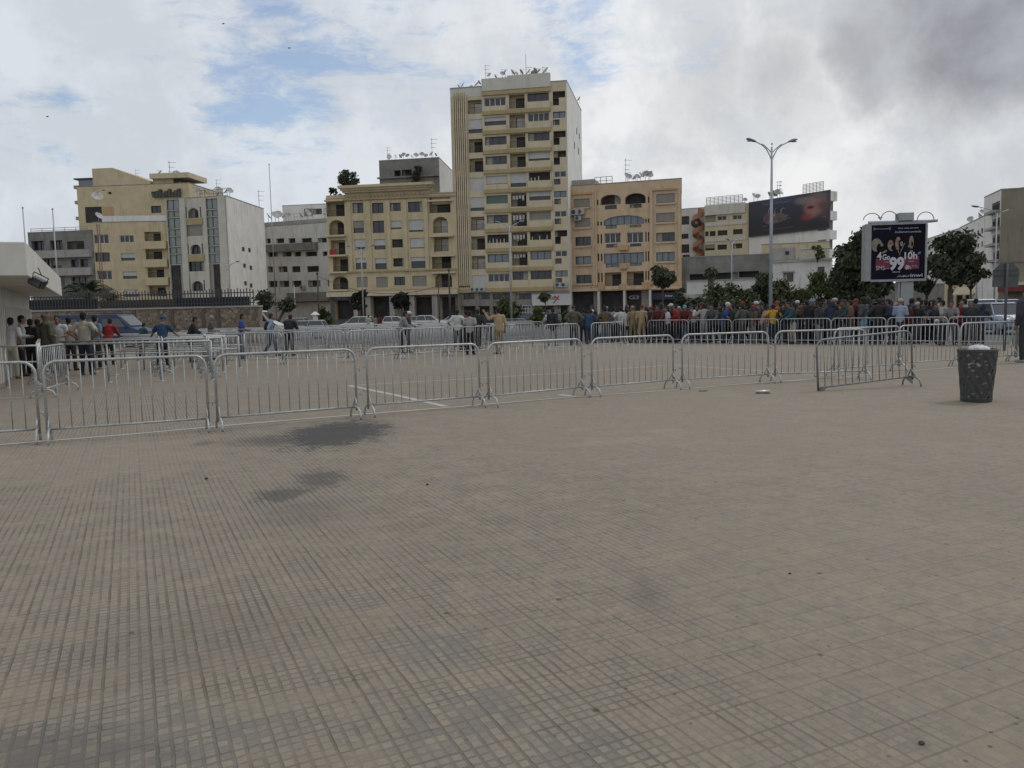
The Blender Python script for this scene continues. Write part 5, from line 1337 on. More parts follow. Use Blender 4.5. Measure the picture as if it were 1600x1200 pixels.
w('2 Go', .24, .665, .33, .69, 0); w('d\'appels', .69, .665, .80, .69, 0); w('illimités', .245, .79, .335, .81, 0); w('vers tous', .76, .75, .86, .765, 0); w('les opérateurs', .755, .775, .875, .79, 0)
mb.build('printed_lettering', WHT, post)
mb = MB()   # the arabic slogan as pen strokes
def stroke(pts, r=.008):
    P_ = []
    for x, y in pts: a, z = pp(x, y); P_.append(fa.p(a, z, .024))
    mb.tube(P_, r * 1.6, 4)
for base_ in (.50, .565, .61, .67):
    stroke([(base_, .955), (base_ + .015, .945), (base_ + .03, .955), (base_ + .045, .945)])
    stroke([(base_ + .045, .945), (base_ + .045, .925)]); stroke([(base_, .955), (base_ - .008, .965)])
stroke([(.63, .93), (.62, .945), (.635, .955)]); stroke([(.535, .935), (.537, .933)]); stroke([(.69, .93), (.692, .928)]); stroke([(.575, .97), (.578, .968)])
mb.build('printed_script', WHT, post)
# road sign seen from the back: octagon over square plates
b = gnd(1569, 548); root = empty('road_sign', b, -.1, 'back of a dark road sign with two plates on a dark post at the right', 'road sign')
DK = mat('sign_back', (.085, .09, .09), .6, .3, var=.15, scale=6); hs = zat(1568, 411, b.y)
mb = MB(); mb.tube([(0, 0, -.0), (0, 0, hs - .02)], .042, 10); mb.build('post', FR_D, root, smooth=True)
mb = MB(); s = .415; zb = zat(1568, 449, b.y)
zc_ = (hs + zb) / 2; hh = (hs - zb) / 2; pts = [(-s, .05, zb + .02), (s * .92, .05, zb), (s, .05, zc_), (s, .05, hs - .22), (s * .5, .05, hs - .02), (0, .05, hs), (-s * .5, .05, hs - .03), (-s, .05, hs - .24)]
mb.prism(pts, (0, .012, 0)); mb.build('sign_plate', DK, root)
mb = MB(); mb.box(-s * .9, s * .85, .028, .049, zc_ - .02, zc_ + .02); mb.box(-s * .9, s * .85, .028, .049, hs - .25, hs - .22); mb.build('bracket', FR_D, root)
# litter bin
b = gnd(1525, 627); root = empty('waste_bin', b, 0, 'dark perforated metal waste bin with a white bag bulging out, at the right', 'waste bin')
H_ = .845; r0, r1, r2 = .235, .265, .29
def rad(t): return .222 + .068 * t + (.006 if t < .03 else 0)
rnd = random.Random(5); NS, NR = 110, 76; grid = []
hc = []
for _ in range(150): hc.append((rnd.uniform(0, NS), rnd.uniform(3, NR * .74) if rnd.random() < .8 else rnd.uniform(NR * .7, NR - 5), rnd.uniform(.5, 1.7), rnd.uniform(.5, 1.5)))
mb = MB()
for shell, off in ((0, 0.0), (1, -.008)):
    base_i = len(mb.v)
    for j in range(NR + 1):
        for i in range(NS):
            a = 2 * math.pi * i / NS; rr = rad(j / NR) + off + .004 * math.sin(i * .7 + j * .3) ; mb.v.append((rr * math.cos(a), rr * math.sin(a), .035 + (H_ - .035) * j / NR))
    for j in range(NR):
        for i in range(NS):
            hole = any(((min(abs(i - a), NS - abs(i - a))) / w_) ** 2 + ((j - c_) / h_) ** 2 < 1.6 * (1.0 - .5 * ((j - c_) / h_)) for a, c_, w_, h_ in hc)
            if not hole: mb.f.append((base_i + j * NS + i, base_i + j * NS + (i + 1) % NS, base_i + (j + 1) * NS + (i + 1) % NS, base_i + (j + 1) * NS + i)); mb.mi.append(0)
BINM = mat('bin_metal', (.05, .054, .053), .6, .2, var=.15, scale=9, streak=.3, dirt=(.07, .045, .03))
mb.build('perforated_body', BINM, root, smooth=False)
mb = MB(); mb.lathe([(r2 + .006, H_ - .03), (r2 + .01, H_ + .005), (r2 - .004, H_ + .012), (r2 - .012, H_ - .03)], seg=40); mb.build('rim', BINM, root, smooth=True)
mb = MB(); mb.lathe([(0, .0), (.225, 0), (.235, .06), (.0, .06)], seg=24); mb.build('base', BINM, root)
def lumpy(mb, c, r, seed, N=20, M_=12):
    rnd = random.Random(seed); st = len(mb.v); mb.ell(c, r, N, M_)
    mb.v[st:] = [(x + rnd.uniform(-1, 1) * r[0] * .09, y + rnd.uniform(-1, 1) * r[1] * .09, z + rnd.uniform(-1, 1) * r[2] * .1) for x, y, z in mb.v[st:]]
bag = mat('bin_bag_white', (.50, .49, .47), .45, var=.15, scale=12)
mb = MB(); lumpy(mb, (.0, -.03, H_ - .02), (.17, .17, .095), 4); o = mb.build('rubbish_bag', bag, root, smooth=True)
mb = MB(); mb.lathe([(0, .05)] + [(rad(t) - .022, .06 + t * .70) for t in [k / 16 for k in range(17)]] + [(.0, .80)], seg=36)
rnd = random.Random(6); mb.v = [(x * (1 + (q := rnd.uniform(-.07, .035))), y * (1 + q), z + rnd.uniform(-.012, .012)) for x, y, z in mb.v]
mb.build('bin_liner', mat('liner', (.44, .41, .37), .6, var=.8, scale=7), root, smooth=True)

# ================================================================ BARRIERS
BL, BH, NB = 2.08, 1.08, 13
def barrier_parts(L=BL, H=BH, low=False):
    parts = {}
    r = .019; c = .16; zb = .18
    fr = MB(); pts = [(0, 0, .12), (0, 0, H - c)]
    for k in range(1, 6): a = math.pi / 2 * k / 5; pts.append((c - c * math.cos(a), 0, H - c + c * math.sin(a)))
    for k in range(0, 5): a = math.pi / 2 * k / 5; pts.append((L - c + c * math.sin(a), 0, H - c + c * math.cos(a)))
    pts += [(L, 0, H - c), (L, 0, .12)]
    fr.tube(pts, r, 8); fr.tube([(0, 0, zb), (L, 0, zb)], r * .85, 8)
    parts['frame'] = fr
    bars = []
    for k in range(NB):
        x = L * (k + 1) / (NB + 1); b = MB(); b.tube([(x, 0, zb), (x, 0, H - .01)], .0075, 6); bars.append(b)
    parts['bars'] = bars
    feet = []
    for s, x in ((1, 0), (-1, L)):
        f = MB(); x = x + s * .02; w_ = .24
        pts = [(x, -w_, 0), (x, -w_ * .97, .06), (x, -w_ * .8, .13), (x, -w_ * .45, .175), (x, 0, .185), (x, w_ * .45, .175), (x, w_ * .8, .13), (x, w_ * .97, .06), (x, w_, 0)]
        f.tube(pts, .0165, 7); f.tube([(x, -.10, .17), (x, 0, .34)], .012, 6); f.tube([(x, .10, .17), (x, 0, .34)], .012, 6); feet.append(f)
    parts['feet'] = feet
    hk = []
    for x, s in ((0, -1), (L, 1)):
        for z in (.40, .78):
            h = MB(); h.tube([(x, 0, z), (x + s * .065, 0, z), (x + s * .065, 0, z - .05 if s > 0 else z + .05)], .009, 5); hk.append(h)
    parts['hooks'] = hk
    return parts
def make_barrier(m, feet=(1, 1), name='crowd_barrier'):
    P = barrier_parts(); root = empty(name)
    P['frame'].build('frame', m, root, smooth=True)
    for b in P['bars']: b.build('vertical_bar', m, root, smooth=True)
    for i, f in enumerate(P['feet']):
        if feet[i]: f.build('foot', m, root, smooth=True)
    for h in P['hooks']: h.build('hook', m, root, smooth=True)
    return root
def joined_barrier(m):
    P = barrier_parts(); mb = MB()
    for x in [P['frame']] + P['bars'] + P['feet']: 
        base = len(mb.v); mb.v += x.v; mb.f += [tuple(base + i for i in f) for f in x.f]; mb.mi += x.mi
    return mb.mesh('crowd_barrier', m, True)
NEARP = make_barrier(GALV)
FARM = joined_barrier(GALV)
used = [False]
def place(o, a, b):
    a = Vector(a); b = Vector(b); d = b - a
    o.location = (a.x, a.y, a.z); o.rotation_euler = (0, -math.atan2(d.z, math.hypot(d.x, d.y)), math.atan2(d.y, d.x)); o.scale = (d.length / BL, 1, 1)
def near_barrier(a, b, label):
    if not used[0]: used[0] = True; o = NEARP; tag(o, label, 'barrier', 'crowd barriers in the nearest row')
    else: o = copy_tree(NEARP, label)
    place(o, a, b); return o
NB_ = ['nearest galvanised crowd barrier, cut off by the left edge', 'nearest-row crowd barrier in front of the left group of men', 'nearest-row crowd barrier just left of the big dark oil stain end', 'nearest-row crowd barrier standing over the diagonal white line', 'nearest-row crowd barrier in front of the khaki policeman', 'nearest-row crowd barrier in front of the black jacketed man and the khaki guards', 'nearest-row crowd barrier above the crushed can', 'nearest-row crowd barrier half hidden behind the crooked grey barrier']
nodes = [(gnd(63, 691) - (gnd(327, 673) - gnd(78, 692)).normalized() * 2.1, gnd(63, 691)), (gnd(76, 692), gnd(327, 673)), (gnd(341, 672), gnd(558, 653)), (gnd(576, 650.5), gnd(750, 635.5)), (gnd(764, 635), gnd(910, 619.5)), (gnd(925, 619), gnd(1052, 607.5)), (gnd(1066, 606.5), gnd(1200, 598))]
for (a, b), l in zip(nodes, NB_): near_barrier(a, b, l)
a = gnd(1211, 597); near_barrier(a, a + Vector((2.05, .28, 0)), NB_[7])
near_barrier(gnd(1303, 588), gnd(1303, 588) + Vector((1.95, .95, 0)), 'crowd barrier behind the right half of the crooked grey barrier')
near_barrier(gnd(1403, 579), gnd(1403, 579) + Vector((1.93, .85, 0)), 'crowd barrier between the crooked barrier and the waste bin')
near_barrier(gnd(1500, 571), gnd(1500, 571) + Vector((1.95, .85, 0)), 'crowd barrier behind the waste bin')
near_barrier(gnd(1588, 565), gnd(1588, 565) + Vector((1.95, .85, 0)), 'crowd barrier cut off by the right edge beside the man in the dark coat')
_a = gnd(67, 622); _b = on(96, _a.y + 1.85)
near_barrier(_a, _b, 'crowd barrier turned away into depth behind the left end of the nearest row')
# crooked loose barrier, one foot missing, its left end resting on the ground
LO = make_barrier(GALV_D, (0, 1), 'crowd_barrier'); tag(LO, 'crooked dark grey crowd barrier with one foot missing, leaning to the left', 'barrier')
a, b = gnd(1279, 611), gnd(1426, 603); a.z = -.12; place(LO, a, b + Vector((0, 0, .01)))
gb = MB(); gb.prism([(BL - .2, -.004, .19), (BL, -.004, .19), (BL, -.004, .02)], (0, .008, 0)); gb.prism([(0, -.004, .19), (.2, -.004, .19), (.02, -.004, .0)], (0, .008, 0)); gb.build('gusset', GALV_D, LO)
# far rows: copies of one small mesh
ORD = ['first', 'second', 'third', 'fourth', 'fifth', 'sixth', 'seventh', 'eighth', 'ninth', 'tenth', 'eleventh', 'twelfth', 'thirteenth', 'fourteenth']
def far_barrier(a, b, label, group):
    o = bpy.data.objects.new('crowd_barrier', FARM); COL.objects.link(o); tag(o, label, 'barrier', group); place(o, a, b); return o
def row(A, B, label, group, jit=.02, gap=.08, seed=0, skip=0):
    rnd = random.Random(seed); A, B = Vector(A), Vector(B); d = (B - A); n = max(1, int(d.length / (BL + gap))); t = d.normalized(); nr = Vector((-t.y, t.x, 0))
    for k in range(n):
        if rnd.random() < skip: continue
        p = A + t * (k * (BL + gap)) + nr * rnd.uniform(-jit, jit); far_barrier(p, p + t * BL + nr * rnd.uniform(-jit, jit) * 2, ORD[min(13, k)] + (' from the left, ' if abs(t.x) > .5 else ' from the near end, ') + label, group)
ca, cb = gnd(1012, 536), gnd(1600, 541.5)
CA, CB = ca, cb
row(ca, cb + (cb - ca).normalized() * 5, 'barrier of the long row the queue leans on', 'barriers holding back the queue', .05, .06, 1)
mrows = [[(345, 571), (545, 566), (700, 556), (852, 550.5)], [(852, 550.5), (925, 545), (1004, 540)]]
for R_ in mrows:
    for i in range(len(R_) - 1): row(gnd(*R_[i]), gnd(*R_[i + 1]), 'barrier of the front line of the middle block'+((', right part', ', far right part')[i] if R_ is mrows[1] else ', ' + ('left part', 'centre part', 'centre right part')[i]), 'front line of the middle block of barriers', .03, .05, i)
for j, (pa, pb, l) in enumerate([((300, 565), (880, 545), 'second'), ((290, 560), (860, 541), 'third'), ((280, 556), (850, 538), 'fourth'), ((300, 552), (870, 535), 'fifth'), ((310, 547), (800, 533), 'sixth'), ((420, 541), (860, 530), 'rearmost')]):
    row(gnd(*pa), gnd(*pb), 'barrier in the %s line of the middle block' % l, '%s line of barriers in the middle block' % l, .06, .06, 10 + j)
row(gnd(640, 521), gnd(860, 519), 'distant barrier at the road edge before the parked cars', 'distant barriers before the parked cars', .1, .1, 30)
# fixed queue rails at left
def queue_rail(a, b, label, posts=3, name='queue_rail'):
    a, b = Vector(a), Vector(b); root = empty(name, a, 0, label, 'railing', 'fixed queue rails by the kiosk'); d = b - a
    for z, r in ((1.02, .026), (.62, .02)):
        mb = MB(); mb.tube([(0, 0, z), (d.x, d.y, z)], r, 7); mb.build('rail', GALV, root, smooth=True)
    for k in range(posts):
        t = k / (posts - 1); mb = MB(); mb.tube([(d.x * t, d.y * t, 0), (d.x * t, d.y * t, 1.02)], .026, 7); mb.lathe([(.09, .0), (.09, .012), (.0, .013)], (d.x * t, d.y * t, 0), 10); mb.build('post', GALV, root, smooth=True)
queue_rail(gnd(-40, 607), gnd(62, 604), 'queue rail beside the kiosk at the left edge', 3)
qd = Vector((1.0, .10, 0))
for j, (px, py, L, n, lb) in enumerate([(88, 600, 3.9, 4, 'nearest queue rail behind the second crowd barrier'), (96, 588, 4.6, 4, 'second queue rail crossing in front of the men in cream shirts'), (150, 581, 4.4, 4, 'third queue rail in front of the man in red'), (190, 576, 3.4, 3, 'queue rail on which the man in dark blue rests his hands'), (196, 570, 4.2, 4, 'fifth queue rail behind the man in dark blue'), (150, 566, 4.6, 4, 'sixth queue rail before the blue van'), (160, 561, 5.0, 4, 'rearmost queue rail before the blue van')]):
    a = gnd(px, py); queue_rail(a, a + qd * L, lb, n)
row(gnd(60, 600) + Vector((0, 0, 0)), gnd(75, 560), 'crowd barrier seen edge-on beside the queue rails', 'edge-on barriers by the queue rails', .03, .05, 41)
row(gnd(255, 588), gnd(240, 552), 'crowd barrier seen edge-on behind the man in dark blue', 'edge-on barriers behind the man in dark blue', .03, .05, 42)
row(gnd(330, 590) , gnd(316, 560), 'crowd barrier seen edge-on left of the middle block', 'edge-on barriers left of the middle block', .03, .05, 43)
# ================================================================ PEOPLE
def remeshed(mb, name, vox, smooth_it=3):
    me = mb.mesh(name, [], True); o = bpy.data.objects.new(name, me); COL.objects.link(o)
    md = o.modifiers.new('r', 'REMESH'); md.mode = 'VOXEL'; md.voxel_size = vox; md.use_smooth_shade = True
    if smooth_it:
        sm = o.modifiers.new('s', 'SMOOTH'); sm.factor = .5; sm.iterations = smooth_it
    bpy.context.view_layer.update()
    out = bpy.data.meshes.new_from_object(o.evaluated_get(bpy.context.evaluated_depsgraph_get()))
    out.name = name; bpy.data.objects.remove(o); bpy.data.meshes.remove(me)
    out.materials.clear(); out.materials.append(mat('skin', (.22, .125, .085), .6, var=.08, scale=8)); return out
def cap(mb, p, q, r1, r2, seg=10, sq=1.0, side=None):
    """tapered capsule; sq squashes depth (y)"""
    p, q = Vector(p), Vector(q); t = (q - p); L = t.length; t = t / L if L > 1e-6 else Vector((0, 0, 1))
    u = Vector((1, 0, 0)); u = (u - t * u.dot(t)); u = u.normalized() if u.length > .1 else Vector((0, 1, 0)); w = t.cross(u)
    rings = []
    for a in (90, 55, 20): rings.append((p - t * r1 * math.sin(R(a)), r1 * math.cos(R(a)) + 1e-4))
    for k in range(5): rings.append((p.lerp(q, k / 4), r1 + (r2 - r1) * k / 4))
    for a in (20, 55, 90): rings.append((q + t * r2 * math.sin(R(a)), r2 * math.cos(R(a)) + 1e-4))
    vs = [c + u * math.cos(2 * math.pi * k / seg) * r + w * math.sin(2 * math.pi * k / seg) * r * sq for c, r in rings for k in range(seg)]
    n = len(rings)
    fs = [(i * seg + k, i * seg + (k + 1) % seg, (i + 1) * seg + (k + 1) % seg, (i + 1) * seg + k) for i in range(n - 1) for k in range(seg)]
    fs += [tuple(range(seg - 1, -1, -1)), tuple(range((n - 1) * seg, n * seg))]
    mb.add(vs, fs)
def pose(lean=3, hands=None, legs=None, head=0, sit=False, curl=.5):
    """faces +Y. hands: ((elbow),(wrist)) for left(-x) and right(+x) in body space"""
    hip = Vector((0, 0, .93)); Lr = Matrix.Rotation(-R(lean), 3, 'X')
    def tb(v): return hip + Lr @ (Vector(v) - hip)
    J = dict(hip=hip, waist=tb((0, 0, 1.08)), chest=tb((0, .005, 1.28)), neck=tb((0, -.005, 1.47)), headb=tb((0, .02, 1.55)), head=tb((0, .03 + .001 * head, 1.645)))
    J['sh'] = [tb((-.19, 0, 1.42)), tb((.19, 0, 1.42))]
    hands = hands or (((-.25, -.02, 1.14), (-.25, .08, .90)), ((.25, -.02, 1.14), (.25, .08, .90)))
    J['el'] = [Vector(hands[0][0]), Vector(hands[1][0])]; J['wr'] = [Vector(hands[0][1]), Vector(hands[1][1])]
    legs = legs or (((-.11, .03, .49), (-.12, 0, .08)), ((.11, .03, .49), (.12, .03, .08)))
    J['kn'] = [Vector(l[0]) for l in legs]; J['an'] = [Vector(l[1]) for l in legs]; J['curl'] = curl; J['R'] = Lr
    return J
def body_mesh(J, name):
    m = MB(); c = cap
    c(m, J['hip'] + Vector((0, 0, -.02)), J['waist'], .150, .132, 12, .70); c(m, J['waist'], J['chest'], .132, .160, 12, .66)
    c(m, J['chest'], J['chest'] + (J['neck'] - J['chest']) * .55, .160, .13, 12, .62)
    c(m, J['neck'] - (J['neck'] - J['chest']) * .2, J['headb'], .062, .055)
    for s in (0, 1):
        sg = -1 if s == 0 else 1
        c(m, J['chest'] + (J['neck'] - J['chest']) * .6, J['sh'][s], .07, .066); c(m, J['sh'][s], J['el'][s], .056, .042); c(m, J['el'][s], J['wr'][s], .041, .027)
        d = (J['wr'][s] - J['el'][s]).normalized(); sd_ = Vector((sg, 0, 0)); sd_ = (sd_ - d * sd_.dot(d)).normalized(); nn_ = d.cross(sd_)
        if nn_.y < 0: nn_ = -nn_
        pa = J['wr'][s]; pb = pa + d * .085
        for k in (-1, 0, 1): c(m, pa + sd_ * k * .014, pb + sd_ * k * .022, .018, .017, 8)
        cu = J['curl']
        for k in range(4):
            L = (.030, .034, .032, .025)[k]; st = pb + sd_ * (k - 1.5) * .022 * -sg
            d1 = (d + nn_ * cu * .5).normalized(); d2 = (d + nn_ * cu * 1.6).normalized()
            m1 = st + d1 * L * 1.1; c(m, st, m1, .0115, .011, 6); c(m, m1, m1 + d2 * L, .011, .0095, 6)
        th = pa + d * .03 - sd_ * sg * .02; t1 = th + (d * .6 - sd_ * sg * .8 + nn_ * .2).normalized() * .035
        c(m, th, t1, .014, .012, 6); c(m, t1, t1 + (d * .9 - sd_ * sg * .3).normalized() * .03, .012, .010, 6)
        hx = Vector((sg * .09, 0, .90)) if not J.get('sit') else Vector((sg * .09, .02, J['hip'].z - .03))
        c(m, hx, J['kn'][s], .088, .058); c(m, J['kn'][s], J['kn'][s].lerp(J['an'][s], .35) + Vector((0, -.01, 0)), .055, .056); c(m, J['kn'][s].lerp(J['an'][s], .35) + Vector((0, -.01, 0)), J['an'][s], .056, .038)
        c(m, J['an'][s] + Vector((0, -.03, -.035)), J['an'][s] + Vector((sg * .02, .13, -.045)), .038, .032)
    h = J['head']; Rm = J['R']
    m.ell(h + Rm @ Vector((0, -.008, .02)), (.078, .095, .100), 14, 10, Rm); m.ell(h + Rm @ Vector((0, .022, -.045)), (.058, .068, .070), 12, 8, Rm)
    c(m, h + Rm @ Vector((0, .085, .02)), h + Rm @ Vector((0, .108, -.018)), .011, .015, 6); m.ell(h + Rm @ Vector((0, .085, -.055)), (.024, .014, .012), 8, 5, Rm); m.ell(h + Rm @ Vector((0, .065, -.10)), (.026, .024, .018), 8, 5, Rm)
    m.ell(h + Rm @ Vector((0, .078, .035)), (.055, .018, .012), 8, 5, Rm)
    for sg in (-1, 1): m.ell(h + Rm @ Vector((sg * .082, -.002, -.008)), (.012, .022, .032), 8, 6, Rm)
    return remeshed(m, name, .0115, 2)
def shirt_mesh(J, long, name, bulk=1.0, hem=.90):
    m = MB(); c = cap
    e = .017 * bulk + (bulk - 1) * .05
    hp = J['hip']; lo = hp + (J['waist'] - hp) * ((hem - .93) / .15)
    c(m, lo + Vector((0, 0, .05)), J['waist'], .150 + e, .140 + e, 14, .76); c(m, J['waist'], J['chest'], .140 + e, .162 + e, 14, .70)
    c(m, J['chest'], J['chest'] + (J['neck'] - J['chest']) * .55, .162 + e, .134 + e * .6, 14, .64)
    for s in (0, 1):
        c(m, J['chest'] + (J['neck'] - J['chest']) * .62, J['sh'][s], .074 + e * .5, .070 + e * .5)
        if long: c(m, J['sh'][s], J['el'][s], .066 + e * .6, .056 + e * .4); c(m, J['el'][s], J['wr'][s] - (J['wr'][s] - J['el'][s]) * .06, .054 + e * .4, .037 + e * .2)
        else: c(m, J['sh'][s], J['sh'][s].lerp(J['el'][s], .62), .068 + e * .5, .066 + e * .5)
    c(m, J['chest'] + (J['neck'] - J['chest']) * .8, J['neck'], .078, .066)
    return remeshed(m, name, .015, 3)
def trouser_mesh(J, name):
    m = MB(); c = cap
    c(m, J['hip'] + Vector((0, 0, -.02)), J['waist'] - Vector((0, 0, .06)), .158, .145, 14, .74)
    for s in (0, 1):
        sg = -1 if s == 0 else 1
        hx = Vector((sg * .085, 0, .90)) if not J.get('sit') else Vector((sg * .09, .02, J['hip'].z - .03))
        c(m, hx, J['kn'][s], .104, .074); c(m, J['kn'][s], J['an'][s] + Vector((0, -.015, .015)), .074, .062)
    return remeshed(m, name, .015, 3)
def shoe_mesh(J, name, side):
    m = MB()
    for s in (side,):
        sg = -1 if s == 0 else 1; a = J['an'][s]; cap(m, a + Vector((0, -.035, -.040)), a + Vector((sg * .02, .15, -.048)), .048, .036, 10); cap(m, a + Vector((0, -.01, -.03)), a + Vector((0, -.01, .02)), .045, .044, 10)
    me = remeshed(m, name, .012, 1)
    return me
def hair_mesh(J, name):
    m = MB(); h = J['head']; Rm = J['R']; m.ell(h + Rm @ Vector((0, -.020, .034)), (.087, .098, .098), 14, 10, Rm); m.ell(h + Rm @ Vector((0, -.045, -.02)), (.078, .068, .085), 12, 8, Rm)
    return remeshed(m, name, .012, 1)
def cap_mesh(J, name):
    m = MB(); h = J['head']; Rm = J['R']
    st = len(m.v); m.ell(h + Rm @ Vector((0, -.008, .055)), (.096, .112, .085), 16, 8, Rm)
    b = h + Rm @ Vector((0, .085, .045))
    m.hexa([b + Rm @ Vector(v) for v in ((-.07, 0, -.006), (.07, 0, -.006), (.045, .085, -.016), (-.045, .085, -.016), (-.07, 0, .006), (.07, 0, .006), (.045, .085, -.006), (-.045, .085, -.006))])
    return remeshed(m, name, .010, 1)
def hood_mesh(J, name):
    m = MB(); h = J['head']; Rm = J['R']; m.ell(h + Rm @ Vector((0, -.03, .02)), (.108, .115, .128), 14, 10, Rm); m.ell(h + Rm @ Vector((0, -.05, -.08)), (.115, .09, .08), 12, 8, Rm)
    return remeshed(m, name, .015, 2)
def pack_mesh(J, name):
    m = MB(); b = J['chest'] + J['R'] @ Vector((0, -.17, -.05)); m.ell(b, (.14, .085, .20), 14, 10, J['R']); m.ell(b + J['R'] @ Vector((0, -.06, -.06)), (.10, .05, .10), 12, 8, J['R'])
    for s in (-1, 1):
        pts = [J['chest'] + J['R'] @ Vector((s * .10, -.12, -.15)), J['chest'] + J['R'] @ Vector((s * .11, -.10, .13)), J['chest'] + J['R'] @ Vector((s * .11, .0, .17)), J['chest'] + J['R'] @ Vector((s * .11, .135, .05)), J['chest'] + J['R'] @ Vector((s * .12, .1, -.12))]
        for i in range(4): cap(m, pts[i], pts[i + 1], .02, .02, 6)
    return remeshed(m, name, .014, 1)
A_ = ((-.26, -.03, 1.14), (-.25, .05, .90))
B_ = ((.26, -.03, 1.14), (.25, .05, .90))
POSES = {
 'down': pose(2, (A_, B_)),
 'fold': pose(4, (((-.25, -.02, 1.16), (-.09, .22, 1.12)), ((.25, -.02, 1.16), (.08, .23, 1.16)))),
 'rail': pose(16, (((-.25, .26, 1.16), (-.20, .47, 1.08)), ((.25, .24, 1.16), (.21, .47, 1.08)))),
 'wide': pose(14, (((-.34, .17, 1.20), (-.47, .30, 1.045)), ((.34, .17, 1.20), (.47, .30, 1.045))), (((-.12, .02, .49), (-.14, -.06, .08)), ((.10, .05, .49), (.16, .02, .08)))),
 'raise': pose(0, (((-.38, .03, 1.33), (-.50, .10, 1.57)), ((.27, -.03, 1.14), (.27, .06, .90)))),
 'walk': pose(4, (((-.25, .10, 1.17), (-.22, .27, 1.02)), ((.25, -.13, 1.17), (.26, -.14, .92))), (((-.10, -.02, .50), (-.10, -.26, .12)), ((.10, .17, .50), (.10, .22, .08)))),
 'reach': pose(10, (((-.33, .20, 1.34), (-.47, .40, 1.33)), ((.26, .02, 1.14), (.24, .14, .92)))),
 'hips': pose(0, (((-.40, -.08, 1.20), (-.20, .03, 1.02)), ((.40, -.08, 1.20), (.20, .03, 1.02)))),
}
sit = pose(18, (((-.30, .30, 1.14), (-.30, .50, 1.02)), ((.30, .30, 1.14), (.30, .50, 1.02))), (((-.22, .38, .70), (-.24, .22, .32)), ((.22, .38, .70), (.24, .22, .32))))
for k in ('hip',): sit[k] = Vector((0, 0, .80))
for k in ('waist', 'chest', 'neck', 'headb', 'head'): sit[k] = sit[k] - Vector((0, .0, .13))
sit['sh'] = [v - Vector((0, 0, .13)) for v in sit['sh']]; sit['sit'] = True; POSES['ride'] = sit
PARTS = {}
def getpart(ps, kind):
    key = (ps, kind)
    if key not in PARTS:
        J = POSES[ps]
        PARTS[key] = {'body': body_mesh, 'trousers': trouser_mesh, 'shoe0': lambda J, n: shoe_mesh(J, 'shoe', 0), 'shoe1': lambda J, n: shoe_mesh(J, 'shoe', 1), 'hair': hair_mesh, 'cap': cap_mesh, 'hood': hood_mesh, 'backpack': pack_mesh,
                      'tee': lambda J, n: shirt_mesh(J, False, n), 'shirt': lambda J, n: shirt_mesh(J, True, n, 1.0, .89), 'jacket': lambda J, n: shirt_mesh(J, True, n, 1.45, .86)}[kind](J, kind)
    return PARTS[key]
CM = {}
def cloth(c):
    c = tuple(c)
    if c not in CM: CM[c] = mat('cloth_%d' % len(CM), c, .9, var=.10, scale=5)
    return CM[c]
COLS = dict(white=(.46, .455, .45), cream=(.38, .335, .27), beige=(.36, .33, .27), black=(.016, .016, .018), dark=(.03, .03, .034), dgrey=(.06, .06, .062), grey=(.19, .19, .185), lgrey=(.27, .27, .26), navy=(.018, .022, .045), blue=(.02, .06, .20), dblue=(.02, .045, .10), royal=(.018, .06, .22),
            lblue=(.22, .27, .36), cyan=(.10, .19, .25), red=(.22, .014, .016), maroon=(.085, .014, .014), orange=(.22, .05, .02), yellow=(.40, .23, .02), pink=(.34, .17, .16), brown=(.10, .065, .045), khaki=(.33, .245, .145), dkhaki=(.22, .165, .095), olive=(.07, .07, .045), camo=(.10, .10, .065), green=(.03, .08, .05), teal=(.02, .06, .075), jean=(.055, .075, .11), gjean=(.10, .105, .11), hair=(.014, .011, .010), ghair=(.2, .2, .2), straw=(.40, .30, .18))
def person(p, ps, rz, top, tc, bc, label, hat='hair', hc='hair', sc=1.0, group=None, extra=None, face=False):
    """rz in degrees, 0 = back to the camera"""
    root = empty('person', (p[0], p[1], p[2] if len(p) > 2 else 0), R(rz), label, 'person', group); root.scale = (sc, sc, sc)
    def add(kind, nm, c):
        o = mesh_obj(nm, getpart(ps, kind), root)
        if c is not None: o.material_slots[0].link = 'OBJECT'; o.material_slots[0].material = cloth(COLS[c] if isinstance(c, str) else c)
        return o
    add('body', 'body', None); add(top, {'tee': 'tshirt', 'shirt': 'shirt', 'jacket': 'jacket'}[top], tc); add('trousers', 'trousers', bc); sc_ = random.choice(('black', 'dark', 'brown', 'black', 'lgrey')); add('shoe0', 'shoe', sc_); add('shoe1', 'shoe', sc_)
    add(hat, {'hair': 'hair', 'cap': 'cap', 'hood': 'hood'}[hat], hc)
    if hat == 'cap' : pass
    if extra: add('backpack', 'backpack', extra)
    if face:
        J = POSES[ps]; mb = MB()
        for s in (-1, 1): mb.ell(J['head'] + J['R'] @ Vector((s * .032, .083, .016)), (.013, .007, .008), 8, 5)
        mb.build('eyes', cloth((.02, .015, .015)), None).parent = root
        mb = MB(); mb.ell(J['head'] + J['R'] @ Vector((0, .092, -.055)), (.022, .006, .004), 8, 5); mb.build('mouth', cloth((.12, .04, .035)), None).parent = root
    return root
def offrow(px, off):
    """ground point in image column px, off metres beyond the queue barrier row"""
    d = (CB - CA).normalized(); n = Vector((-d.y, d.x, 0)); n = n if n.y > 0 else -n
    r = ray(px, 500); r = Vector((r.x, r.y, 0)); o = CA + n * off
    t = o.dot(n) / r.dot(n); return r * t
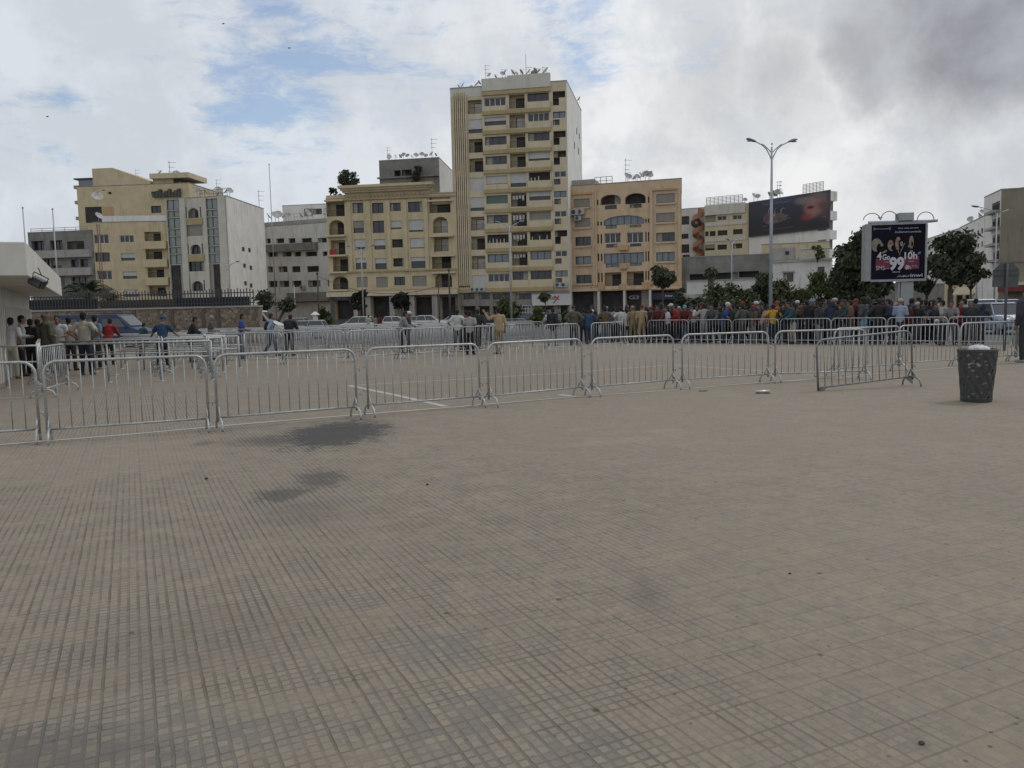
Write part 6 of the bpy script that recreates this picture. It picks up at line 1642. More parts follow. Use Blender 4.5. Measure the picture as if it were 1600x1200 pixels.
# ---- left group by the kiosk
G = gnd
P_ = person
P_(G(20, 592), 'reach', 12, 'tee', 'white', 'beige', 'man in a white shirt and beige trousers leaning his arm on the kiosk wall', 'hair', 'hair', 1.0)
P_(G(36, 588), 'fold', -60, 'shirt', 'lgrey', 'black', 'man in a pale long-sleeved shirt and black trousers facing right beside the kiosk', 'hair', 'hair', 1.03)
P_(G(52, 584), 'down', 0, 'jacket', 'black', 'black', 'man all in black at the kiosk, just right of the pale-sleeved man', 'hair', 'hair', .97)
P_(G(62, 581), 'rail', 20, 'jacket', 'dark', 'dark', 'man in a black jacket with bowed head at the kiosk, left of the camouflage man', 'hair', 'hair', .98)
P_(G(74, 583), 'down', -15, 'jacket', 'camo', 'dark', 'man in a camouflage jacket at the kiosk', 'cap', 'camo', 1.04)
P_(G(96, 582), 'fold', -165, 'tee', 'white', 'black', 'man in a printed white tee shirt facing the camera and checking his phone', 'hair', 'hair', 1.02, face=True)
P_(G(112, 579), 'down', 5, 'tee', 'cream', 'dark', 'man in a cream tee shirt seen from behind, left of the broad beige shirt', 'hair', 'hair', .99)
P_(G(136, 586), 'hips', 3, 'tee', 'beige', 'navy', 'broad man in a beige short-sleeved shirt seen from behind, hands at his front', 'hair', 'hair', 1.06)
P_(G(152, 577), 'down', -20, 'tee', 'cyan', 'dark', 'man in a light blue tee shirt just behind the broad beige shirt', 'hair', 'hair', 1.02)
P_(G(172, 570), 'rail', 0, 'shirt', 'red', 'black', 'man in a dark red long-sleeved shirt in front of the blue van', 'hair', 'hair', .97)
P_(G(256, 578), 'wide', 4, 'tee', 'dblue', 'black', 'man in a dark blue tee and blue cap, both hands spread on the queue rail', 'cap', 'dblue', .98)
P_(G(222, 560), 'rail', -30, 'tee', 'teal', 'dark', 'man in teal bending down in front of the blue van', 'hair', 'hair', .86)
P_(G(299, 566), 'rail', -70, 'jacket', 'black', 'dgrey', 'man in a black and yellow top turned right before the stone wall', 'hair', 'hair', .97)
P_(G(331, 562), 'fold', -70, 'tee', 'dgrey', 'gjean', 'grey-haired man in a dark grey tee shirt before the stone wall', 'hair', 'ghair', .98)
P_(G(379, 562), 'fold', -80, 'tee', 'royal', 'gjean', 'man in a bright blue tee shirt before the end of the stone wall', 'hair', 'hair', 1.0)
P_(G(424, 556), 'walk', -60, 'shirt', 'lblue', 'jean', 'man in a pale-sleeved black vest with a black bag by the white minibus', 'hair', 'hair', 1.0, extra='black')
P_(G(453, 556), 'rail', -10, 'jacket', 'black', 'black', 'hunched man in a black jacket by the silver cars', 'hair', 'hair', .98)
# ---- middle
P_(G(627, 553), 'rail', -75, 'jacket', 'grey', 'black', 'man in a grey jacket leaning on the middle barriers beside the white cap', 'hair', 'hair', 1.0)
P_(G(638, 552), 'fold', -85, 'jacket', 'dark', 'dark', 'man in dark clothes and a white cap leaning on the middle barriers', 'cap', 'white', .98)
P_(G(716, 549), 'hips', -5, 'tee', 'white', 'black', 'man in a bright white shirt and black trousers in the middle barriers', 'hair', 'hair', 1.0)
P_(G(730, 547), 'down', 50, 'jacket', 'maroon', 'dark', 'man in dark maroon half hidden behind the bright white shirt', 'hair', 'hair', .98)
P_(G(735, 554), 'fold', -12, 'tee', 'lgrey', 'black', 'man in a pale grey tee standing in front of the middle barriers', 'hair', 'hair', .96)
P_(G(748, 548), 'walk', 20, 'jacket', 'black', 'dark', 'man in black walking away between the grey tee shirt and the policeman', 'hair', 'hair', 1.0)
P_(G(764, 538), 'fold', 160, 'jacket', 'dark', 'dark', 'dark figure facing the policeman with the raised hand', 'hair', 'hair', .95, face=True)
P_(G(780, 553), 'raise', 20, 'shirt', 'khaki', 'dkhaki', 'policeman in khaki uniform raising his left hand', 'hair', 'hair', 1.02)
for px, py, ps, rz, t, tc, bc, l, s in [(575, 509, 'fold', 0, 'shirt', 'beige', 'beige', 'distant man in beige by the parked cars', 1.0), (592, 508, 'down', 0, 'tee', 'maroon', 'jean', 'distant man in dark red by the parked cars', 1.0), (586, 509, 'down', 0, 'tee', 'grey', 'dark', 'distant man in grey by the parked cars, left of the dark red one', .98)]:
    P_(on(px, 76, -.13), ps, rz, t, tc, bc, l, sc=s)
P_(on(855, 76, -.13), 'down', 150, 'shirt', 'white', 'dgrey', 'distant woman in a white shirt before the tower shop front', 'hair', 'hair', .97)
P_(on(872, 78, -.13), 'down', 180, 'shirt', 'lgrey', 'dgrey', 'distant figure in pale clothes before the tower shop front', 'hair', 'hair', .97)
# ---- policemen and men in front of the queue, left part
for px, py, ps, rz, t, tc, bc, h, hc, l, s in [
 (864, 541, 'walk', -20, 'jacket', 'black', 'grey', 'hair', 'hair', 'man in a black jacket and pale grey trousers walking left of the queue', 1.0),
 (897, 540, 'hips', 8, 'jacket', 'olive', 'black', 'cap', 'navy', 'man in a dark olive jacket and navy cap with elbows out, left of the queue', 1.04),
 (921, 538, 'rail', -30, 'jacket', 'dblue', 'jean', 'hair', 'hair', 'man in a petrol blue jacket bending beside the white-haired head', .95),
 (912, 536, 'down', 0, 'jacket', 'dark', 'black', 'hair', 'hair', 'man in a dark jacket behind the olive jacketed man', .97),
 (926, 536, 'down', -10, 'jacket', 'navy', 'dark', 'cap', 'white', 'small figure with a round white cap left of the queue', .93),
 (946, 536, 'hips', -5, 'jacket', 'brown', 'gjean', 'hair', 'hair', 'man in a brown jacket and grey jeans left of the queue', 1.0),
 (959, 535, 'down', -40, 'shirt', 'lblue', 'black', 'hair', 'hair', 'man in a light blue shirt beside the brown jacket', 1.0),
 (970, 535, 'hips', 10, 'shirt', 'white', 'navy', 'hair', 'hair', 'man in a white shirt with a navy waistcoat at the left end of the queue', 1.0),
 (980, 535, 'down', 0, 'shirt', 'white', 'dark', 'hair', 'hair', 'man in white half hidden behind the left khaki guard', .93),
 (989, 535, 'down', 5, 'shirt', 'dkhaki', 'dkhaki', 'cap', 'dkhaki', 'left one of the two khaki guards standing side by side', 1.01),
 (1003, 535, 'down', -5, 'shirt', 'khaki', 'khaki', 'cap', 'maroon', 'right one of the two khaki guards, paler and with a black belt', 1.03)]:
    P_(G(px, py), ps, rz, t, tc, bc, l, h, hc, s)
# ---- front of the queue along the barriers (faces at the barrier, arms on the rail)
FRONT = [
 (1018, 'down', 120, 'jacket', 'black', 'black', 'cap', 'red', 'queueing man in black with a red cap, right of the khaki guards', 1.0),
 (1030, 'rail', 150, 'jacket', 'maroon', 'dark', 'hair', 'hair', 'queueing man in a dark maroon jacket near the left end of the row', 1.0),
 (1044, 'fold', 95, 'tee', 'white', 'dark', 'hair', 'hair', 'queueing man in a white shirt left of the bright red jacket', .97),
 (1057, 'fold', 70, 'jacket', 'red', 'dark', 'hair', 'hair', 'queueing man in a bright red and black jacket', 1.03),
 (1071, 'rail', 160, 'jacket', 'maroon', 'jean', 'cap', 'cyan', 'queueing man in dark red with a pale blue cap', 1.01),
 (1084, 'fold', -100, 'tee', 'white', 'dgrey', 'hair', 'hair', 'queueing man in a plain white tee shirt with arms on the barrier', .98),
 (1100, 'hips', -10, 'tee', 'lgrey', 'grey', 'hair', 'hair', 'broad queueing man in a pale grey tee and grey trousers', .99),
 (1114, 'rail', 150, 'jacket', 'dgrey', 'black', 'hair', 'hair', 'queueing man in a charcoal jacket left of the bright blue tee', .99),
 (1130, 'rail', -120, 'tee', 'royal', 'jean', 'hair', 'ghair', 'queueing man in a bright blue tee shirt', .99),
 (1146, 'down', 60, 'jacket', 'black', 'dark', 'hair', 'hair', 'queueing man in a black jacket right of the bright blue tee', 1.0),
 (1160, 'hips', 20, 'jacket', 'dgrey', 'dgrey', 'hair', 'hair', 'queueing man in a dark grey jacket, back to the barrier', .96),
 (1175, 'fold', -60, 'jacket', 'brown', 'grey', 'cap', 'red', 'queueing man in a brown jacket with pale collar and red cap', .98),
 (1191, 'rail', -90, 'tee', 'pink', 'dgrey', 'hair', 'hair', 'queueing man in a pink striped tee shirt', 1.0),
 (1208, 'hips', -20, 'tee', 'yellow', 'navy', 'hair', 'hair', 'queueing man in a bright yellow tee shirt', .97),
 (1224, 'rail', 160, 'jacket', 'black', 'dark', 'hair', 'hair', 'queueing man in black right of the yellow tee shirt', .97),
 (1240, 'rail', 100, 'jacket', 'teal', 'cream', 'hair', 'hair', 'queueing man in a dark teal jacket with a white stripe and cream trousers', 1.0),
 (1254, 'rail', 150, 'tee', 'brown', 'dark', 'hair', 'hair', 'queueing man in a brown tee with bare forearms on the barrier', .97),
 (1267, 'down', 170, 'jacket', 'black', 'black', 'cap', 'cyan', 'queueing man in black with a sky blue cap', 1.04),
 (1282, 'down', 20, 'jacket', 'dark', 'grey', 'hair', 'hair', 'queueing man in a very dark jacket and grey trousers, right of the sky blue cap', 1.0),
 (1298, 'rail', -20, 'jacket', 'navy', 'dark', 'hood', 'navy', 'queueing man in a navy hooded jacket with the hood up', 1.0),
 (1315, 'rail', 140, 'jacket', 'dark', 'gjean', 'hair', 'hair', 'queueing man in a dark jacket right of the hooded man', .98),
 (1330, 'fold', 60, 'jacket', 'brown', 'dgrey', 'hair', 'hair', 'queueing man in dark brown left of the blue and white jacket', 1.0),
 (1349, 'rail', -40, 'jacket', 'cyan', 'lgrey', 'hair', 'hair', 'queueing man in a blue and white jacket bending forward', .96),
 (1373, 'hips', -10, 'jacket', 'black', 'black', 'hair', 'hair', 'big queueing man in a bulky black jacket left of the advertising column', 1.08),
 (1390, 'fold', 60, 'jacket', 'navy', 'dark', 'hair', 'hair', 'queueing man in navy right under the advertising column', .99),
 (1406, 'fold', -30, 'shirt', 'lblue', 'dark', 'cap', 'straw', 'queueing man in a pale blue shirt with a straw coloured hat', .99),
 (1474, 'down', 40, 'tee', 'lgrey', 'dark', 'hair', 'hair', 'queueing man in a white top left of the man in grey', 1.0),
 (1486, 'rail', 150, 'tee', 'grey', 'black', 'hair', 'hair', 'queueing man in a grey tee left of the red football shirt', .95),
 (1500, 'fold', 165, 'tee', 'red', 'black', 'hair', 'hair', 'queueing man in a bright red football shirt facing the camera', .98),
 (1516, 'down', 150, 'jacket', 'dark', 'dark', 'hair', 'hair', 'queueing man in a dark jacket right of the red football shirt', 1.0),
 (1532, 'rail', -60, 'jacket', 'navy', 'black', 'hood', 'navy', 'queueing man in navy bending over the barrier before the pale blue car', .93),
]
rnd0 = random.Random(77)
for px, ps, rz, t, tc, bc, h, hc, l, s in FRONT:
    # people on the far side of the rail: those leaning face it
    off = .62 if ps in ('rail', 'fold') else .45
    P_(offrow(px, off + rnd0.uniform(-.08, .35)), ps, rz, t, tc, bc, l, h, hc, s * rnd0.uniform(.95, 1.045), 'people queueing along the barriers', face=abs(((rz + 180) % 360) - 180) > 130)
# dense crowd behind, hardly told apart
rnd = random.Random(21)
BACK = [(1135, 'white', 'cap', 'dgrey', 'head with a white cap behind the bright blue tee in the queue'), (1183, 'white', 'cap', 'dark', 'white cap behind the pink striped tee in the queue'), (1216, 'orange', 'cap', 'orange', 'man in an orange red hood behind the yellow tee in the queue'), (1246, 'white', 'cap', 'dark', 'black and white cap behind the teal jacket in the queue'), (1158, 'red', 'cap', 'dark', 'bright red cap behind the dark grey jacket in the queue'), (1050, 'white', 'cap', 'dark', 'grey and white cap behind the bright red jacket in the queue'), (1338, 'red', 'cap', 'maroon', 'red clad man behind the blue and white jacket in the queue'), (1096, 'maroon', 'cap', 'maroon', 'man in maroon behind the pale grey tee in the queue')]
for px, hc, h, tc, l in BACK: P_(offrow(px, 1.3), 'down', rnd.uniform(-180, 180), 'jacket', tc, 'dark', l, h, hc, 1.05, 'people queueing behind the front row')
DK = ['black', 'dark', 'navy', 'dgrey', 'dark', 'black', 'maroon', 'black', 'olive', 'dgrey', 'dark', 'teal', 'dark', 'brown', 'grey']
CN = dict(black='black', dark='near-black', navy='navy', dgrey='charcoal', maroon='maroon', olive='olive', teal='dark teal', brown='brown', grey='grey')
NBR = [(1010, 'the khaki guards'), (1030, 'the red cap'), (1052, 'the bright red jacket'), (1071, 'the pale blue cap'), (1090, 'the plain white tee'), (1108, 'the pale grey tee'), (1130, 'the bright blue tee'), (1152, 'the black jacket'), (1170, 'the brown jacket and red cap'), (1191, 'the pink striped tee'), (1208, 'the yellow tee'), (1230, 'the teal jacket'), (1254, 'the brown tee'), (1270, 'the sky blue cap'), (1298, 'the hooded man'), (1330, 'the dark brown jacket'), (1352, 'the blue and white jacket'), (1373, 'the bulky black jacket'), (1406, 'the straw-hatted man'), (1440, 'the rider in red'), (1480, 'the white top')]
RN = ['second rank', 'third rank', 'fourth rank', 'rearmost rank']
k = 0
for j, off in enumerate((1.15, 1.9, 2.9, 4.0)):
    px = (1012, 925, 918, 930)[j]
    while px < (1445 if j < 2 else 1470):
        ps = rnd.choice(('down', 'fold', 'rail', 'down', 'hips', 'walk', 'fold'))
        tc = rnd.choice(DK); top = rnd.choice(('jacket', 'tee', 'jacket', 'shirt')); hat = rnd.choice(('hair', 'hair', 'hair', 'cap', 'hood', 'hair')); hc = rnd.choice(('hair', 'dark', 'hair')) if hat != 'cap' else rnd.choice(('dark', 'navy', 'dgrey', 'hair', 'lgrey'))
        nb = min(NBR, key=lambda q: abs(q[0] - px))[1]
        lb = 'figure in %s %s%s, %s behind %s' % (CN[tc], {'tee': 'tee', 'jacket': 'jacket', 'shirt': 'long sleeves'}[top], {'hair': '', 'cap': ' and cap', 'hood': ' and hood'}[hat], RN[j], nb)
        p_ = offrow(px, off + rnd.uniform(-.3, .3))
        P_(p_, ps, rnd.uniform(-180, 180), top, tc, rnd.choice(('black', 'dark', 'dgrey', 'jean')), lb, hat, hc, rnd.uniform(.90, 1.09), 'figures deep in the queue')
        px += rnd.choice((9, 12, 14, 17, 22, 28)) + j * 1.5
for px, off, tc, l in ((1425, 4.5, 'dark', 'dark-clothed man beyond the motorcycle rider in red'), (1458, 3.2, 'dark', 'dark-clothed man standing by the second motorcycle'), (1446, 2.5, 'black', 'man in black behind the rider in red'), (1468, 3.0, 'lgrey', 'man in pale grey behind the white top, beside the round tree trunk'), (1508, 2.2, 'grey', 'man in grey behind the red football shirt'), (1524, 2.6, 'dgrey', 'man in charcoal standing before the white car roof')):
    P_(offrow(px, off), 'down', rnd.uniform(-60, 60), 'jacket', tc, 'dark', l, 'hair', 'hair', 1.05 if px == 1468 else 1.0)
P_(G(1603, 566), 'down', 10, 'jacket', (.035, .035, .045), 'dark', 'man in a dark grey coat cut off by the right edge of the photo', 'hair', 'hair', 1.10)

# ================================================================ VEHICLES
TYRE = mat('tyre', (.012, .012, .012), .8); RIM = mat('rim', (.22, .22, .22), .4, .6); CGLASS = mat('car_glass', (.03, .034, .038), .1, spec=.8); LGT = mat('headlight', (.5, .5, .5), .15, .2); PLATE = mat('plate', (.45, .45, .42), .5); TAIL = mat('taillight', (.2, .01, .01), .3)
PN = {}
def paintm(n, c): return mat('car_paint_' + n, c, .42, .1, var=.04, scale=1, spec=.6)
def car(p, rz, paint, label, kind='hatch', L=4.0, W_=1.68, H_=1.45, sc=1.0):
    """front towards +X before rotation"""
    root = empty('parked_car' if kind != 'van' else 'van', p, R(rz), label, 'car' if kind != 'van' else 'van'); root.scale = (sc,) * 3
    hw = W_ / 2; zb = .22
    if kind == 'van':
        prof = [(-L / 2, .35, H_ - .1, .0), (-L / 2 + .06, zb, H_, 1), (L / 2 - 1.5, zb, H_, 1), (L / 2 - .75, zb, H_ * .62, 1), (L / 2 - .05, zb + .05, H_ * .48, 1), (L / 2, .4, H_ * .40, 0)]
    elif kind == 'suv': prof = [(-L / 2, .42, .95, 0), (-L / 2 + .08, .28, 1.02, 1), (L / 2 - 1.25, .26, 1.04, 1), (L / 2 - .2, .28, .92, 1), (L / 2, .42, .72, 0)]
    else: prof = [(-L / 2, .38, .82, 0), (-L / 2 + .08, zb, .92, 1), (-L * .1, zb, .93, 1), (L / 2 - 1.0, zb, .90, 1), (L / 2 - .15, zb, .72, 1), (L / 2, .35, .58, 0)]
    mb = MB(); vs = []; rr = 8
    for x, z0, z1, full in prof:
        w_ = hw if full else hw * .9; tp = .88 if kind != 'van' else .93
        vs += [(x, -w_ * .92, z0), (x, -w_, z0 + (z1 - z0) * .35), (x, -w_, z0 + (z1 - z0) * (.8 if kind != 'van' else .5)), (x, -w_ * tp, z1), (x, w_ * tp, z1), (x, w_, z0 + (z1 - z0) * (.8 if kind != 'van' else .5)), (x, w_, z0 + (z1 - z0) * .35), (x, w_ * .92, z0)]
    n = len(prof); fs = [(i * 8 + k, i * 8 + (k + 1) % 8, (i + 1) * 8 + (k + 1) % 8, (i + 1) * 8 + k) for i in range(n - 1) for k in range(8)] + [tuple(range(7, -1, -1)), tuple(range((n - 1) * 8, n * 8))]
    mb.add(vs, fs); mb.build('body', paint, root, bevel=.04)
    if kind != 'van':
        zb1 = prof[2][2] - .03; x0, x1 = -L / 2 + .12, L / 2 - (1.15 if kind != 'suv' else 1.2); rx0, rx1 = (-L / 2 + .38, L / 2 - 1.95)
        gb = MB(); a = hw * .86; b = hw * .68
        gb.hexa([(x0, -a, zb1), (x1, -a, zb1), (x1, a, zb1), (x0, a, zb1), (rx0, -b, H_ - .04), (rx1, -b, H_ - .04), (rx1, b, H_ - .04), (rx0, b, H_ - .04)]); gb.build('windows', CGLASS, root)
        rb = MB(); b2 = b + .03; rb.hexa([(rx0 - .06, -b2, H_ - .07), (rx1 + .08, -b2, H_ - .07), (rx1 + .08, b2, H_ - .07), (rx0 - .06, b2, H_ - .07), (rx0 + .1, -b2 * .9, H_), (rx1 - .1, -b2 * .9, H_), (rx1 - .1, b2 * .9, H_), (rx0 + .1, b2 * .9, H_)])
        for s in (-1, 1):
            for (xa, xb_) in ((x0, rx0), (x1, rx1), ((x0 + x1) / 2 - .1, (rx0 + rx1) / 2)): rb.tube([(xa, s * (a + .005), zb1), (xb_, s * (b + .01), H_ - .05)], .035, 5)
        rb.build('roof', paint, root)
    else:
        gb = MB()
        for s in (-1, 1):
            y = s * hw * 1.0; y1 = s * hw * .955
            for xa, xb_ in ((-L / 2 + .35, -L / 2 + 1.35), (-L / 2 + 1.5, -L / 2 + 2.6), (L / 2 - 2.35, L / 2 - 1.35)):
                z0, z1 = H_ * .62, H_ * .86
                gb.hexa([(xa, y - s * .0, z0), (xb_ + (.35 if xa > 0 else 0), y, z0), (xb_ + (.35 if xa > 0 else 0), y - s * .03, z0), (xa, y - s * .03, z0), (xa, y1 + s * .012, z1), (xb_, y1 + s * .012, z1), (xb_, y1 - s * .03, z1), (xa, y1 - s * .03, z1)])
        gb.build('side_windows', CGLASS, root)
        wb = MB(); w_ = hw * .85; xa, za, xb_, zb_ = L / 2 - 1.42, H_ * .95, L / 2 - .80, H_ * .655
        wb.quad((xa + .05, -w_, za), (xb_ + .05, -w_, zb_), (xb_ + .05, w_, zb_), (xa + .05, w_, za)); wb.build('windscreen', CGLASS, root)
    wr = .31 if kind != 'van' else .34
    for x in (-L / 2 + .75, L / 2 - .8):
        for s in (-1, 1):
            tb = MB(); tb.lathe([(0, -.1), (wr - .04, -.1), (wr, -.06), (wr, .06), (wr - .04, .1), (0, .1)], (x, s * (hw - .08), wr), 18, 'y'); w = tb.build('wheel', TYRE, root, smooth=False)
            rb = MB(); rb.lathe([(0, s * .115), (wr * .58, s * .105), (wr * .62, s * .09)], (x, s * (hw - .08), wr), 12, 'y'); rb.build('rim', RIM, w)
    fz = .60 if kind == 'hatch' else (.78 if kind == 'suv' else .82)
    for s in (-1, 1):
        hb = MB(); hb.ell((L / 2 - .07, s * hw * .68, fz), (.10, .19, .10), 10, 6); hb.build('headlight', LGT, root, smooth=True)
        hb = MB(); hb.box(-L / 2 - .012, -L / 2 + .05, s * hw * .72 - .1, s * hw * .72 + .1, fz + .02, fz + .22); hb.build('tail_light', TAIL, root)
        mb = MB(); mb.ell((L / 2 - (1.25 if kind != 'van' else 1.0), s * (hw + .09), .98 if kind != 'van' else 1.2), (.06, .09, .07), 8, 5); mb.build('mirror', paint, root)
    pb = MB(); pb.box(L / 2 - .02, L / 2 + .012, -.26, .26, .36, .47); pb.build('number_plate', PLATE, root)
    if kind == 'suv':
        gb = MB(); gb.box(L / 2 - .03, L / 2 + .01, -.45, .45, .64, .80); gb.build('grille', FR_D, root)
    return root
WH, SI, BLU, DKC = paintm('white', (.5, .5, .48)), paintm('silver', (.28, .29, .30)), paintm('blue', (.03, .05, .11)), paintm('dark', (.03, .03, .035))
Z_ = -.13
VB = paintm('van_blue', (.012, .026, .075))
v = car(on(165, 47, 0), -2, VB, 'dark blue delivery van with a roof rack in front of the stone wall', 'van', 5.2, 1.9, 1.98)
mb = MB()
for s in (-1, 1): mb.tube([(-.6, s * .7, 2.03), (1.2, s * .7, 2.03)], .02, 6)
for x in (-.4, .4, 1.1): mb.tube([(x, -.72, 2.04), (x, .72, 2.04)], .018, 6)
mb.build('roof_rack', FR_D, v)
car(on(390, 66.0, Z_), 0, WH, 'white minibus parked by the end of the stone wall', 'van', 5.3, 1.9, 2.3)
car(on(469, 62.0, Z_), 180, SI, 'silver estate car side-on, just right of the white minibus', 'hatch', 4.2, 1.7, 1.45)
car(on(452, 86.8, Z_), 175, SI, 'grey car roof behind the silver estate car', 'hatch', 4.2, 1.7, 1.62)
car(on(556, 89.3, Z_), 160, WH, 'white hatchback at an angle in front of the cornice building', 'hatch', 4.1, 1.7, 1.62)
car(on(608, 99.2, Z_), 170, DKC, 'dark car parked behind the second twin-arm lamp', 'hatch', 4.2, 1.7, 1.6)
car(on(622, 96.7, Z_), 0, WH, 'white car seen side-on between the distant dark red man and the grey jacket', 'hatch', 3.9, 1.7, 1.55)
car(on(651, 106, Z_), 0, SI, 'silver car partly hidden by the man in the grey jacket', 'hatch', 4.0, 1.7, 1.5)
car(on(673, 101.7, Z_), 0, WH, 'white five-door car side-on left of the white-shirted man', 'hatch', 4.0, 1.7, 1.58)
car(on(703, 106, Z_), 180, WH, 'small white car just left of the white-shirted man', 'hatch', 3.8, 1.65, 1.5)
car(on(819, 104.2, Z_), 178, BLU, 'dark blue saloon car right of the policeman', 'hatch', 4.3, 1.7, 1.5)
car(on(834, 106, Z_), 150, WH, 'white car behind the dark blue saloon', 'hatch', 4.0, 1.7, 1.6)
car(on(865, 106, Z_), 270, BLU, 'blue van seen end-on under the tower shop sign', 'van', 4.5, 1.8, 2.0)
LB = paintm('pale_blue', (.20, .25, .36))
c = car(on(1564, 44.0, Z_), 262, LB, 'pale blue off-road car facing the camera at the right', 'suv', 4.4, 1.8, 1.72)
car(on(1536, 52.0, Z_), 262, WH, 'white van behind the pale blue car at the right', 'suv', 4.4, 1.75, 1.95)
car(on(1577, 66.0, Z_), 265, SI, 'light grey car further up the right street', 'suv', 4.2, 1.75, 1.95)
car(on(1408, 62.0, Z_), 180, WH, 'white car roof behind the advertising column foot', 'hatch', 4.2, 1.7, 1.65)
def motorcycle(p, rz, label):
    root = empty('motorcycle', p, R(rz), label, 'motorcycle')
    for y in (-.62, .66):
        mb = MB()
        pts = [(0, y + .27 * math.cos(a), .3 + .27 * math.sin(a)) for a in [2 * math.pi * k / 20 for k in range(21)]]
        mb.tube(pts, .045, 6, caps=False); w = mb.build('wheel', TYRE, root, smooth=True)
        mb = MB(); 
        for k in range(6): a = math.pi * k / 6; mb.tube([(0, y + .25 * math.cos(a), .3 + .25 * math.sin(a)), (0, y - .25 * math.cos(a), .3 - .25 * math.sin(a))], .006, 4)
        mb.lathe([(0, -.05), (.05, -.05), (.05, .05), (0, .05)], (0, y, .3), 8, 'x'); mb.build('spokes', RIM, w)
    mb = MB(); mb.tube([(0, -.62, .3), (0, -.2, .45), (0, .2, .75), (0, .45, .85)], .03, 6); mb.tube([(0, .66, .3), (0, .42, .95)], .03, 6); mb.ell((0, 0, .38), (.13, .22, .17), 10, 7); mb.build('frame', FR_D, root, smooth=True)
    mb = MB(); mb.ell((0, .18, .78), (.13, .24, .12), 12, 8); mb.build('fuel_tank', paintm('moto', (.08, .01, .01)), root, smooth=True)
    mb = MB(); mb.ell((0, -.28, .76), (.13, .34, .06), 12, 6); mb.build('seat', FR_D, root, smooth=True)
    mb = MB(); mb.tube([(-.34, .34, 1.0), (-.1, .42, .98), (.1, .42, .98), (.34, .34, 1.0)], .014, 6)
    for s in (-1, 1): mb.tube([(s * .22, .38, 1.0), (s * .3, .36, 1.14)], .008, 5); mb.ell((s * .31, .36, 1.17), (.06, .015, .04), 8, 5)
    mb.build('handlebar', FR_D, root, smooth=True)
    mb = MB(); mb.ell((0, .52, .9), (.09, .06, .09), 10, 7); mb.build('headlight', LGT, root, smooth=True)
    return root
m1 = offrow(1434, 2.2); motorcycle(m1, 150, 'dark motorcycle under the rider in the red jacket')
P_(m1, 'ride', 150, 'jacket', 'red', 'dark', 'motorcycle rider in a red jacket beside the advertising column', 'hair', 'hair', 1.0)
m2 = offrow(1458, 1.9); motorcycle(m2, 165, 'motorcycle right of the rider in the red jacket')
P_(m2, 'ride', 165, 'jacket', 'dark', 'dark', 'dark-clothed motorcycle rider right of the red jacket', 'hair', 'hair', 1.0)
motorcycle(offrow(1418, 1.4), 120, 'motorcycle with a bright headlight beside the straw-hatted man')

# ================================================================ ROOFTOPS
DISHM = mat('dish_grey', (.34, .33, .31), .6, .1, var=.2, scale=3)
def make_dish():
    root = empty('satellite_dish'); mb = MB(); el = R(38); M_ = Matrix.Rotation(-(math.pi / 2 - el), 3, 'X')
    prof = [(0.0, 0), (.2, .02), (.38, .07), (.5, .125), (.505, .12), (.38, .055), (.2, .0), (0, -.02)]
    st = len(mb.v); mb.lathe(prof, seg=14); mb.v = [tuple(M_ @ Vector(v) + Vector((0, 0, .85))) for v in mb.v]; mb.build('reflector', DISHM, root, smooth=True)
    mb = MB(); mb.tube([(0, -.06, 0), (0, -.06, .8)], .03, 6); mb.build('mast', GALV, root)
    mb = MB(); mb.tube([M_ @ Vector((0, -.45, .1)) + Vector((0, 0, .85)), M_ @ Vector((0, 0, .55)) + Vector((0, 0, .85))], .012, 5); mb.ell(M_ @ Vector((0, 0, .55)) + Vector((0, 0, .85)), (.05, .05, .05), 8, 5); mb.build('feed_arm', FR_D, root)
    return root
def make_antenna():
    root = empty('tv_antenna'); mb = MB(); mb.tube([(0, 0, 0), (0, 0, 3.6)], .035, 6); mb.build('mast', GALV_D, root)
    mb = MB()
    for z, s in ((3.4, 1), (2.7, .8), (2.0, .7)):
        mb.tube([(-.2, 0, z), (1.0 * s, .1, z)], .022, 4)
        for k in range(5): mb.tube([(-.1 + .24 * k * s, -.3 + .03 * k, z), (-.1 + .24 * k * s, .35 - .03 * k, z)], .014, 4)
    mb.build('aerial', GALV_D, root); return root
DI, AN = make_dish(), make_antenna(); ud = [0, 0]
def dish(p, s, rz, label, group):
    if not ud[0]: ud[0] = 1; o = DI; tag(o, label, 'satellite dish', group)
    else: o = copy_tree(DI, label, group=group)
    o['label'] = label
    s *= .78; o['category'] = 'satellite dish'; o.location = p; o.rotation_euler = (0, 0, rz + math.pi * .9); o.scale = (s, s, s)
def ant(p, s, rz, label, group=None):
    if not ud[1]: ud[1] = 1; o = AN; tag(o, label, 'antenna', group)
    else: o = copy_tree(AN, label)
    o['category'] = 'antenna'; o.location = p; o.rotation_euler = (0, 0, rz); o.scale = (s, s, s)
    if group: o['group'] = group
    elif 'group' in o: del o['group']
rd = random.Random(9)
def dishes(f, z, u0, u1, n, label, group, s=(.9, 1.5), back=(.5, 3.5)):
    for k in range(n):
        u = u0 + (u1 - u0) * (k + rd.uniform(.1, .9)) / n; dish(f.p(u, z + .05, -rd.uniform(*back)), rd.uniform(*s), rd.uniform(-1.2, 2.4), ORD[min(13, k)] + ' ' + label + ', counted from the left', group)
ztw = T.uz(806, 122)[1]
dishes(T, ztw - .75, .5, T.L * .38, 7, 'satellite dish on the lower left roof edge of the tower', 'dishes on the tower roof, left', (.8, 1.2))
dishes(T, ztw + .1, T.L * .32, T.L * .85, 11, 'satellite dish on the top roof edge of the tower', 'dishes on the tower roof, top', (.8, 1.5), (.3, 1.5))
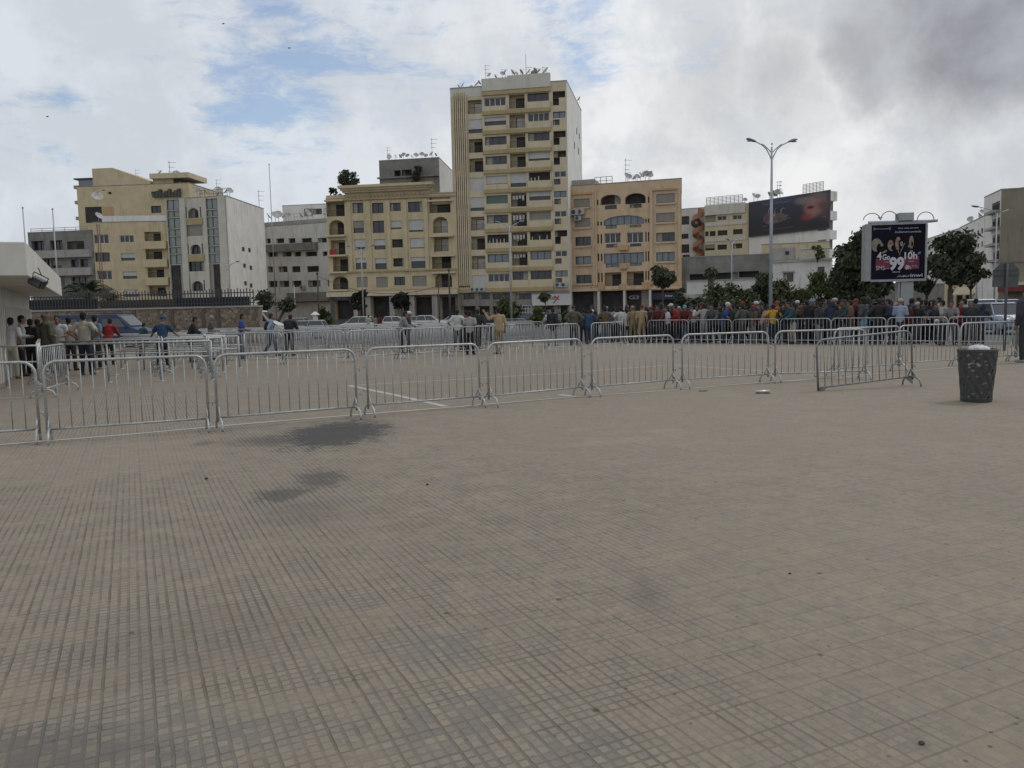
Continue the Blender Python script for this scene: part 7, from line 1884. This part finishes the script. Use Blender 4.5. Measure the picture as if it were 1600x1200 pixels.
for px, py, lb in ((759, 101, 'comb-like television antenna at the left on the tower roof'), (848, 104, 'television antenna at the right on the tower roof')):
    u, z = T.uz(px, 122, -1); ant(T.p(u, ztw - .2, -1), (T.uz(px, py, -1)[1] - ztw + .2) / 3.6, .2, lb)
u, z = T.uz(822, 122, -1); o = None
root = empty('whip_antenna', T.p(u, ztw - .2, -1), 0, 'tallest thin whip antenna on the tower roof', 'antenna'); mb = MB(); h = T.uz(822, 82, -1)[1] - ztw; mb.tube([(0, 0, 0), (0, 0, h)], .05, 5, r2=.03); mb.tube([(0, 0, h * .5), (.9, 0, h * .5)], .03, 4); mb.build('mast', GALV_D, root)
def tank(p, s, label):
    root = empty('water_tank', p, 0, label, 'water tank'); mb = MB(); mb.lathe([(0, .5), (.5, .5), (.52, 1.2), (.35, 1.4), (0, 1.42)], seg=14); mb.v = [(x * s, y * s, z * s) for x, y, z in mb.v]; mb.build('tank', GREYL, root, smooth=True)
    mb = MB(); [mb.tube([(x * s, y * s, 0), (x * s, y * s, .52 * s)], .04, 5) for x in (-.3, .3) for y in (-.3, .3)]; mb.build('stand', FR_D, root)
tank(T.p(T.uz(832, 120)[0], ztw, -1.4), .9, 'small round water tank among the dishes on the tower roof')
# dish at the corner of the tower's side wall
dish(Vector((at(905, 158, 132).x, 132, zat(905, 158, 132) - .4)), 1.1, -1.4, 'satellite dish clinging to the side parapet of the tower', 'dish on the side parapet of the tower')
dishes(B7F, B7Z, .8, B7F.L * .95, 12, 'satellite dish on the grey rooftop block', 'dishes on the grey rooftop block', (.9, 1.4), (.3, 1.5))
for px, lb in ((603, 'small television antenna at the left of the grey rooftop block'), (673, 'tall comb antenna at the right of the grey rooftop block')):
    u, z = B7F.uz(px, 249); ant(B7F.p(u, B7Z, -1), .75 if px < 650 else 1.05, 0, lb)
z9 = B9F.uz(980, 285)[1]
dishes(B9F, z9, B9F.uz(976, 284)[0], B9F.uz(1019, 282)[0], 8, 'satellite dish on the roof of the orange building', 'dishes on the orange building', (1.1, 1.7), (.4, 2.0))
ant(B9F.p(B9F.uz(976, 284)[0], z9, -1), 1.0, .3, 'comb antenna on the roof of the orange building')
dishes(B4F, B4Z, B4F.uz(300, 309)[0], B4F.L, 8, 'satellite dish on the glass-strip block roof', 'dishes on the glass-strip block', (1.1, 1.9), (.4, 3))
ant(B4F.p(B4F.uz(331, 309)[0], B4Z, -1.5), .85, .1, 'T-shaped antenna on the glass-strip block roof')
ant(Vector((at(405, 322, 146).x, 146, zat(405, 325, 146) - .8)), 1.1, .4, 'cross-shaped antenna at the far corner of the blind white wall')
dishes(B5F, B5Z + .8, .5, B5F.L - .5, 13, 'satellite dish crowded along the dirty white block roof', 'dishes on the dirty white block', (1.7, 2.6), (.2, 2.0))
zz = B2Z
for px, py, s, lb in ((184, 268, 1.1, 'satellite dish at the left on the tall yellow block'), (226, 280, 1.0, 'satellite dish in the middle of the tall yellow block'), (232, 281, .9, 'satellite dish beside the middle one on the tall yellow block'), (250, 268, 1.5, 'upright satellite dish on the penthouse of the tall yellow block'), (276, 272, 1.9, 'largest satellite dish at the right of the penthouse')):
    u, z = B2F.uz(px, py + 4, -1.0); dish(B2F.p(u, z - .8, -1), s, rd.uniform(-.6, 1.2), lb, None) if False else dish(B2F.p(u, z - .8, -1), s, rd.uniform(-.6, 1.2), lb, 'dishes on the tall yellow block')
for px, py, s, lb in ((213, 258, .8, 'small antenna above the sloping roof of the tall yellow block'), (266, 250, 1.2, 'tall antenna on the penthouse of the tall yellow block')):
    u, z = B2F.uz(px, 284, -1); ant(B2F.p(u, z - .6, -1), s, .2, lb)
# big rusty dish on the mast, pale dish on the parapet
dish(on(163, 74, zat(163, 322, 74)), 1.3, 1.0, 'brown dish on the reddish mast in front of the tall yellow block', 'dish on the reddish mast')
u, z = B3F.uz(147, 346); dish(B3F.p(u + .6, B3Z - .1, -.5), 1.8, 1.5, 'large pale dish at the left roof edge of the pale yellow block', 'dish on the pale yellow block')
z11 = B11F.uz(1235, 307)[1]
dishes(B11F, z11, .5, B11F.L * .42, 7, 'satellite dish above the left half of the huge poster', 'dishes above the huge poster', (1.2, 1.8), (.2, 2))
for px, lb in ((1209, 'tall comb antenna above the huge poster'), (1213, 'second comb antenna above the huge poster')): ant(B11F.p(B11F.uz(px, 308)[0], z11, -1), .9, .2 * (px - 1209), lb)
dish(B10F.p(B10F.L * .9, B10Z, -.5), 1.2, .2, 'satellite dish at the right roof corner of the cream three-row block', 'dish on the cream three-row block')
dishes(B13F, B13Z, B13F.L * .1, B13F.L * .9, 6, 'satellite dish on the long white block of the right street', 'dishes on the long white block', (.9, 1.3), (.3, 1.5))
# trellis and rails on roofs
def roof_rail(f, z, u0, u1, h, n, label, back=.4, name='roof_railing', dense=False):
    root = empty(name, f.p((u0 + u1) / 2, z, -back), 0, label, 'railing'); mb = MB()
    for zz_ in ((.5 * h, h) if not dense else [h * k / 7 for k in range(8)]): mb.tube([f.p(u0, z + zz_, -back), f.p(u1, z + zz_, -back)], .04, 4)
    for k in range(n + 1): u = u0 + (u1 - u0) * k / n; mb.tube([f.p(u, z, -back), f.p(u, z + h, -back)], .045, 4)
    mb.build('rails', FR_D if name == 'roof_trellis' else GALV_D, root)
roof_rail(B9F, z9, 3.8, 6.4, 1.1, 3, 'thin roof railing at the left of the orange building')
roof_rail(B10F, B10Z, .2, B10F.L * .85, 1.8, 9, 'dark trellis screen on the cream three-row block roof', dense=True, name='roof_trellis')
roof_rail(B11F, z11 + .1, B11F.uz(1254, 305)[0], B11F.uz(1286, 304)[0], 1.6, 6, 'lattice railing on the roof above the woman of the huge poster', dense=True, back=.1)
roof_rail(B4F, B4Z, B4F.L * .55, B4F.L, 1.2, 6, 'wire roof railing over the glass-strip block')
roof_rail(B1F, B1Z, .3, B1F.L * .9, .7, 5, 'thin roof railing on the low grey block')
# air conditioners
def make_ac():
    root = empty('air_conditioner'); mb = MB(); mb.box(-.42, .42, -.15, .15, 0, .58); mb.build('casing', mat('ac_grey', (.36, .355, .34), .6, var=.1, scale=4), root, bevel=.02)
    mb = MB(); mb.lathe([(0, -.165), (.2, -.165), (.22, -.151)], (-.1, 0, .3), 16, 'y'); mb.build('fan_grille', FR_D, root)
    mb = MB(); [mb.box(x, x + .04, -.15, .2, -.06, -.002) for x in (-.3, .26)]; mb.build('bracket', FR_D, root); return root
AC = make_ac(); ua = [0]
def ac(f, px, py, lb, s=1.0, gp=None):
    u, z = f.uz(px, py); 
    o = AC if not ua[0] else copy_tree(AC); ua[0] = 1
    tag(o, lb, 'air conditioner', gp); o.location = f.p(u, z, .28 * s + .1); o.rotation_euler = (0, 0, math.atan2(f.u.y, f.u.x)); o.scale = (s, s, s)
for px, lb in ((740, 'left air conditioner under the tower base cornice'), (747.5, 'middle air conditioner of three under the tower base cornice'), (755, 'right air conditioner of three under the tower base cornice')): ac(T, px, 455.5, lb)
ac(T, 872.5, 449, 'left air conditioner above the tower shop sign', 1.2); ac(T, 882, 449, 'right air conditioner above the tower shop sign', 1.2)
ac(B9F, 899, 337, 'air conditioner with big fan on the top left of the orange building', 1.5); ac(B9F, 908, 336, 'second air conditioner on the top left of the orange building', 1.4); ac(B9F, 904, 345, 'lowest air conditioner of the cluster on the orange building', 1.2)
ac(B5F, 475, 452, 'air conditioner on the lower wall of the dirty white block', 1.3)
root = empty('extractor_fan', at(1087.5, 348, 157.6), 0, 'round dark extractor fan beside the spiral stair', 'fan'); mb = MB(); mb.lathe([(0, -.3), (.7, -.3), (.95, -.1), (.95, .3)], seg=18, axis='y'); mb.build('drum', FR_D, root); mb = MB(); mb.lathe([(0, -.34), (.3, -.32), (.3, -.30)], seg=12, axis='y'); mb.build('hub', GREYL, root)
# white gate pillar near the parked cars
root = empty('gate_pillar', on(492, 88, Z_), 0, 'small white gate pillar with a pyramid cap left of the cornice building', 'pillar'); h = zat(492, 497, 88) - Z_ + .35
mb = MB(); mb.box(-.22, .22, -.22, .22, 0, h); mb.build('shaft', WHITE, root); mb = MB(); mb.hexa([(-.42, -.42, h), (.42, -.42, h), (.42, .42, h), (-.42, .42, h), (-.1, -.1, h + .35), (.1, -.1, h + .35), (.1, .1, h + .35), (-.1, .1, h + .35)]); mb.build('cap', WHITE, root)
# small birds in the sky
for k, (px, py, lb) in enumerate(((74, 182, 'tiny dark bird high at the left of the sky'), (349, 37, 'tiny dark bird near the top of the sky'), (452, 75, 'tiny dark bird in the blue gap of the sky'))):
    p = at(px, py, 60); mb = MB(); mb.ell(p, (.11, .05, .04), 8, 5); b_ = mb.build('bird', FR_D); tag(b_, lb, 'bird')
    b_.data.from_pydata if False else None
S.cycles.samples = 96
